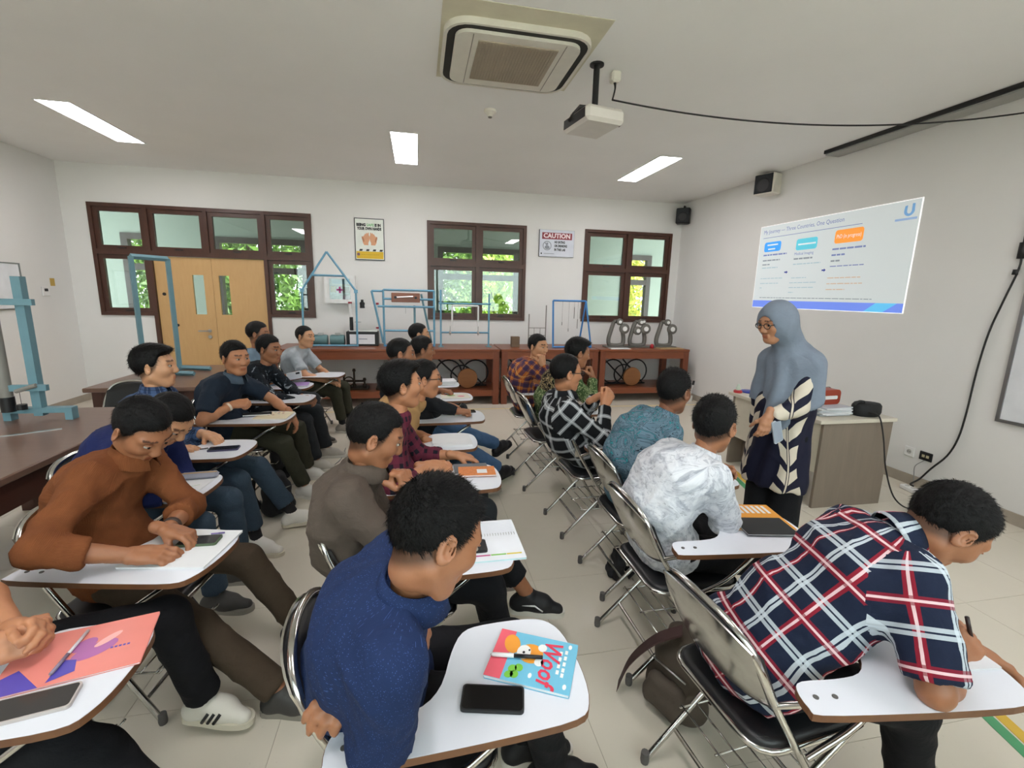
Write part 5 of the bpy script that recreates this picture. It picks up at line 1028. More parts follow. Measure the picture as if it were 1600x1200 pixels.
    sv, sq = f.mesh(); nn = vnormals(sv, sq); sd_ = sum(map(ord, key)); wr = wrinkle(sv, sd_, 24)*.0062+wrinkle(sv, sd_+7, 60)*.0022
    sv = sv+nn*wr[:, None]; segs = [(P, N, .13, -fw, lat)]
    for s in 'LR':
        e, w2 = arms[s][:2]; segs += [(sh[s], e, .06, lat2*(1 if s == 'L' else -1), None), (e, w2, .045, lat2*(1 if s == 'L' else -1), None)]
    ds, us = [], []
    for (a, c, rr, ref, l2) in segs:
        ax = nrm(c-a); L = np.linalg.norm(c-a); t = (sv-a)@ax; tc = np.clip(t, 0, L); ds.append(np.linalg.norm(sv-a-tc[:, None]*ax, axis=1)-rr); rf = nrm(ref-ax*(ref@ax)); l2 = np.cross(ax, rf) if l2 is None else nrm(l2-ax*(l2@ax)); us.append(np.stack([np.arctan2((sv-a)@l2, (sv-a)@rf), t], 1))
    grp = np.argmin(np.stack(ds, 1)[sq].mean(1), 1); U = np.stack(us, 0); uv = U[grp[:, None], sq]; an_ = uv[..., 0]; an_ = np.where((an_.max(1)-an_.min(1) > math.pi)[:, None] & (an_ < 0), an_+2*math.pi, an_); uv = np.stack([an_*np.array([.16, .062, .05, .062, .05])[grp][:, None], uv[..., 1]], -1)
    so = mk_mesh('shirt', sv, sq, shirt, root, uv=uv.reshape(-1, 2), O=O)
    if collar is not None:
        C_ = MB(); cxv = nrm(fw2-nk*(fw2@nk)); cyv = np.cross(nk, cxv); an_ = np.linspace(.30, 2*math.pi-.30, 26); rows = []
        for rr, zz, dn in ((.063, -.012, 0), (.057, .044, .016), (.062, .052, .022), (.075, .026, .026), (.088, -.006, .036), (.084, -.010, .034)):
            rows.append([N+nk*.006+cxv*(math.cos(a)*rr+.010*max(0, math.cos(a)))+cyv*math.sin(a)*rr+nk*(zz-dn*(.5+.5*math.cos(a))) for a in an_])
        n_ = len(an_); C_.add(np.concatenate(rows), [(i*n_+j, i*n_+j+1, (i+1)*n_+j+1, (i+1)*n_+j) for i in range(5) for j in range(n_-1)]); cq = np.array(C_.f); cuv = np.stack([np.tile(an_*.07, 6), np.repeat(np.array([0, .05, .06, .085, .11, .115])+.31, n_)], 1)[cq]; mk_mesh('collar', C_.v[0], cq, collar, root, O=O, uv=cuv.reshape(-1, 2))
    # ---- trousers, socks, shoes
    f = Field(lo, hi, max(H, .011)); f.rc(P-lat*.078, P+lat*.078, .106*b, k=.05)
    for s in 'LR':
        hip, kn, an = legs[s][:3]; f.rc(hip, kn, .084*b, .067*b, k=.04); ax = nrm(an-kn); c = kn+(an-kn)*pant_cut; f.rc(kn, an+ax*.05, .067*b, .056, k=.03, cut=[(c, ax)])
    f.plane((0, 0, seatz-.005), (0, 0, -1)) if False else None; tv, tq = f.mesh(); nn = vnormals(tv, tq); tv = tv+nn*(wrinkle(tv, sd_+3, 30)*.0035)[:, None]; mk_mesh('trousers', tv, tq, pants, root, O=O)
    for s in 'LR':
        hip, kn, an, fy, fp = legs[s]; hs = {'hi': .007, 'mid': .008, 'lo': .010}[res]; v, q, o = make_shoe(hs); R = rot_ypr(rad(fy), rad(fp))
        if s == 'R': v = v*[1, -1, 1]; q = q[:, ::-1]; o = o*[1, -1]
        M_up, M_so = plain('shoe upper '+shoes[0], shoes[0], .6, bump=.15, bscale=150), plain('shoe sole '+shoes[1], shoes[1], .6); su = mk_mesh('shoe', v@R.T+an, q, M_up, root, O=O)
        m = MB(); m.prism(o, -.0875, -.063); vv = np.concatenate(m.v)@R.T+an; me_ = MB(); me_.add(vv, m.f); so_ = me_.build('sole', M_so, su, loc=None); so_.data.transform(Matrix.Translation(-Vector(O)))
        l_ = MB()
        for k in range(4): xx = .045+k*.017; l_.tube(np.array([(xx, .022, -.004-k*.004), (xx+.004, 0, .006-k*.005), (xx, -.022, -.004-k*.004)])@R.T+an-O, .003, 5)
        l_.build('laces', plain('lace '+(shoes[2] if len(shoes) > 2 else '#d8d6d0'), shoes[2] if len(shoes) > 2 else '#d8d6d0', .8), su, kind='stuff')
        if sock: m = MB(); ax = nrm(kn-an); m.tube([an+V(0, 0, -.02)-O, an+ax*.02-O, an+ax*.10-O], [.040, .037, .039], 14); m.build('sock', plain('sock '+sock, sock, .9), root, True)
    if glasses:
        g = MB()
        for s in (1, -1): an_ = np.arange(18)*2*math.pi/18; g.tube(np.stack([np.full(18, .101)-.012*np.abs(np.sin(0)), s*.033+.024*np.cos(an_), .008+.017*np.sin(an_)], 1), .0024, 5, closed=True); g.tube([(.101, s*.056, .012), (.03, s*.081, .012), (-.01, s*.083, .010)], .0024, 5)
        g.tube([(.101, .01, .012), (.104, 0, .014), (.101, -.01, .012)], .0022, 5); mk_mesh('glasses', np.concatenate(g.v)*HS@Rh.T+head, g.f, M_black, root, O=O)
    return root, arms, legs, Rh, head, P
# ================================================================== CLOTH MATERIALS
def cloth_bump(t, s=.35):
    v = t.coord(); uvc = t.coord('UV'); n1 = t.noise(v, 11, 4, .55, 1.2); n2 = t.noise(v, 320, 2); h = t.math('ADD', t.math('MULTIPLY', n1, 1.0), t.math('MULTIPLY', n2, .06)); t.bump(h, s, .02)
def cloth(name, col, var=.15, rough=.85, s=.35):
    if name in MATS: return MATS[name]
    t = NT(name); c = lin(col); f = t.noise(t.coord(), 30, 4, .6); cloth_bump(t, s); MATS[name] = t.done(t.mix(f, tuple(x*(1-var) for x in c), tuple(min(1, x*(1+var)) for x in c)), rough, spec=.25); return MATS[name]
def uvsep(t, sc=1.):
    sp = t.t.nodes.new('ShaderNodeSeparateXYZ'); t.l(t.mapping(t.coord('UV'), (sc, sc, 1)), sp.inputs[0]); return sp.outputs[0], sp.outputs[1]
def plaid(name, base, period, stripes, soft=.0, s=.3):
    """stripes: (axis, centre, half width, colour, opacity) in fractions of the period"""
    t = NT(name); u, v = uvsep(t); fr = [t.math('FRACT', t.math('ADD', t.math('DIVIDE', a, period), 50.0)) for a in (u, v)]; c = t.mix(t.noise(t.coord(), 60, 3), tuple(x*.85 for x in lin(base)), tuple(min(1, x*1.15) for x in lin(base)))
    for ax, ce, hw, col, op in stripes:
        d = t.math('ABSOLUTE', t.math('SUBTRACT', fr[ax], ce)); m = t.math('LESS_THAN', d, hw) if not soft else t.math('SUBTRACT', 1.0, t.math('DIVIDE', d, hw), True); c = t.mix(t.math('MULTIPLY', m, op), c, col)
    cloth_bump(t, s); return t.done(c, .85, spec=.2)
def batik(name, cols, scale=12., dist=2.5, s=.3, swirl=True):
    t = NT(name); v = t.coord('UV'); v3 = t.mapping(v, (1, 1, 1)); w = t.noise(v3, scale, 3, .5, dist); a = t.ramp(w, [(0, cols[0]), (.44, cols[0]), (.455, cols[1]), (.50, cols[1]), (.515, cols[2]), (.60, cols[2]), (.615, cols[3]), (1, cols[3])], 'CONSTANT')
    if swirl: e = t.vor(v3, scale*3.5, 'DISTANCE_TO_EDGE'); a = t.mix(t.math('LESS_THAN', e, .05), a, cols[1])
    cloth_bump(t, s); return t.done(a, .85, spec=.2)
def speckle(name, base, dot, sc=90., th=.18, s=.3):
    t = NT(name); d = t.vor(t.coord('UV'), sc); c = t.mix(t.math('LESS_THAN', d, th), base, dot); cloth_bump(t, s); return t.done(c, .85, spec=.2)
S_R1 = plaid('navy red white plaid cloth', '#1b2338', .155, [(0, .30, .075, '#8d1f30', .9), (0, .30, .022, '#e8c9cd', .9), (0, .70, .035, '#c9d2da', .8), (0, .80, .035, '#c9d2da', .8), (1, .30, .075, '#8d1f30', .75), (1, .30, .022, '#e8c9cd', .9), (1, .70, .035, '#c9d2da', .7), (1, .80, .035, '#c9d2da', .7)])
def floral():
    t = NT('white grey floral cloth'); v = t.coord('UV'); n = t.noise(v, 14, 5, .65, 2.2); m = t.noise(v, 42, 4, .6, 1.5); c = t.ramp(n, [(.0, '#8c919c'), (.36, '#a9adb7'), (.47, '#c9ccd3'), (.58, '#dadce1'), (1, '#bfc3cb')]); c = t.mix(t.math('MULTIPLY', t.math('GREATER_THAN', m, .60), .45), c, '#80858f'); cloth_bump(t, .35); return t.done(c, .85, spec=.2)
S_R2 = floral()
S_R3 = None
def r3():
    t = NT('blue grey batik cloth'); v = t.coord('UV'); w = t.noise(v, 8, 3, .5, 2.8); a = t.ramp(w, [(0, '#607b8b'), (.37, '#26343f'), (.38, '#6d8797'), (.45, '#26343f'), (.46, '#5a7484'), (.515, '#26343f'), (.525, '#3a929c'), (.55, '#22303a'), (.56, '#6a8494'), (.63, '#26343f'), (.64, '#607b8b')], 'CONSTANT'); d = t.vor(v, 95.); a = t.mix(t.math('MULTIPLY', t.math('LESS_THAN', d, .22), .5), a, '#1c2830'); cloth_bump(t, .3); return t.done(a, .85, spec=.2)
S_R3 = r3(); S_R4 = plaid('black white flannel cloth', '#17181b', .10, [(0, .5, .13, '#c9ccd0', .42), (1, .5, .13, '#c9ccd0', .42), (0, .5, .03, '#e4e6e8', .5), (1, .5, .03, '#e4e6e8', .5)])
def r5():
    t = NT('green black batik cloth'); v = t.coord('UV'); w = t.noise(v, 13, 3, .5, 3.); a = t.ramp(w, [(0, '#12100e'), (.47, '#1a1613'), (.48, '#a8946c'), (.53, '#b9a57d'), (.54, '#14110f'), (1, '#14110f')], 'CONSTANT'); b = t.ramp(t.noise(v, 22, 3, .5, 2), [(0, '#3d5230'), (.5, '#5f7444'), (.52, '#9aa07a'), (.58, '#4b6238'), (1, '#4b6238')], 'CONSTANT'); u, vv = uvsep(t); c = t.mix(t.math('LESS_THAN', vv, .24), a, b); cloth_bump(t, .3); return t.done(c, .85, spec=.2)
S_R5 = r5(); S_R6 = plaid('orange navy plaid cloth', '#b5652f', .075, [(0, .5, .27, '#252b52', .72), (1, .5, .27, '#252b52', .72), (0, .05, .03, '#d9a05f', .6), (1, .05, .03, '#d9a05f', .6)])
S_M1 = speckle('navy speckled cloth', '#1d2c50', '#41598f', 260., .18); S_M2 = cloth('taupe brown cloth', '#544a42', s=.5); S_M3 = plaid('maroon plaid cloth', '#1d1a24', .06, [(0, .5, .28, '#6b2a3c', .7), (1, .5, .28, '#6b2a3c', .7)]); S_M4 = cloth('tan cloth', '#a98458'); S_M5 = cloth('black knit cloth', '#1a1c20'); S_M6 = cloth('pale grey cloth', '#aeb6bd'); S_M7 = cloth('slate cloth', '#4a5260')
def cord():
    t = NT('rust orange corduroy'); u, v = uvsep(t); f = t.noise(t.coord(), 18, 4, .6); w = t.math('SINE', t.math('MULTIPLY', u, 1400.)); c = t.mix(f, '#683c24', '#875130'); v_ = t.coord(); h = t.math('ADD', t.math('MULTIPLY', t.noise(v_, 10, 4, .55, 1.2), 1.), t.math('MULTIPLY', w, .05)); t.bump(h, .45, .02); return t.done(c, .9, spec=.15)
S_L1 = cord(); S_L2 = cloth('deep navy cloth', '#1b2452'); S_L3 = plaid('blue plaid cloth', '#2a3a58', .055, [(0, .5, .2, '#51678c', .6), (1, .5, .2, '#51678c', .6), (0, .0, .05, '#8a93a8', .5), (1, .0, .05, '#171c2c', .8)]); S_L4 = cloth('dark navy polo cloth', '#1f2a38'); S_L5 = cloth('blue grey cloth', '#6f8494')
S_L6 = batik('black floral cloth', ('#1b2026', '#12161b', '#20272e', '#8f989f'), 11., 2., swirl=False); S_L7 = cloth('light grey tee cloth', '#a4abb0'); S_L0 = cloth('black tee cloth', '#15161a')
def denim(name, c1, c2):
    t = NT(name); f = t.noise(t.coord(), 7, 4, .6); c = t.mix(f, c1, c2); g = t.noise(t.coord(), 400, 1); c = t.mix(t.math('MULTIPLY', g, .15), c, '#8fa2b5'); cloth_bump(t, .4); return t.done(c, .9, spec=.15)
P_black = cloth('black trouser cloth', '#121317'); P_olive = cloth('dark olive trouser cloth', '#36362a'); P_brown = cloth('dark brown trouser cloth', '#463a2e'); P_dk = denim('dark blue denim', '#1e2a36', '#2e3f4e'); P_jean = denim('washed blue denim', '#2f4c70', '#54769e'); P_char = cloth('charcoal trouser cloth', '#2a2d30')
UPZ = V(0, 0, 1)
def tw(key, lx, ly, dz=.028): return tab(key, lx, ly, dz)
PPL = {}
def go(key, lab, *a, **k): PPL[key] = person(key, lab, *a, **k)
def hpx(x, y, Y): return aty(x, y, Y)
def zpx(x, y, z): return atz(x, y, z)
# ------------------------------------------------------------------ left row
h0 = zpx(58, 1000, .765); go('L0', 'person in black with clasped hands beside the pink magazine', (-1.46, 1.38, 1.20), 0, 0, 5, {'R': (h0+V(-.10, -.03, -.005), V(1, .35, .12), V(-.2, -.9, .4), 'clasp', V(-.3, -.6, -.6)), 'L': (h0+V(-.09, .055, .0), V(1, -.30, .22), V(-.1, .9, .5), 'clasp', V(-.3, .8, -.5))},
   feet={'L': (zpx(322, 1092, .125), -12, 4), 'R': (V(-.62, 1.20, .088), -20, 0)}, shirt=S_L0, pants=P_black, sock='#d8d6d2', skin=0, res='hi', shoes=('#d9d5ca', '#cfc8b6'), hairn=600, pelvis=(-1.26, 1.36, .575))
go('L1', 'person in a rust orange corduroy shirt bent over a phone', hpx(222, 672, 2.0), -8, -28, 42, {'R': (zpx(205, 868, .745), V(1, .10, -.10), UPZ+V(0, -.3, 0), 'relax', V(-.2, -1, -.35)), 'L': (zpx(262, 828, .755), V(1, -.35, -.15), UPZ+V(0, .2, 0), 'pinch', V(0, 1, -.2))},
   feet={'L': (V(-.58, 2.12, .088), -5, 0), 'R': (V(-.55, 1.72, .088), -10, 0)}, shirt=S_L1, sleeve='roll', pants=P_brown, skin=1, hair='short', res='hi', collar=S_L1, hairn=4500, bulk=.98)
go('L2', 'person in a deep navy jacket bent low over writing paper', hpx(266, 655, 2.50), -6, -24, 48, {'R': (zpx(262, 775, .735), V(1, .15, -.12), UPZ, 'pinch', V(-.2, -1, -.3)), 'L': (zpx(243, 752, .735), V(1, -.4, -.1), UPZ, 'relax', V(0, 1, -.2))},
   feet={'L': (V(-1.02, 2.66, .088), 0, 0), 'R': (V(-1.05, 2.42, .088), -10, 0)}, shirt=S_L2, sleeve='long', pants=P_dk, skin=2, hair='short', res='mid', hairn=3000)
go('L3', 'person in a blue plaid shirt looking toward the slide', hpx(243, 573, 3.14), -4, 8, 0, {'R': (tw('L3', .0, -.24), V(1, .5, -.05), UPZ, 'flat', None), 'L': (tw('L3', .10, .02, .04), V(1, -.7, -.1), UPZ, 'relax', None)}, feet={'L': (V(-.89, 3.30, .10), 5, -5), 'R': (V(-1.03, 2.98, .088), -22, 0)}, shirt=S_L3, sleeve='long', pants=P_dk, skin=2, hair='full', res='mid', collar=S_L3, hairn=2500, sleeve_t=.75, sock='#1b1a1d', shoes=('#dcd8d0', '#d0c8b4'), pant_cut=.80)
go('L4', 'person in a dark navy polo shirt turned toward the aisle', hpx(368, 560, 3.86), -12, -38, 4, {'R': (hpx(365, 632, 3.72), V(1, .1, .1), V(.1, -.6, .8), 'fist', V(-.5, -.8, -.5)), 'L': (hpx(455, 648, 3.95), V(.5, -.1, -1), V(.9, 0, .4), 'relax', V(0, 1, -.2))},
   feet={'L': (V(-.98, 4.20, .088), -10, 0), 'R': (V(-.92, 3.80, .088), -20, 0)}, shirt=S_L4, pants=P_olive, skin=0, hair='crop', res='mid', collar=cloth('grey polo collar cloth', '#4a5866'), hairn=2200, shoes=('#cfccc6', '#d8d4cc'))
go('L6', 'person in a black floral shirt with clasped hands', hpx(421, 546, 4.56), -8, -18, 6, {'R': (hpx(470, 628, 4.42), V(1, .15, .05), V(0, -.5, .8), 'clasp', V(-.3, -.8, -.6)), 'L': (hpx(475, 622, 4.52), V(1, -.2, .05), V(0, .5, .8), 'clasp', V(0, .8, -.6))},
   feet={'L': (V(-.92, 4.75, .088), 0, 0), 'R': (V(-.95, 4.40, .088), -10, 0)}, shirt=S_L6, sleeve='long', pants=P_char, skin=1, hair='crop', res='mid', hairn=1600, sleeve_t=.8, shoes=('#b9b3a8', '#d8d4cb'))
go('L5', 'person half hidden behind the black floral shirt, holding a white phone', hpx(404, 522, 5.20), -5, 0, 4, {'R': (hpx(447, 592, 5.00), V(1, .1, .4), V(-.3, -.8, .3), 'clasp', None), 'L': (hpx(452, 590, 5.10), V(1, 0, .4), V(0, .8, .3), 'clasp', None)}, shirt=S_L5, pants=P_char, skin=1, hair='short', res='lo', hairn=800)
go('L7', 'person in a light grey tee leaning on the knees', hpx(477, 526, 5.78), -10, -22, 4, {'R': (hpx(512, 596, 5.62), V(1, 0, -.15), UPZ, 'relax', V(-.2, -.8, -.6)), 'L': (hpx(516, 586, 5.78), V(1, -.1, -.4), UPZ, 'relax', V(0, .8, -.6))},
   feet={'L': (V(-.86, 5.90, .088), -5, 0), 'R': (V(-.90, 5.62, .088), -10, 0)}, shirt=S_L7, pants=P_olive, skin=2, hair='buzz', res='mid', hairn=1200, sock='#17171a', shoes=('#9c948c', '#d8d4cb'), pant_cut=.82)
# ------------------------------------------------------------------ middle row
go('M1', 'person in a navy speckled shirt with folded arms beside the blue booklet', hpx(682, 838, .97), 4, 16, 30, {'R': (V(-.02, 1.02, .80), V(.3, 1, .1), V(.9, -.2, .3), 'relax', ('E', V(-.14, .70, .745))), 'L': (V(-.115, .955, .80), V(-.75, -.62, -.05), V(.1, -.3, .9), 'relax', ('E', V(.06, 1.40, .75)))},
   feet={'R': (zpx(862, 1195, .12), -5, 0), 'L': (V(.36, 1.36, .088), 0, 0)}, shirt=S_M1, pants=P_black, skin=1, hair='crop', res='hi', collar=S_M1, hairn=9000, sleeve_t=.74, sock='#b9aca0', shoes=('#17171a', '#d8d4cb'), bulk=1.0, hroll=-8)
go('M2', 'person in a taupe brown shirt laughing into a fist', hpx(587, 682, 1.80), 0, 5, 24, {'R': (hpx(640, 772, 1.74), V(-.25, .1, 1), V(.8, -.5, .2), 'fist', V(.3, -.6, -.9)), 'L': (tw('M2', .12, .03, .04), V(.6, -.9, 0), UPZ, 'relax', None)},
   feet={'L': (V(.50, 1.92, .26), -10, 5), 'R': (V(.35, 1.72, .088), 0, 0)}, shirt=S_M2, sleeve='long', pants=P_black, skin=1, hair='short', res='hi', collar=S_M2, hairn=4500, shoes=('#17171a', '#d2cec4', '#cfcbc3'), pant_cut=.72, sleeve_t=.55)
go('M3', 'person in a maroon plaid shirt watching the slide', hpx(628, 602, 2.52), 0, 14, -2, {'R': (hpx(668, 728, 2.40), V(1, .1, -.1), UPZ+V(0, -.5, 0), 'relax', V(-.3, -.7, -.8)), 'L': None}, shirt=S_M3, sleeve='long', pants=P_char, skin=0, hair='full', res='mid', hairn=3000, sleeve_t=.6)
go('M4', 'person in a tan shirt wearing dark rimmed glasses', hpx(664, 592, 3.12), 0, 4, 4, {'R': (hpx(672, 692, 3.00), V(.6, .2, -.6), V(.3, -.8, .3), 'relax', V(-.5, -.6, -.8)), 'L': None}, feet={'L': (V(.55, 3.60, .088), 10, 0), 'R': (V(.40, 3.05, .088), 0, 0)}, shirt=S_M4, pants=P_dk, skin=0, hair='short', res='mid', hairn=2000, glasses=True)
go('M5', 'person with black sleeves and blue jeans resting a fist on the tablet', hpx(627, 553, 3.78), 0, 5, 6, {'R': (hpx(716, 643, 3.58), V(1, .1, -.02), UPZ, 'fist', V(-.2, -.8, -.5)), 'L': (hpx(688, 632, 3.74), V(1, -.3, 0), UPZ, 'flat', V(0, .8, -.5))},
   feet={'R': (V(.72, 3.86, .12), 38, -8), 'L': (V(.98, 4.25, .16), 42, -14)}, shirt=S_M5, sleeve='long', pants=P_jean, skin=1, hair='buzz', res='mid', hairn=1200, shoes=('#15151a', '#1b1b1f', '#26262a'))
go('M6', 'person in pale grey leaning the chin on a hand', hpx(661, 547, 4.48), 0, 6, 4, {'R': (hpx(677, 590, 4.36), V(-.15, .1, 1), V(.9, -.4, .1), 'fist', V(.3, -.5, -1)), 'L': (tw('M6', .15, .0, .03), V(.8, -.6, 0), UPZ, 'relax', None)}, shirt=S_M6, sleeve='long', pants=P_char, skin=1, hair='crop', res='mid', hairn=1400, sleeve_t=.25)
go('M7', 'person of the middle row seated farthest back by the benches', hpx(655, 523, 5.12), 0, 5, 2, None, shirt=S_M7, pants=P_char, skin=2, hair='buzz', res='lo', hairn=700)
# ------------------------------------------------------------------ right row
go('R1', 'person in a red and navy plaid shirt hunched forward over the tablet', hpx(1478, 822, .98), 2, -22, 48, {'R': (hpx(1496, 1036, .85), V(.70, .22, .45), V(-.3, -.8, .5), 'clasp', ('E', V(1.06, .62, .66))), 'L': (hpx(1515, 1010, .93), V(.8, -.45, -.45), V(.5, .2, .8), 'relax', ('E', V(1.45, 1.30, .75)))},
   feet={'R': (V(1.52, .92, .088), -5, 0), 'L': (V(1.55, 1.28, .088), 0, 0)}, shirt=S_R1, pants=P_black, skin=1, hair='short', res='hi', collar=S_R1, hairn=7000, sleeve_t=.90, bulk=1.03, pelvis=(1.02, 1.11, .575), neck=hpx(1400, 842, 1.02), ua=.25, fa=.245, shyaw=-24)
go('R2', 'person in a white and grey floral shirt leaning on the tablet', hpx(1116, 664, 1.80), 4, 32, 8, {'R': (hpx(1096, 748, 1.76), V(.9, .35, .35), V(-.2, -.8, .5), 'clasp', V(.2, -1, -.7)), 'L': (hpx(1104, 742, 1.88), V(.9, -.2, .35), V(0, .8, .5), 'clasp', V(.3, 1, -.6))},
   shirt=S_R2, pants=P_black, skin=1, hair='crop', res='hi', hairn=5000, sleeve_t=.88, bulk=1.02, collar=S_R2)
go('R3', 'person in a blue grey batik shirt leaning forward', hpx(1053, 612, 2.36), 4, 30, 8, {'R': (tw('R3', .16, -.18, .03), V(1, .5, 0), UPZ, 'relax', None), 'L': (tw('R3', .18, -.02, .03), V(1, -.5, 0), UPZ, 'relax', None)}, shirt=S_R3, sleeve='long', pants=P_black, skin=3, hair='crop', res='mid', hairn=3200, collar=S_R3)
go('R4', 'person in a black and white flannel shirt wearing glasses, hands raised', hpx(885, 583, 2.98), 3, 6, 4, {'R': (hpx(945, 632, 2.86), V(.5, .3, .8), V(.2, -.9, .2), 'clasp', V(.5, -.5, -1)), 'L': (hpx(930, 622, 3.02), V(.9, -.1, .5), V(-.3, .5, .7), 'clasp', V(.4, .7, -.9))}, shirt=S_R4, sleeve='long', pants=P_black, skin=0, hair='short', res='mid', collar=S_R4, hairn=2600, glasses=True)
go('R5', 'person in a green and black batik shirt with a hand at the mouth', hpx(903, 552, 3.86), 3, 2, 10, {'R': (hpx(926, 590, 3.78), V(-.2, .2, 1), V(.9, -.3, 0), 'fist', V(.3, -.4, -1)), 'L': None}, shirt=S_R5, sleeve='long', pants=P_black, skin=1, hair='full', res='mid', hairn=1800, pelvis=(1.16, 3.86, .575))
go('R6', 'person in an orange and navy plaid shirt looking back over the room', hpx(841, 542, 4.62), 0, -52, 4, {'R': (hpx(848, 570, 4.46), V(-.1, .1, 1), V(.4, -.9, .1), 'fist', V(.3, -.4, -1)), 'L': None}, shirt=S_R6, sleeve='long', pants=P_black, skin=2, hair='short', res='mid', hairn=1400)
# ================================================================== THE PRESENTER
def presenter():
    B = V(2.36, 2.55, 0); by = rad(196); Rz = rotz(by); root = thing('person', 'standing presenter in a grey blue hijab and navy leaf print tunic', 'person', tuple(B)); L = lambda *a: Rz@V(*a)+B
    Rh = rot_ypr(rad(188), rad(16)); head = hpx(1212, 497, 2.52); head[2] = 1.535; fw = Rz@V(1, 0, 0); lat = Rz@V(0, 1, 0)
    shL, shR = L(0, .120, 1.275), L(0, -.120, 1.275); wl = hpx(1200, 652, 2.36); el_, wl = ik(shL, wl, .27, .235, L(-.25, .22, 1.0)-(shL+wl)/2); wr = L(-.02, -.20, .79); er, wr = ik(shR, wr, .27, .235, -lat*.6-fw*.4+V(0, 0, -1))
    lo = np.array([B[0]-.5, B[1]-.5, -.02]); hi = np.array([B[0]+.5, B[1]+.5, 1.75]); O = B
    f = Field(lo, hi, .012); f.rc(L(0, .06, .92), L(0, -.06, .92), .09, k=.05); f.rc(L(0, 0, .95), L(0, 0, 1.25), .10, k=.05); f.rc(shL, shR, .05, k=.04); f.rc(L(0, 0, 1.3), head+Rh@V(-.025, 0, -.05), .05, k=.03)
    for a, e, w in ((shL, el_, wl), (shR, er, wr)): f.rc(a, e, .042, .034, k=.02); f.rc(e, w, .034, .024, k=.02)
    for s in (1, -1): f.rc(L(0, s*.08, .9), L(.0, s*.085, .1), .07, .035, k=.03)
    bv, bf = f.mesh(); hv, hf, ht, ev, ef, em = HEAD['hi']; V_ = [bv, (hv@Rh.T)*.96+head, (ev@Rh.T)*.96+head]; T_ = [np.ones((len(bv), 3)), np.where(ht < .5, .9, ht) if False else ht, np.ones((len(ev), 3))*.9]
    F_ = [tuple(q) for q in bf.tolist()]; MI = [0]*len(bf); off = len(bv); F_ += [tuple(int(i)+off for i in q) for q in hf.tolist()]; MI += [0]*len(hf); off += len(hv); F_ += [tuple(int(i)+off for i in q) for q in ef]; MI += list(em); off += len(ev)
    for s, w, fd, bn in (('L', wl, V(-.25, -.05, -1), V(-.3, -.9, 0)), ('R', wr, V(0, 0, -1)+fw*.2, -lat)):
        hv2, hf2 = make_hand('relax', .0045); q = hv2*.92; ff = hf2
        if s == 'L': q = q*[1, -1, 1]; ff = hf2[:, ::-1]
        V_.append(q@frame_xz(fd, bn).T+w); F_ += [tuple(int(i)+off for i in k) for k in ff.tolist()]; T_.append(np.ones((len(q), 3))); MI += [0]*len(ff); off += len(q)
    mk_mesh('body', np.concatenate(V_), F_, [skin_mat('skin tone presenter', '#b07c5c'), M_eye, M_iris], root, tint=np.concatenate(T_), midx=MI, O=O)
    # tunic
    f = Field(lo, hi, .010); f.rc(L(0, .05, 1.27), L(0, -.05, 1.27), .09, k=.06); f.rc(L(0, .05, 1.0), L(0, -.05, 1.0), .115, k=.10); f.rc(L(.01, .05, .98), L(.02, .07, .50), .115, .145, k=.08); f.rc(L(.01, -.05, .98), L(.02, -.07, .50), .115, .145, k=.08); f.plane(L(0, 0, .46), -V(0, 0, 1))
    for a, e, w in ((shL, el_, wl), (shR, er, wr)): ax = nrm(w-e); c = e+(w-e)*.90; f.rc(a, e, .056, .056, k=.05); f.rc(e, w, .056, .042, k=.03, cut=[(c, ax)])
    tv, tq = f.mesh(); nn = vnormals(tv, tq); an = np.arctan2((tv-B)@lat, (tv-B)@fw); fold = np.sin(an*9+2*np.sin(tv[:, 2]*5))*.008*np.clip((1.05-tv[:, 2])/.4, 0, 1); tv = tv+nn*(fold+wrinkle(tv, 41, 24)*.003)[:, None]
    A = an[tq]; A = np.where((A.max(1)-A.min(1) > math.pi)[:, None] & (A < 0), A+2*math.pi, A); uv = np.stack([A*.19, tv[tq][..., 2]], -1)
    def leafm():
        t = NT('navy tunic with cream leaf print'); u, v = uvsep(t); n = t.noise(t.coord('UV'), 5, 2, .5); PER = .34
        uu = t.math('SUBTRACT', t.math('MULTIPLY', t.math('FRACT', t.math('ADD', t.math('DIVIDE', u, PER), 10.06)), PER), PER/2); uu = t.math('ADD', uu, t.math('MULTIPLY', t.math('SINE', t.math('MULTIPLY', v, 8.)), .018)); au = t.math('ABSOLUTE', uu)
        ph = t.math('ADD', t.math('MULTIPLY', t.math('SUBTRACT', v, t.math('MULTIPLY', t.math('POWER', au, .7), .55)), 46.), t.math('MULTIPLY', n, 4.)); band = t.math('GREATER_THAN', t.math('SINE', ph), t.math('ADD', -.45, t.math('MULTIPLY', au, 6.0)))
        stem = t.math('LESS_THAN', au, .004); lim = t.math('LESS_THAN', au, t.math('ADD', .095, t.math('MULTIPLY', t.math('SINE', t.math('MULTIPLY', v, 7.)), .05))); gap = t.math('GREATER_THAN', au, .008); m = t.math('MAXIMUM', t.math('MULTIPLY', t.math('MULTIPLY', band, lim), gap), stem)
        m = t.math('MULTIPLY', m, t.math('LESS_THAN', v, 1.22)); c = t.mix(m, '#14152a', '#cfc5b4'); cloth_bump(t, .2); return t.done(c, .7, spec=.25)
    mk_mesh('tunic', tv, tq, leafm(), root, uv=uv.reshape(-1, 2), O=O)
    # hijab: hood, throat and cape
    f = Field(lo, hi, .009); f.el(head+Rh@V(-.022, 0, .020), (.120, .098, .116), Rh, k=.02); f.rc(head+Rh@V(-.03, 0, -.02), L(-.01, 0, 1.36), .100, .085, k=.05); f.rc(L(-.01, .115, 1.275), L(-.01, -.115, 1.275), .082, k=.08)
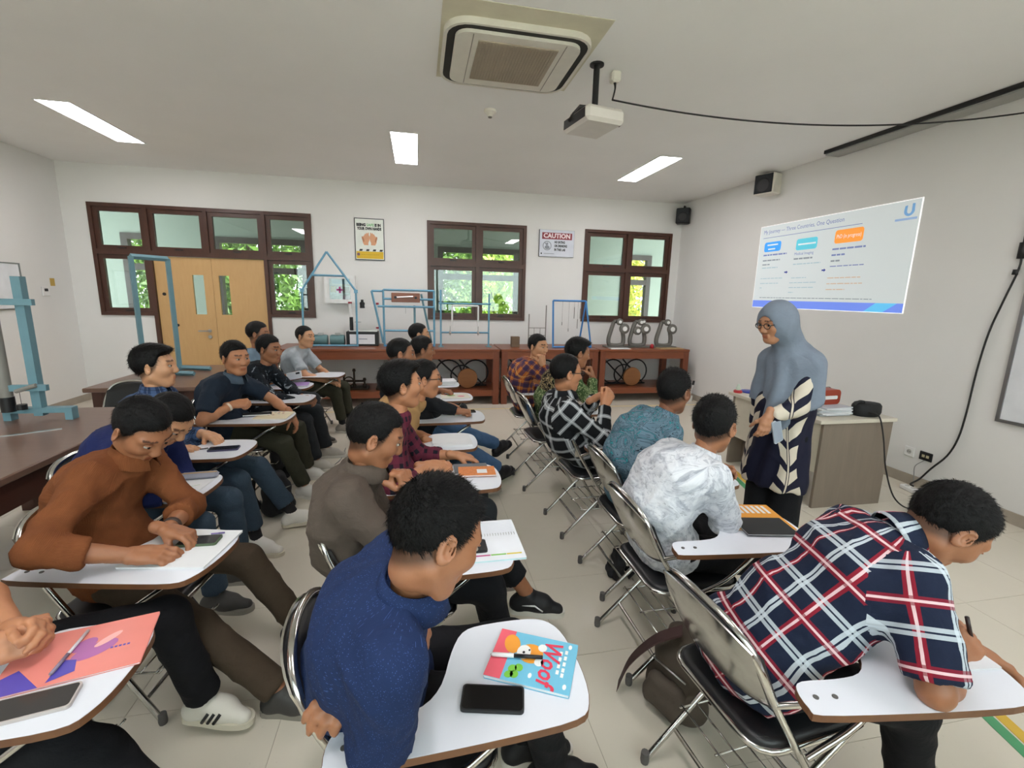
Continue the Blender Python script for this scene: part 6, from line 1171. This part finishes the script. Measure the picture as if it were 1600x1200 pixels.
    for s in (1, -1): f.rc(L(0, s*.120, 1.27), L(.0, s*.145, .98), .082, .096, k=.06)
    f.rc(L(.05, 0, 1.30), L(.09, .02, .85), .09, .10, k=.07); f.rc(L(-.05, .03, 1.3), L(-.085, .05, .92), .09, .095, k=.06)
    f.el(head+Rh@V(.105, 0, -.018), (.072, .060, .086), Rh, k=.012, sub=True)
    g_ = [(f.lo[i]+f.h*np.arange(f.n[i])) for i in range(3)]; X_, Y_, Z_ = np.meshgrid(*g_, indexing='ij'); A_ = np.arctan2((X_-B[0])*lat[0]+(Y_-B[1])*lat[1], (X_-B[0])*fw[0]+(Y_-B[1])*fw[1])
    zc = np.interp(A_, np.radians([-180, -120, -60, 0, 25, 60, 100, 135, 160, 180]), [.93, 1.05, 1.0, .83, .85, .98, 1.09, 1.04, .93, .93]); f.D = np.maximum(f.D, ((zc-Z_)*.8).astype(np.float32))
    sv, sq = f.mesh(); nn = vnormals(sv, sq); an = np.arctan2((sv-B)@lat, (sv-B)@fw); low = np.clip((1.42-sv[:, 2])/.3, 0, 1); sv = sv+nn*(np.sin(an*9+sv[:, 2]*7+2*np.sin(sv[:, 2]*9))*.009*low+wrinkle(sv, 77, 26)*.0032)[:, None]; mk_mesh('hijab', sv, sq, cloth('grey blue hijab cloth', '#77818f', .1, .8, .3), root, O=O)
    g = MB()
    for s in (1, -1): a_ = np.arange(18)*2*math.pi/18; g.tube(np.stack([np.full(18, .103), s*.033+.023*np.cos(a_), .008+.018*np.sin(a_)], 1), .0024, 5, closed=True); g.tube([(.103, s*.055, .012), (.05, s*.074, .012)], .0022, 5)
    g.tube([(.103, .01, .012), (.106, 0, .014), (.103, -.01, .012)], .0022, 5); mk_mesh('glasses', np.concatenate(g.v)@Rh.T*.96+head, g.f, M_black, root, O=O)
    f = Field(lo, hi, .012)
    for s in (1, -1): f.rc(L(0, s*.075, .80), L(.0, s*.085, .06), .105, .098, k=.03, cut=[(L(0, 0, .025), V(0, 0, -1))])
    tv, tq = f.mesh(); nn = vnormals(tv, tq); tv = tv+nn*(wrinkle(tv*[1, 1, .35], 12, 34)*.004)[:, None]; mk_mesh('trousers', tv, tq, P_black, root, O=O)
    for s in (1, -1):
        v, q, o = make_shoe(.008); v2, q2 = (v, q) if s > 0 else (v*[1, -1, 1], q[:, ::-1]); su = mk_mesh('shoe', v2*.9@Rz.T+L(.02, s*.085, .079), q2, plain('shoe upper #1a1a1c', '#1a1a1c', .5), root, O=O); m = MB(); m.prism(o*[.9, .9*s], .0, .022); mm = MB(); mm.add(np.concatenate(m.v)@Rz.T+Rz@V(.02, s*.085, 0), m.f); mm.build('sole', plain('shoe sole #2a2a2c', '#2a2a2c', .6), su)
    return wl, Rz
WL, _ = presenter()
# ================================================================== THINGS ON THE TABLETS
def quad_frame(px, z):
    """centre, x axis, y axis and size of a rectangle seen at four pixels on a level surface"""
    P = [zpx(x, y, z) for x, y in px]; c = sum(P)/4; ex = (P[1]-P[0]+P[2]-P[3])/2; w = np.linalg.norm(ex); ex = ex/w; ey = V(-ex[1], ex[0], 0); h = abs((P[3]-P[0])@ey); 
    h = .5*(abs((P[3]-P[0])@ey)+abs((P[2]-P[1])@ey)); return c, math.atan2(ex[1], ex[0]), w, h
def phone(nm_label, c, rz, size=(.155, .075), col='#101114', case='#17181b'):
    o = thing('mobile_phone', nm_label, 'phone', tuple(c), rz); a, b = size; m = MB(); m.prism(rrect(-a/2, -b/2, a/2, b/2, .010, 4), 0, .0085); autosmooth(m.build('case', plain('phone case '+case, case, .5), o)); m = MB(); m.prism(rrect(-a/2+.004, -b/2+.004, a/2-.004, b/2-.004, .008, 4), .0085, .0092); m.build('screen', plain('phone glass '+col, col, .08, spec=.6), o); return o
def pen(label, a, b, r=.0045, c1='#d8dadd', c2='#1a1a1c'):
    a, b = np.asarray(a, float), np.asarray(b, float); o = thing('pen', label, 'pen', tuple(a)); d = b-a; m = MB(); m.cyl(V(0, 0, 0), d*.55, r, 8); m.build('barrel', plain('pen barrel '+c1, c1, .35), o, True); m = MB(); m.cyl(d*.55, d*.97, r*1.1, 8); m.build('grip', plain('pen grip '+c2, c2, .5), o, True); m = MB(); m.cyl(d*.97, d, r*.7, 8, r2=r*.2); m.build('tip', M_steel, o, True); return o
def slab(nm, label, cat, c, rz, w, h, th, top, side=None, rnd=0.004):
    o = thing(nm, label, cat, tuple(c), rz); m = MB(); m.box((-w/2+.002, -h/2+.002, 0.0006), (w/2-.002, h/2-.002, th-.0008)); m.build('pages', side or M_paper, o); m = MB(); m.prism(rrect(-w/2, -h/2, w/2, h/2, rnd, 3), th-.0008, th); m.build('cover', top, o); m = MB(); m.prism(rrect(-w/2, -h/2, w/2, h/2, rnd, 3), 0, .0007); m.build('back_cover', top, o)
    def put(n_, geo, mat, off=.0004): g = MB(); flat(g, geo[0], geo[1], (-w/2, -h/2, th), (1, 0, 0), (0, 1, 0), off); return g.build(n_, mat, o)
    return o, put
Z0 = TABZ+.0006
def tz(n): return Z0+n*.0006
# --- M1: blue booklet with dog, pen, phone
c, a, w, h = quad_frame([(757, 1055), (890, 1088), (903, 1008), (783, 982)], TABZ+.01); c[2] = Z0
bk, put = slab('illustrated_booklet', 'sky blue booklet with an orange dog and pink lettering', 'booklet', c, a, w, h, .010, plain('sky blue cover', '#74bfdc', .35))
pk = plain('coral print', '#ea6070', .4); og = plain('orange print', '#f0a03a', .4); wt = plain('white print', '#f0f2f0', .4)
put('coral_patch', rect(0, 0, w*.20, h), pk); put('printed_dog_body', disc(w*.20, h*.72, w*.10, h*.20, 20, .3), og, .0006); put('printed_dog_head', disc(w*.46, h*.60, w*.15, h*.20), og, .0008); put('printed_dog_cheek', disc(w*.37, h*.60, w*.085, h*.15), wt, .001); put('printed_dog_ear', disc(w*.58, h*.76, w*.055, h*.08), wt, .001); put('printed_dog_ear', disc(w*.58, h*.46, w*.055, h*.08), wt, .001)
for y in (.66, .52): put('printed_dog_eye', disc(w*.43, h*y, w*.013, h*.022, 10), Mtx, .0013)
put('printed_dog_nose', disc(w*.37, h*.59, w*.016, h*.028, 10), Mtx, .0013)
for q in ((.30, .24), (.34, .14), (.37, .28), (.28, .12)): put('printed_leaf', disc(w*q[0], h*q[1], w*.05, h*.075, 10, q[0]*9), plain('leaf green print', '#79c043', .4), .0006)
v, f = text_geo('Woof', h*.46, shear=.25, bold=.0016); v = np.c_[v[:, 1], -v[:, 0]]*[.85, .80]+[w*.70, h*.52]; put('lettering', (v, f), plain('pink red lettering', '#e2405c', .4), .001)
for x0, ys_ in ((.80, (.74, .62, .48, .36)), (.86, (.78, .66, .54, .42, .32))):
    for y in ys_: put('small_lettering', rect(w*x0, h*(y-.045), w*(x0+.035), h*(y+.035)), wt, .0008)
for x, y in ((.91, .90), (.52, .18), (.93, .12)): put('printed_cloud', disc(w*x, h*y, w*.022, h*.05, 12), wt, .0008)
pa, pb = zpx(766, 1022, TABZ+.018), zpx(848, 1027, TABZ+.018); pen('white and black ballpoint pen across the blue booklet', pb+V(0, 0, 0), pa, .005, '#1a1a1c', '#e4e4e4')
c, a, w, h = quad_frame([(716, 1112), (818, 1114), (820, 1072), (726, 1066)], TABZ+.008); c[2] = Z0; phone('black phone lying before the blue booklet', c, a, (max(w, .15), .074))
# --- M2: spiral notebook and phone
c = zpx(770, 845, TABZ); c[2] = Z0; o, put = slab('spiral_notebook', 'open white spiral notebook with coloured index strips', 'notebook', c, math.radians(0), .21, .30, .008, plain('notebook paper', '#e2e6ec', .6), plain('pale aqua edge', '#bfe0e2', .6))
for k, cc in enumerate(('#b8477e', '#79b94e', '#d9c23f')): put('index_strip', rect(.02+k*.06, .03, .078+k*.06, .039), plain('index '+cc, cc, .5))
for k in range(14): put('ruled_line', rect(.01, .19+k*.007, .2, .1905+k*.007), plain('pale rule', '#b8c2d4', .6))
sp = MB()
for k in range(18): an_ = np.linspace(0, 2*math.pi, 9)[:-1]; sp.tube(np.stack([np.full(8, -.095+k*.011), .03+.007*np.cos(an_), .008+.006*np.sin(an_)], 1), .0009, 4, closed=True)
sp.build('spiral_wire', M_steel, o, kind='stuff'); c2 = zpx(748, 851, TABZ+.02); c2[2] = Z0+.0088; phone('small dark grey phone on the spiral notebook', c2, math.radians(90), (.085, .06), '#2a2c30')
# --- M3: grey folder and orange book
c = tab('M3', .29, -.04); c[2] = Z0; slab('grey_folder', 'slate grey folder under the orange book', 'folder', c, 0, .19, .14, .004, plain('slate folder', '#5f636a', .5)); c = zpx(745, 739, TABZ); c[2] = Z0+.0046; o, put = slab('orange_book', 'orange patterned book with a white label', 'book', c, math.radians(-3), .20, .13, .008, plain('orange pattern cover', '#cf7a3c', .5, var=.35, scale=90)); put('label', rect(.10, .03, .155, .085), M_paper)
# --- M4: open white book, M5 tablet phone, M6 magazine, M7 books
c = tab('M4', .27, -.16); c[2] = Z0; slab('white_notebook', 'thick white notebook before the tan shirt', 'notebook', c, .03, .25, .23, .012, M_paper); c[2] += .0125; slab('white_sheets', 'loose white sheets on the thick white notebook', 'paper', c+V(-.01, .02, 0), -.03, .24, .20, .003, M_paper)
c = hpx(715, 632, 3.72); c[2] = Z0; phone('dark phone beside the fist of the black sleeve', tab('M5', .30, -.03)+V(0, 0, .0006), .1)
c = tab('M6', .27, -.14); c[2] = Z0; o, put = slab('color_magazine', 'pale magazine with green and pink print under the leaning elbow', 'magazine', c, .05, .27, .20, .005, plain('cream magazine', '#ddd9cc', .5)); put('printed_patch', disc(.10, .12, .04, .03), plain('green magazine print', '#8fae62', .5)); put('printed_patch', disc(.19, .08, .035, .03), plain('pink magazine print', '#d98a94', .5)); put('printed_patch', disc(.05, .16, .02, .015), plain('red magazine print', '#a8423f', .5))
for k in range(3): c = tab('M7', .26+.01*k, -.14+.012*k); c[2] = Z0+k*.0126; slab('exercise_book', ['lowest', 'middle', 'topmost'][k]+' white exercise book stacked on the farthest tablet of the middle row', 'book', c, .05*k, .24, .19, .012, M_paper)
# --- left row
c = zpx(128, 1020, TABZ); c[2] = Z0; o, put = slab('pink_magazine', 'salmon pink magazine with violet figures beside the clasped hands', 'magazine', c, math.radians(14), .30, .215, .005, plain('salmon cover', '#e58a80', .4))
vi = plain('violet print', '#5a50b0', .4); pu = plain('mauve print', '#b06aa6', .4); put('violet_corner', (np.array([[0, 0], [.10, 0], [.035, .085], [0, .06]]), [(0, 1, 2, 3)]), vi); put('violet_drop', (np.array([[.11, .01], [.16, .03], [.15, .075], [.12, .085]]), [(0, 1, 2, 3)]), vi, .0006); put('printed_figure', disc(.18, .10, .05, .028, 16, .5), pu, .0005); put('printed_figure', disc(.15, .13, .03, .022, 16, .9), pu, .0006); put('printed_figure', disc(.20, .135, .035, .012, 14, .8), plain('pale pink print', '#f0b4b0', .4), .0007)
for k in range(5): put('lettering_mark', rect(.215+k*.009, .088, .221+k*.009, .095), vi, .0006)
pen('slim clear pen lying across the pink magazine', zpx(138, 985, TABZ+.0115), zpx(77, 1056, TABZ+.0115), .004, '#c9c3c8', '#8a7f94')
c = zpx(52, 1104, TABZ); c[2] = Z0; phone('large dark grey phone beside the pink magazine', c, math.radians(12), (.16, .078), '#3c3a3a', '#b9b0ac')
c = tab('L1', .27, -.12); c[2] = Z0; slab('paper_pad', 'white paper pad under the rust orange sleeves', 'notebook', c, math.radians(-9), .30, .26, .007, M_paper); c = zpx(312, 846, TABZ+.01); c[2] = Z0+.0078; phone('dark phone on the white paper pad', c, math.radians(-2), (.14, .07), '#3a3a3c', '#4a5a42')
pen('thin violet pen at the edge of the white paper pad', zpx(330, 834, TABZ+.012), zpx(352, 832, TABZ+.012), .003, '#8a78b0', '#6a5a90')
c = tab('L2', .26, -.12); c[2] = Z0; o, put = slab('writing_paper', 'white writing paper with a green line under the writing hand', 'paper', c, math.radians(-6), .27, .25, .003, M_paper); put('green_line', (np.array([[.10, .02], [.105, .02], [.24, .12], [.235, .12]]), [(0, 1, 2, 3)]), plain('green ink', '#6aa84a', .5))
c = zpx(312, 745, TABZ+.01); c[2] = Z0+.0036; o = thing('pencil_pouch', 'grey pencil pouch on the writing paper', 'pouch', tuple(c), .1); m = MB(); m.box((-.085, -.03, 0), (.085, .03, .028), bev=.012); m.build('pouch_body', plain('grey pouch cloth', '#8d8f9a', .8), o); m = MB(); m.box((-.08, -.004, .0275), (.08, .004, .0295)); m.build('zipper', plain('ochre zip', '#b08a4a', .6), o)
q = zpx(285, 765, TABZ+.03); pen('black pen held by the person in the navy jacket', q+V(-.012, .0, .075), q+V(.03, 0, -.02), .0045, '#1a1a1c', '#1a1a1c')
c = zpx(350, 702, TABZ); c[2] = Z0; phone('black phone with violet edge on the tablet beside the blue plaid shirt', c, math.radians(6), (.165, .078), '#23232b', '#3d3856'); pen('short grey pen at the back of the tablet beside the blue plaid shirt', zpx(312, 702, TABZ+.005), zpx(326, 700, TABZ+.005), .004, '#4a4a4e', '#4a4a4e')
c = tab('L4', .29, -.12); c[2] = Z0; o, put = slab('floral_book', 'cream book with small red flower prints before the navy polo', 'book', c, math.radians(-4), .24, .22, .007, plain('cream cover', '#e0d3b4', .5))
for k in range(9): put('printed_flower', disc(.05+.03*(k % 5)+.02*(k//5), .12+.04*(k//3)-.01*(k % 2), .010, .009, 10), plain('brick red print' if k % 3 else 'grey print', '#a8503f' if k % 3 else '#8f9290', .5), .0005)
c = zpx(402, 648, TABZ+.01); c[2] = Z0+.0078; o = thing('pencil_box', 'slim black case lying on the cream flower book', 'case', tuple(c), math.radians(8)); m = MB(); m.box((-.10, -.018, 0), (.10, .018, .018), bev=.004); m.build('case_body', M_black, o); m = MB(); m.box((-.095, -.022, 0), (.095, -.018, .006)); m.build('strip', M_lampframe, o)
c = tab('L5', .27, -.14); c[2] = Z0; slab('purple_book', 'lilac purple book on the tablet behind the black floral shirt', 'book', c, .1, .26, .20, .014, plain('lilac cover', '#a98ac8', .5))
c = hpx(460, 587, 4.96); o = phone('white phone held up by the half hidden person', c, 0, (.15, .075), '#d9dce4', '#e4e6ea'); o.rotation_euler = (rad(75), rad(-12), rad(-8)); m = MB(); m.prism(rrect(.02, .008, .06, .026, .006, 3), .0092, .011); m.build('camera_bump', M_black, o)
# --- right row
c = tab('R2', .29, -.05); c[2] = Z0; o, put = slab('orange_magazine', 'orange and white magazine under the black folder', 'magazine', c, math.radians(-10), .26, .24, .006, plain('orange magazine cover', '#e09a3a', .5))
for k in range(9): put('printed_column', rect(.02+k*.025, .15, .034+k*.025, .225), M_paper, .0005)
c = tab('R2', .28, -.15); c[2] = Z0+.0068; slab('black_folder', 'black folder on the orange magazine', 'folder', c, math.radians(-10), .22, .15, .006, plain('black folder cover', '#1d1f22', .5))
c = tab('R1', .33, -.11); c[2] = Z0; o, put = slab('red_notebook', 'red and white notebook under the plaid sleeves', 'notebook', c, math.radians(-6), .19, .22, .006, plain('white notebook cover', '#dfe0e4', .5)); put('red_patch', rect(.02, .12, .17, .2), plain('red notebook print', '#b8404a', .5))
c = tab('R4', .28, -.14); c[2] = Z0; slab('white_paper', 'white paper on the tablet before the flannel shirt', 'paper', c, .1, .22, .20, .002, M_paper); c = tab('R3', .30, -.08); c[2] = Z0; slab('blue_paper', 'pale blue sheet on the tablet before the blue batik', 'paper', c, .2, .22, .20, .002, plain('pale blue paper', '#c3d4e6', .6)); c = tab('R5', .28, -.14); c[2] = Z0; slab('white_paper', 'white paper on the tablet before the green batik', 'paper', c, .0, .22, .20, .002, M_paper); c = tab('R6', .28, -.14); c[2] = Z0; slab('white_paper', 'white paper on the tablet before the orange plaid', 'paper', c, .0, .22, .20, .002, M_paper)
q = PPL['R1'][1]['R'][1]+nrm(PPL['R1'][1]['R'][2])*.085; pen('dark pen held in the clasped hand above the plaid sleeve', q+V(-.02, .01, .07), q+V(.01, -.005, -.03), .0055, '#2a1c1c', '#2a1c1c')
o = phone('slim pale phone held at the presenter tunic', WL+V(.06, -.015, -.085), 0, (.15, .07), '#8f9aa8', '#aab4c0'); o.rotation_euler = (rad(90), rad(70), rad(10))
# ================================================================== BAGS
M_bag1 = plain('black backpack nylon', '#15161a', .75, bump=.4, bscale=90); M_bag2 = plain('olive brown backpack canvas', '#4d443a', .85, bump=.4, bscale=90); M_strap = plain('dark maroon strap', '#3a2422', .8)
def backpack(label, c, rz, s, mat, strap, lean=0., kind=0):
    o = thing('backpack', label, 'backpack', tuple(c), rz); f = Field((-.25, -.25, -.02), (.25, .25, .52), .014); f.rc((0, -.08, .09), (0, .08, .09), .095, k=.05); f.rc((-.01-lean*.5, -.075, .24), (-.01-lean*.5, .075, .24), .085, k=.06); f.rc((-.02-lean, -.05, .36), (-.02-lean, .05, .36), .07, k=.06); f.plane((0, 0, .002), (0, 0, -1)); v, q = f.mesh(); n = vnormals(v, q); v = v+n*(wrinkle(v, len(label), 22)*.007)[:, None]; v[:, 2] = np.maximum(v[:, 2], 0); mk_mesh('bag_body', v*s, q, mat, o)
    f = Field((-.05, -.2, -.02), (.3, .2, .4), .014); f.rc((.09, -.07, .09), (.09, .07, .09), .055, k=.03); f.rc((.08, -.06, .16), (.08, .06, .16), .045, k=.03); f.plane((0, 0, .004), (0, 0, -1)); v, q = f.mesh(); n = vnormals(v, q); v = v+n*(wrinkle(v, 9, 30)*.004)[:, None]; v[:, 2] = np.maximum(v[:, 2], .001); mk_mesh('front_pocket', v*s, q, mat, o)
    for sd in (1, -1):
        pth = catmull([V(-.10-lean, sd*.06, .40), V(-.20-lean, sd*.08, .34), V(-.22, sd*.09, .18), V(-.13, sd*.09, .05)], 5)*s; m = MB(); w_ = V(0, .022, 0); P = np.asarray(pth); nn = len(P); m.add(np.r_[P-w_, P+w_, P+w_+V(-.007, 0, .004), P-w_+V(-.007, 0, .004)], [(k*nn+i, k*nn+i+1, ((k+1) % 4)*nn+i+1, ((k+1) % 4)*nn+i) for k in range(4) for i in range(nn-1)]); autosmooth(m.build('shoulder_strap', strap, o))
    m = MB(); m.tube(catmull([V(-.05-lean, -.04, .42), V(-.06-lean, -.02, .46), V(-.06-lean, .02, .46), V(-.05-lean, .04, .42)], 4)*s, .008, 6); m.build('top_handle', strap, o, True); m = MB(); m.tube(np.array([(.06, -.10, .26), (.075, 0, .275), (.06, .10, .26)])*s+V(.01, 0, 0), .004, 5); m.build('zipper', M_steel, o, True)
_bp = (1.02, 1.46, 0); backpack('olive brown backpack with a maroon strap leaning under the red plaid chair', _bp, math.radians(200), .80, M_bag2, M_strap, .05)
_bo = [o for o in bpy.data.objects if o.name.split('.')[0] == 'backpack'][0]; P = catmull([V(*_bp)+V(.0, .0, .36), V(.93, 1.50, .30), V(.86, 1.56, .16), V(.82, 1.58, .02)], 6); Ri = rotz(-math.radians(200)); P = (P-V(*_bp))@Ri.T; wv = nrm(Ri@V(.5, .8, .1))*.028; m = MB(); nn = len(P); m.add(np.r_[P-wv, P+wv, P+wv+V(0, 0, .008), P-wv+V(0, 0, .008)], [(k*nn+i, k*nn+i+1, ((k+1) % 4)*nn+i+1, ((k+1) % 4)*nn+i) for k in range(4) for i in range(nn-1)]); autosmooth(m.build('loose_strap', M_strap, _bo))
backpack('small black bag under the seat of the blue batik shirt', (1.16, 2.36, 0), math.radians(170), .44, M_bag1, M_bag1); q = atz(425, 762, 0); backpack('black backpack on the floor behind the jeans of the writing person', (-1.06, 3.55, 0), math.radians(-30), .74, M_bag1, M_bag1); backpack('black backpack on the floor below the dark navy polo', (-1.22, 4.225, 0), math.radians(0), .62, M_bag1, M_bag1, .03)
m = MB(); pts = [atz(x, y, .006) for x, y in ((440, 762), (470, 752), (500, 738), (530, 720), (540, 700))]; m.tube(catmull(pts, 5), .004, 5); tag(m.build('floor_cable', plain('grey lead', '#8d8d8a', .5), None, True), 'thin grey cable lying on the floor of the left aisle', 'cable')
# ================================================================== SMALL WEARABLES AND SHOE MARKS
def ring_on(key, s, t, r, w, mat, nm):
    root, arms, *_ = PPL[key]; e, w2 = arms[s][:2]; c = e+(w2-e)*t; ax = nrm(w2-e); O = V(root.location[0], root.location[1], 0); m = MB(); m.tube([c-ax*w-O, c+ax*w-O], [r, r], 16, caps=False); m.tube([c-ax*w-O, c+ax*w-O], [r*.98, r*.98], 16); m.build(nm, mat, root, True)
ring_on('L4', 'R', .84, .032, .008, plain('cream wrist band', '#d6c4b0', .6), 'wrist_band'); ring_on('L1', 'L', .84, .033, .008, plain('dark bracelet', '#3a2a22', .6), 'bracelet')
def shoe_geo(key, s, geo, mat, nm, idx):
    root, arms, legs, *_ = PPL[key]; hip, kn, an, fy, fp = legs[s]; R = rot_ypr(rad(fy), rad(fp)); O = V(root.location[0], root.location[1], 0); m = MB()
    for a, b, r in geo: m.tube([R@np.asarray(a, float)+an-O, R@np.asarray(b, float)+an-O], r, 6)
    sh_ = [c for c in root.children if c.name.split('.')[0] == 'shoe'][idx]; m.build(nm, mat, sh_, True)
for k in range(3): x = .012+k*.022; shoe_geo('L0', 'L', [((x, -.046, -.058), (x+.022, -.041, -.020), .0065)], M_black, 'side_stripe', 0)
shoe_geo('M2', 'L', [((-.03, -.039, -.03), (.03, -.044, -.025), .004), ((.03, -.044, -.025), (.07, -.044, -.05), .004)], M_lampframe, 'side_stripe', 0)
v, f = text_geo('VANS', .035, bold=.0008); root, arms, legs, *_ = PPL['M1']; hip, kn, an, fy, fp = legs['R']; ax = nrm(kn-an); tx = nrm(V(1, -.35, 0)); n_ = nrm(V(.3, -1, .15)); m = MB(); O = V(root.location[0], root.location[1], 0); ang = -v[:, 0]/.040; fwd_ = nrm(V(.35, -1, 0)); rt = np.cross(ax, fwd_); c0 = an+ax*.07-O
m.add(c0+.0402*(np.cos(ang)[:, None]*nrm(fwd_-ax*(fwd_@ax))+np.sin(-ang)[:, None]*nrm(rt))+v[:, 1:2]*ax, f); m.build('sock_lettering', M_black, root)
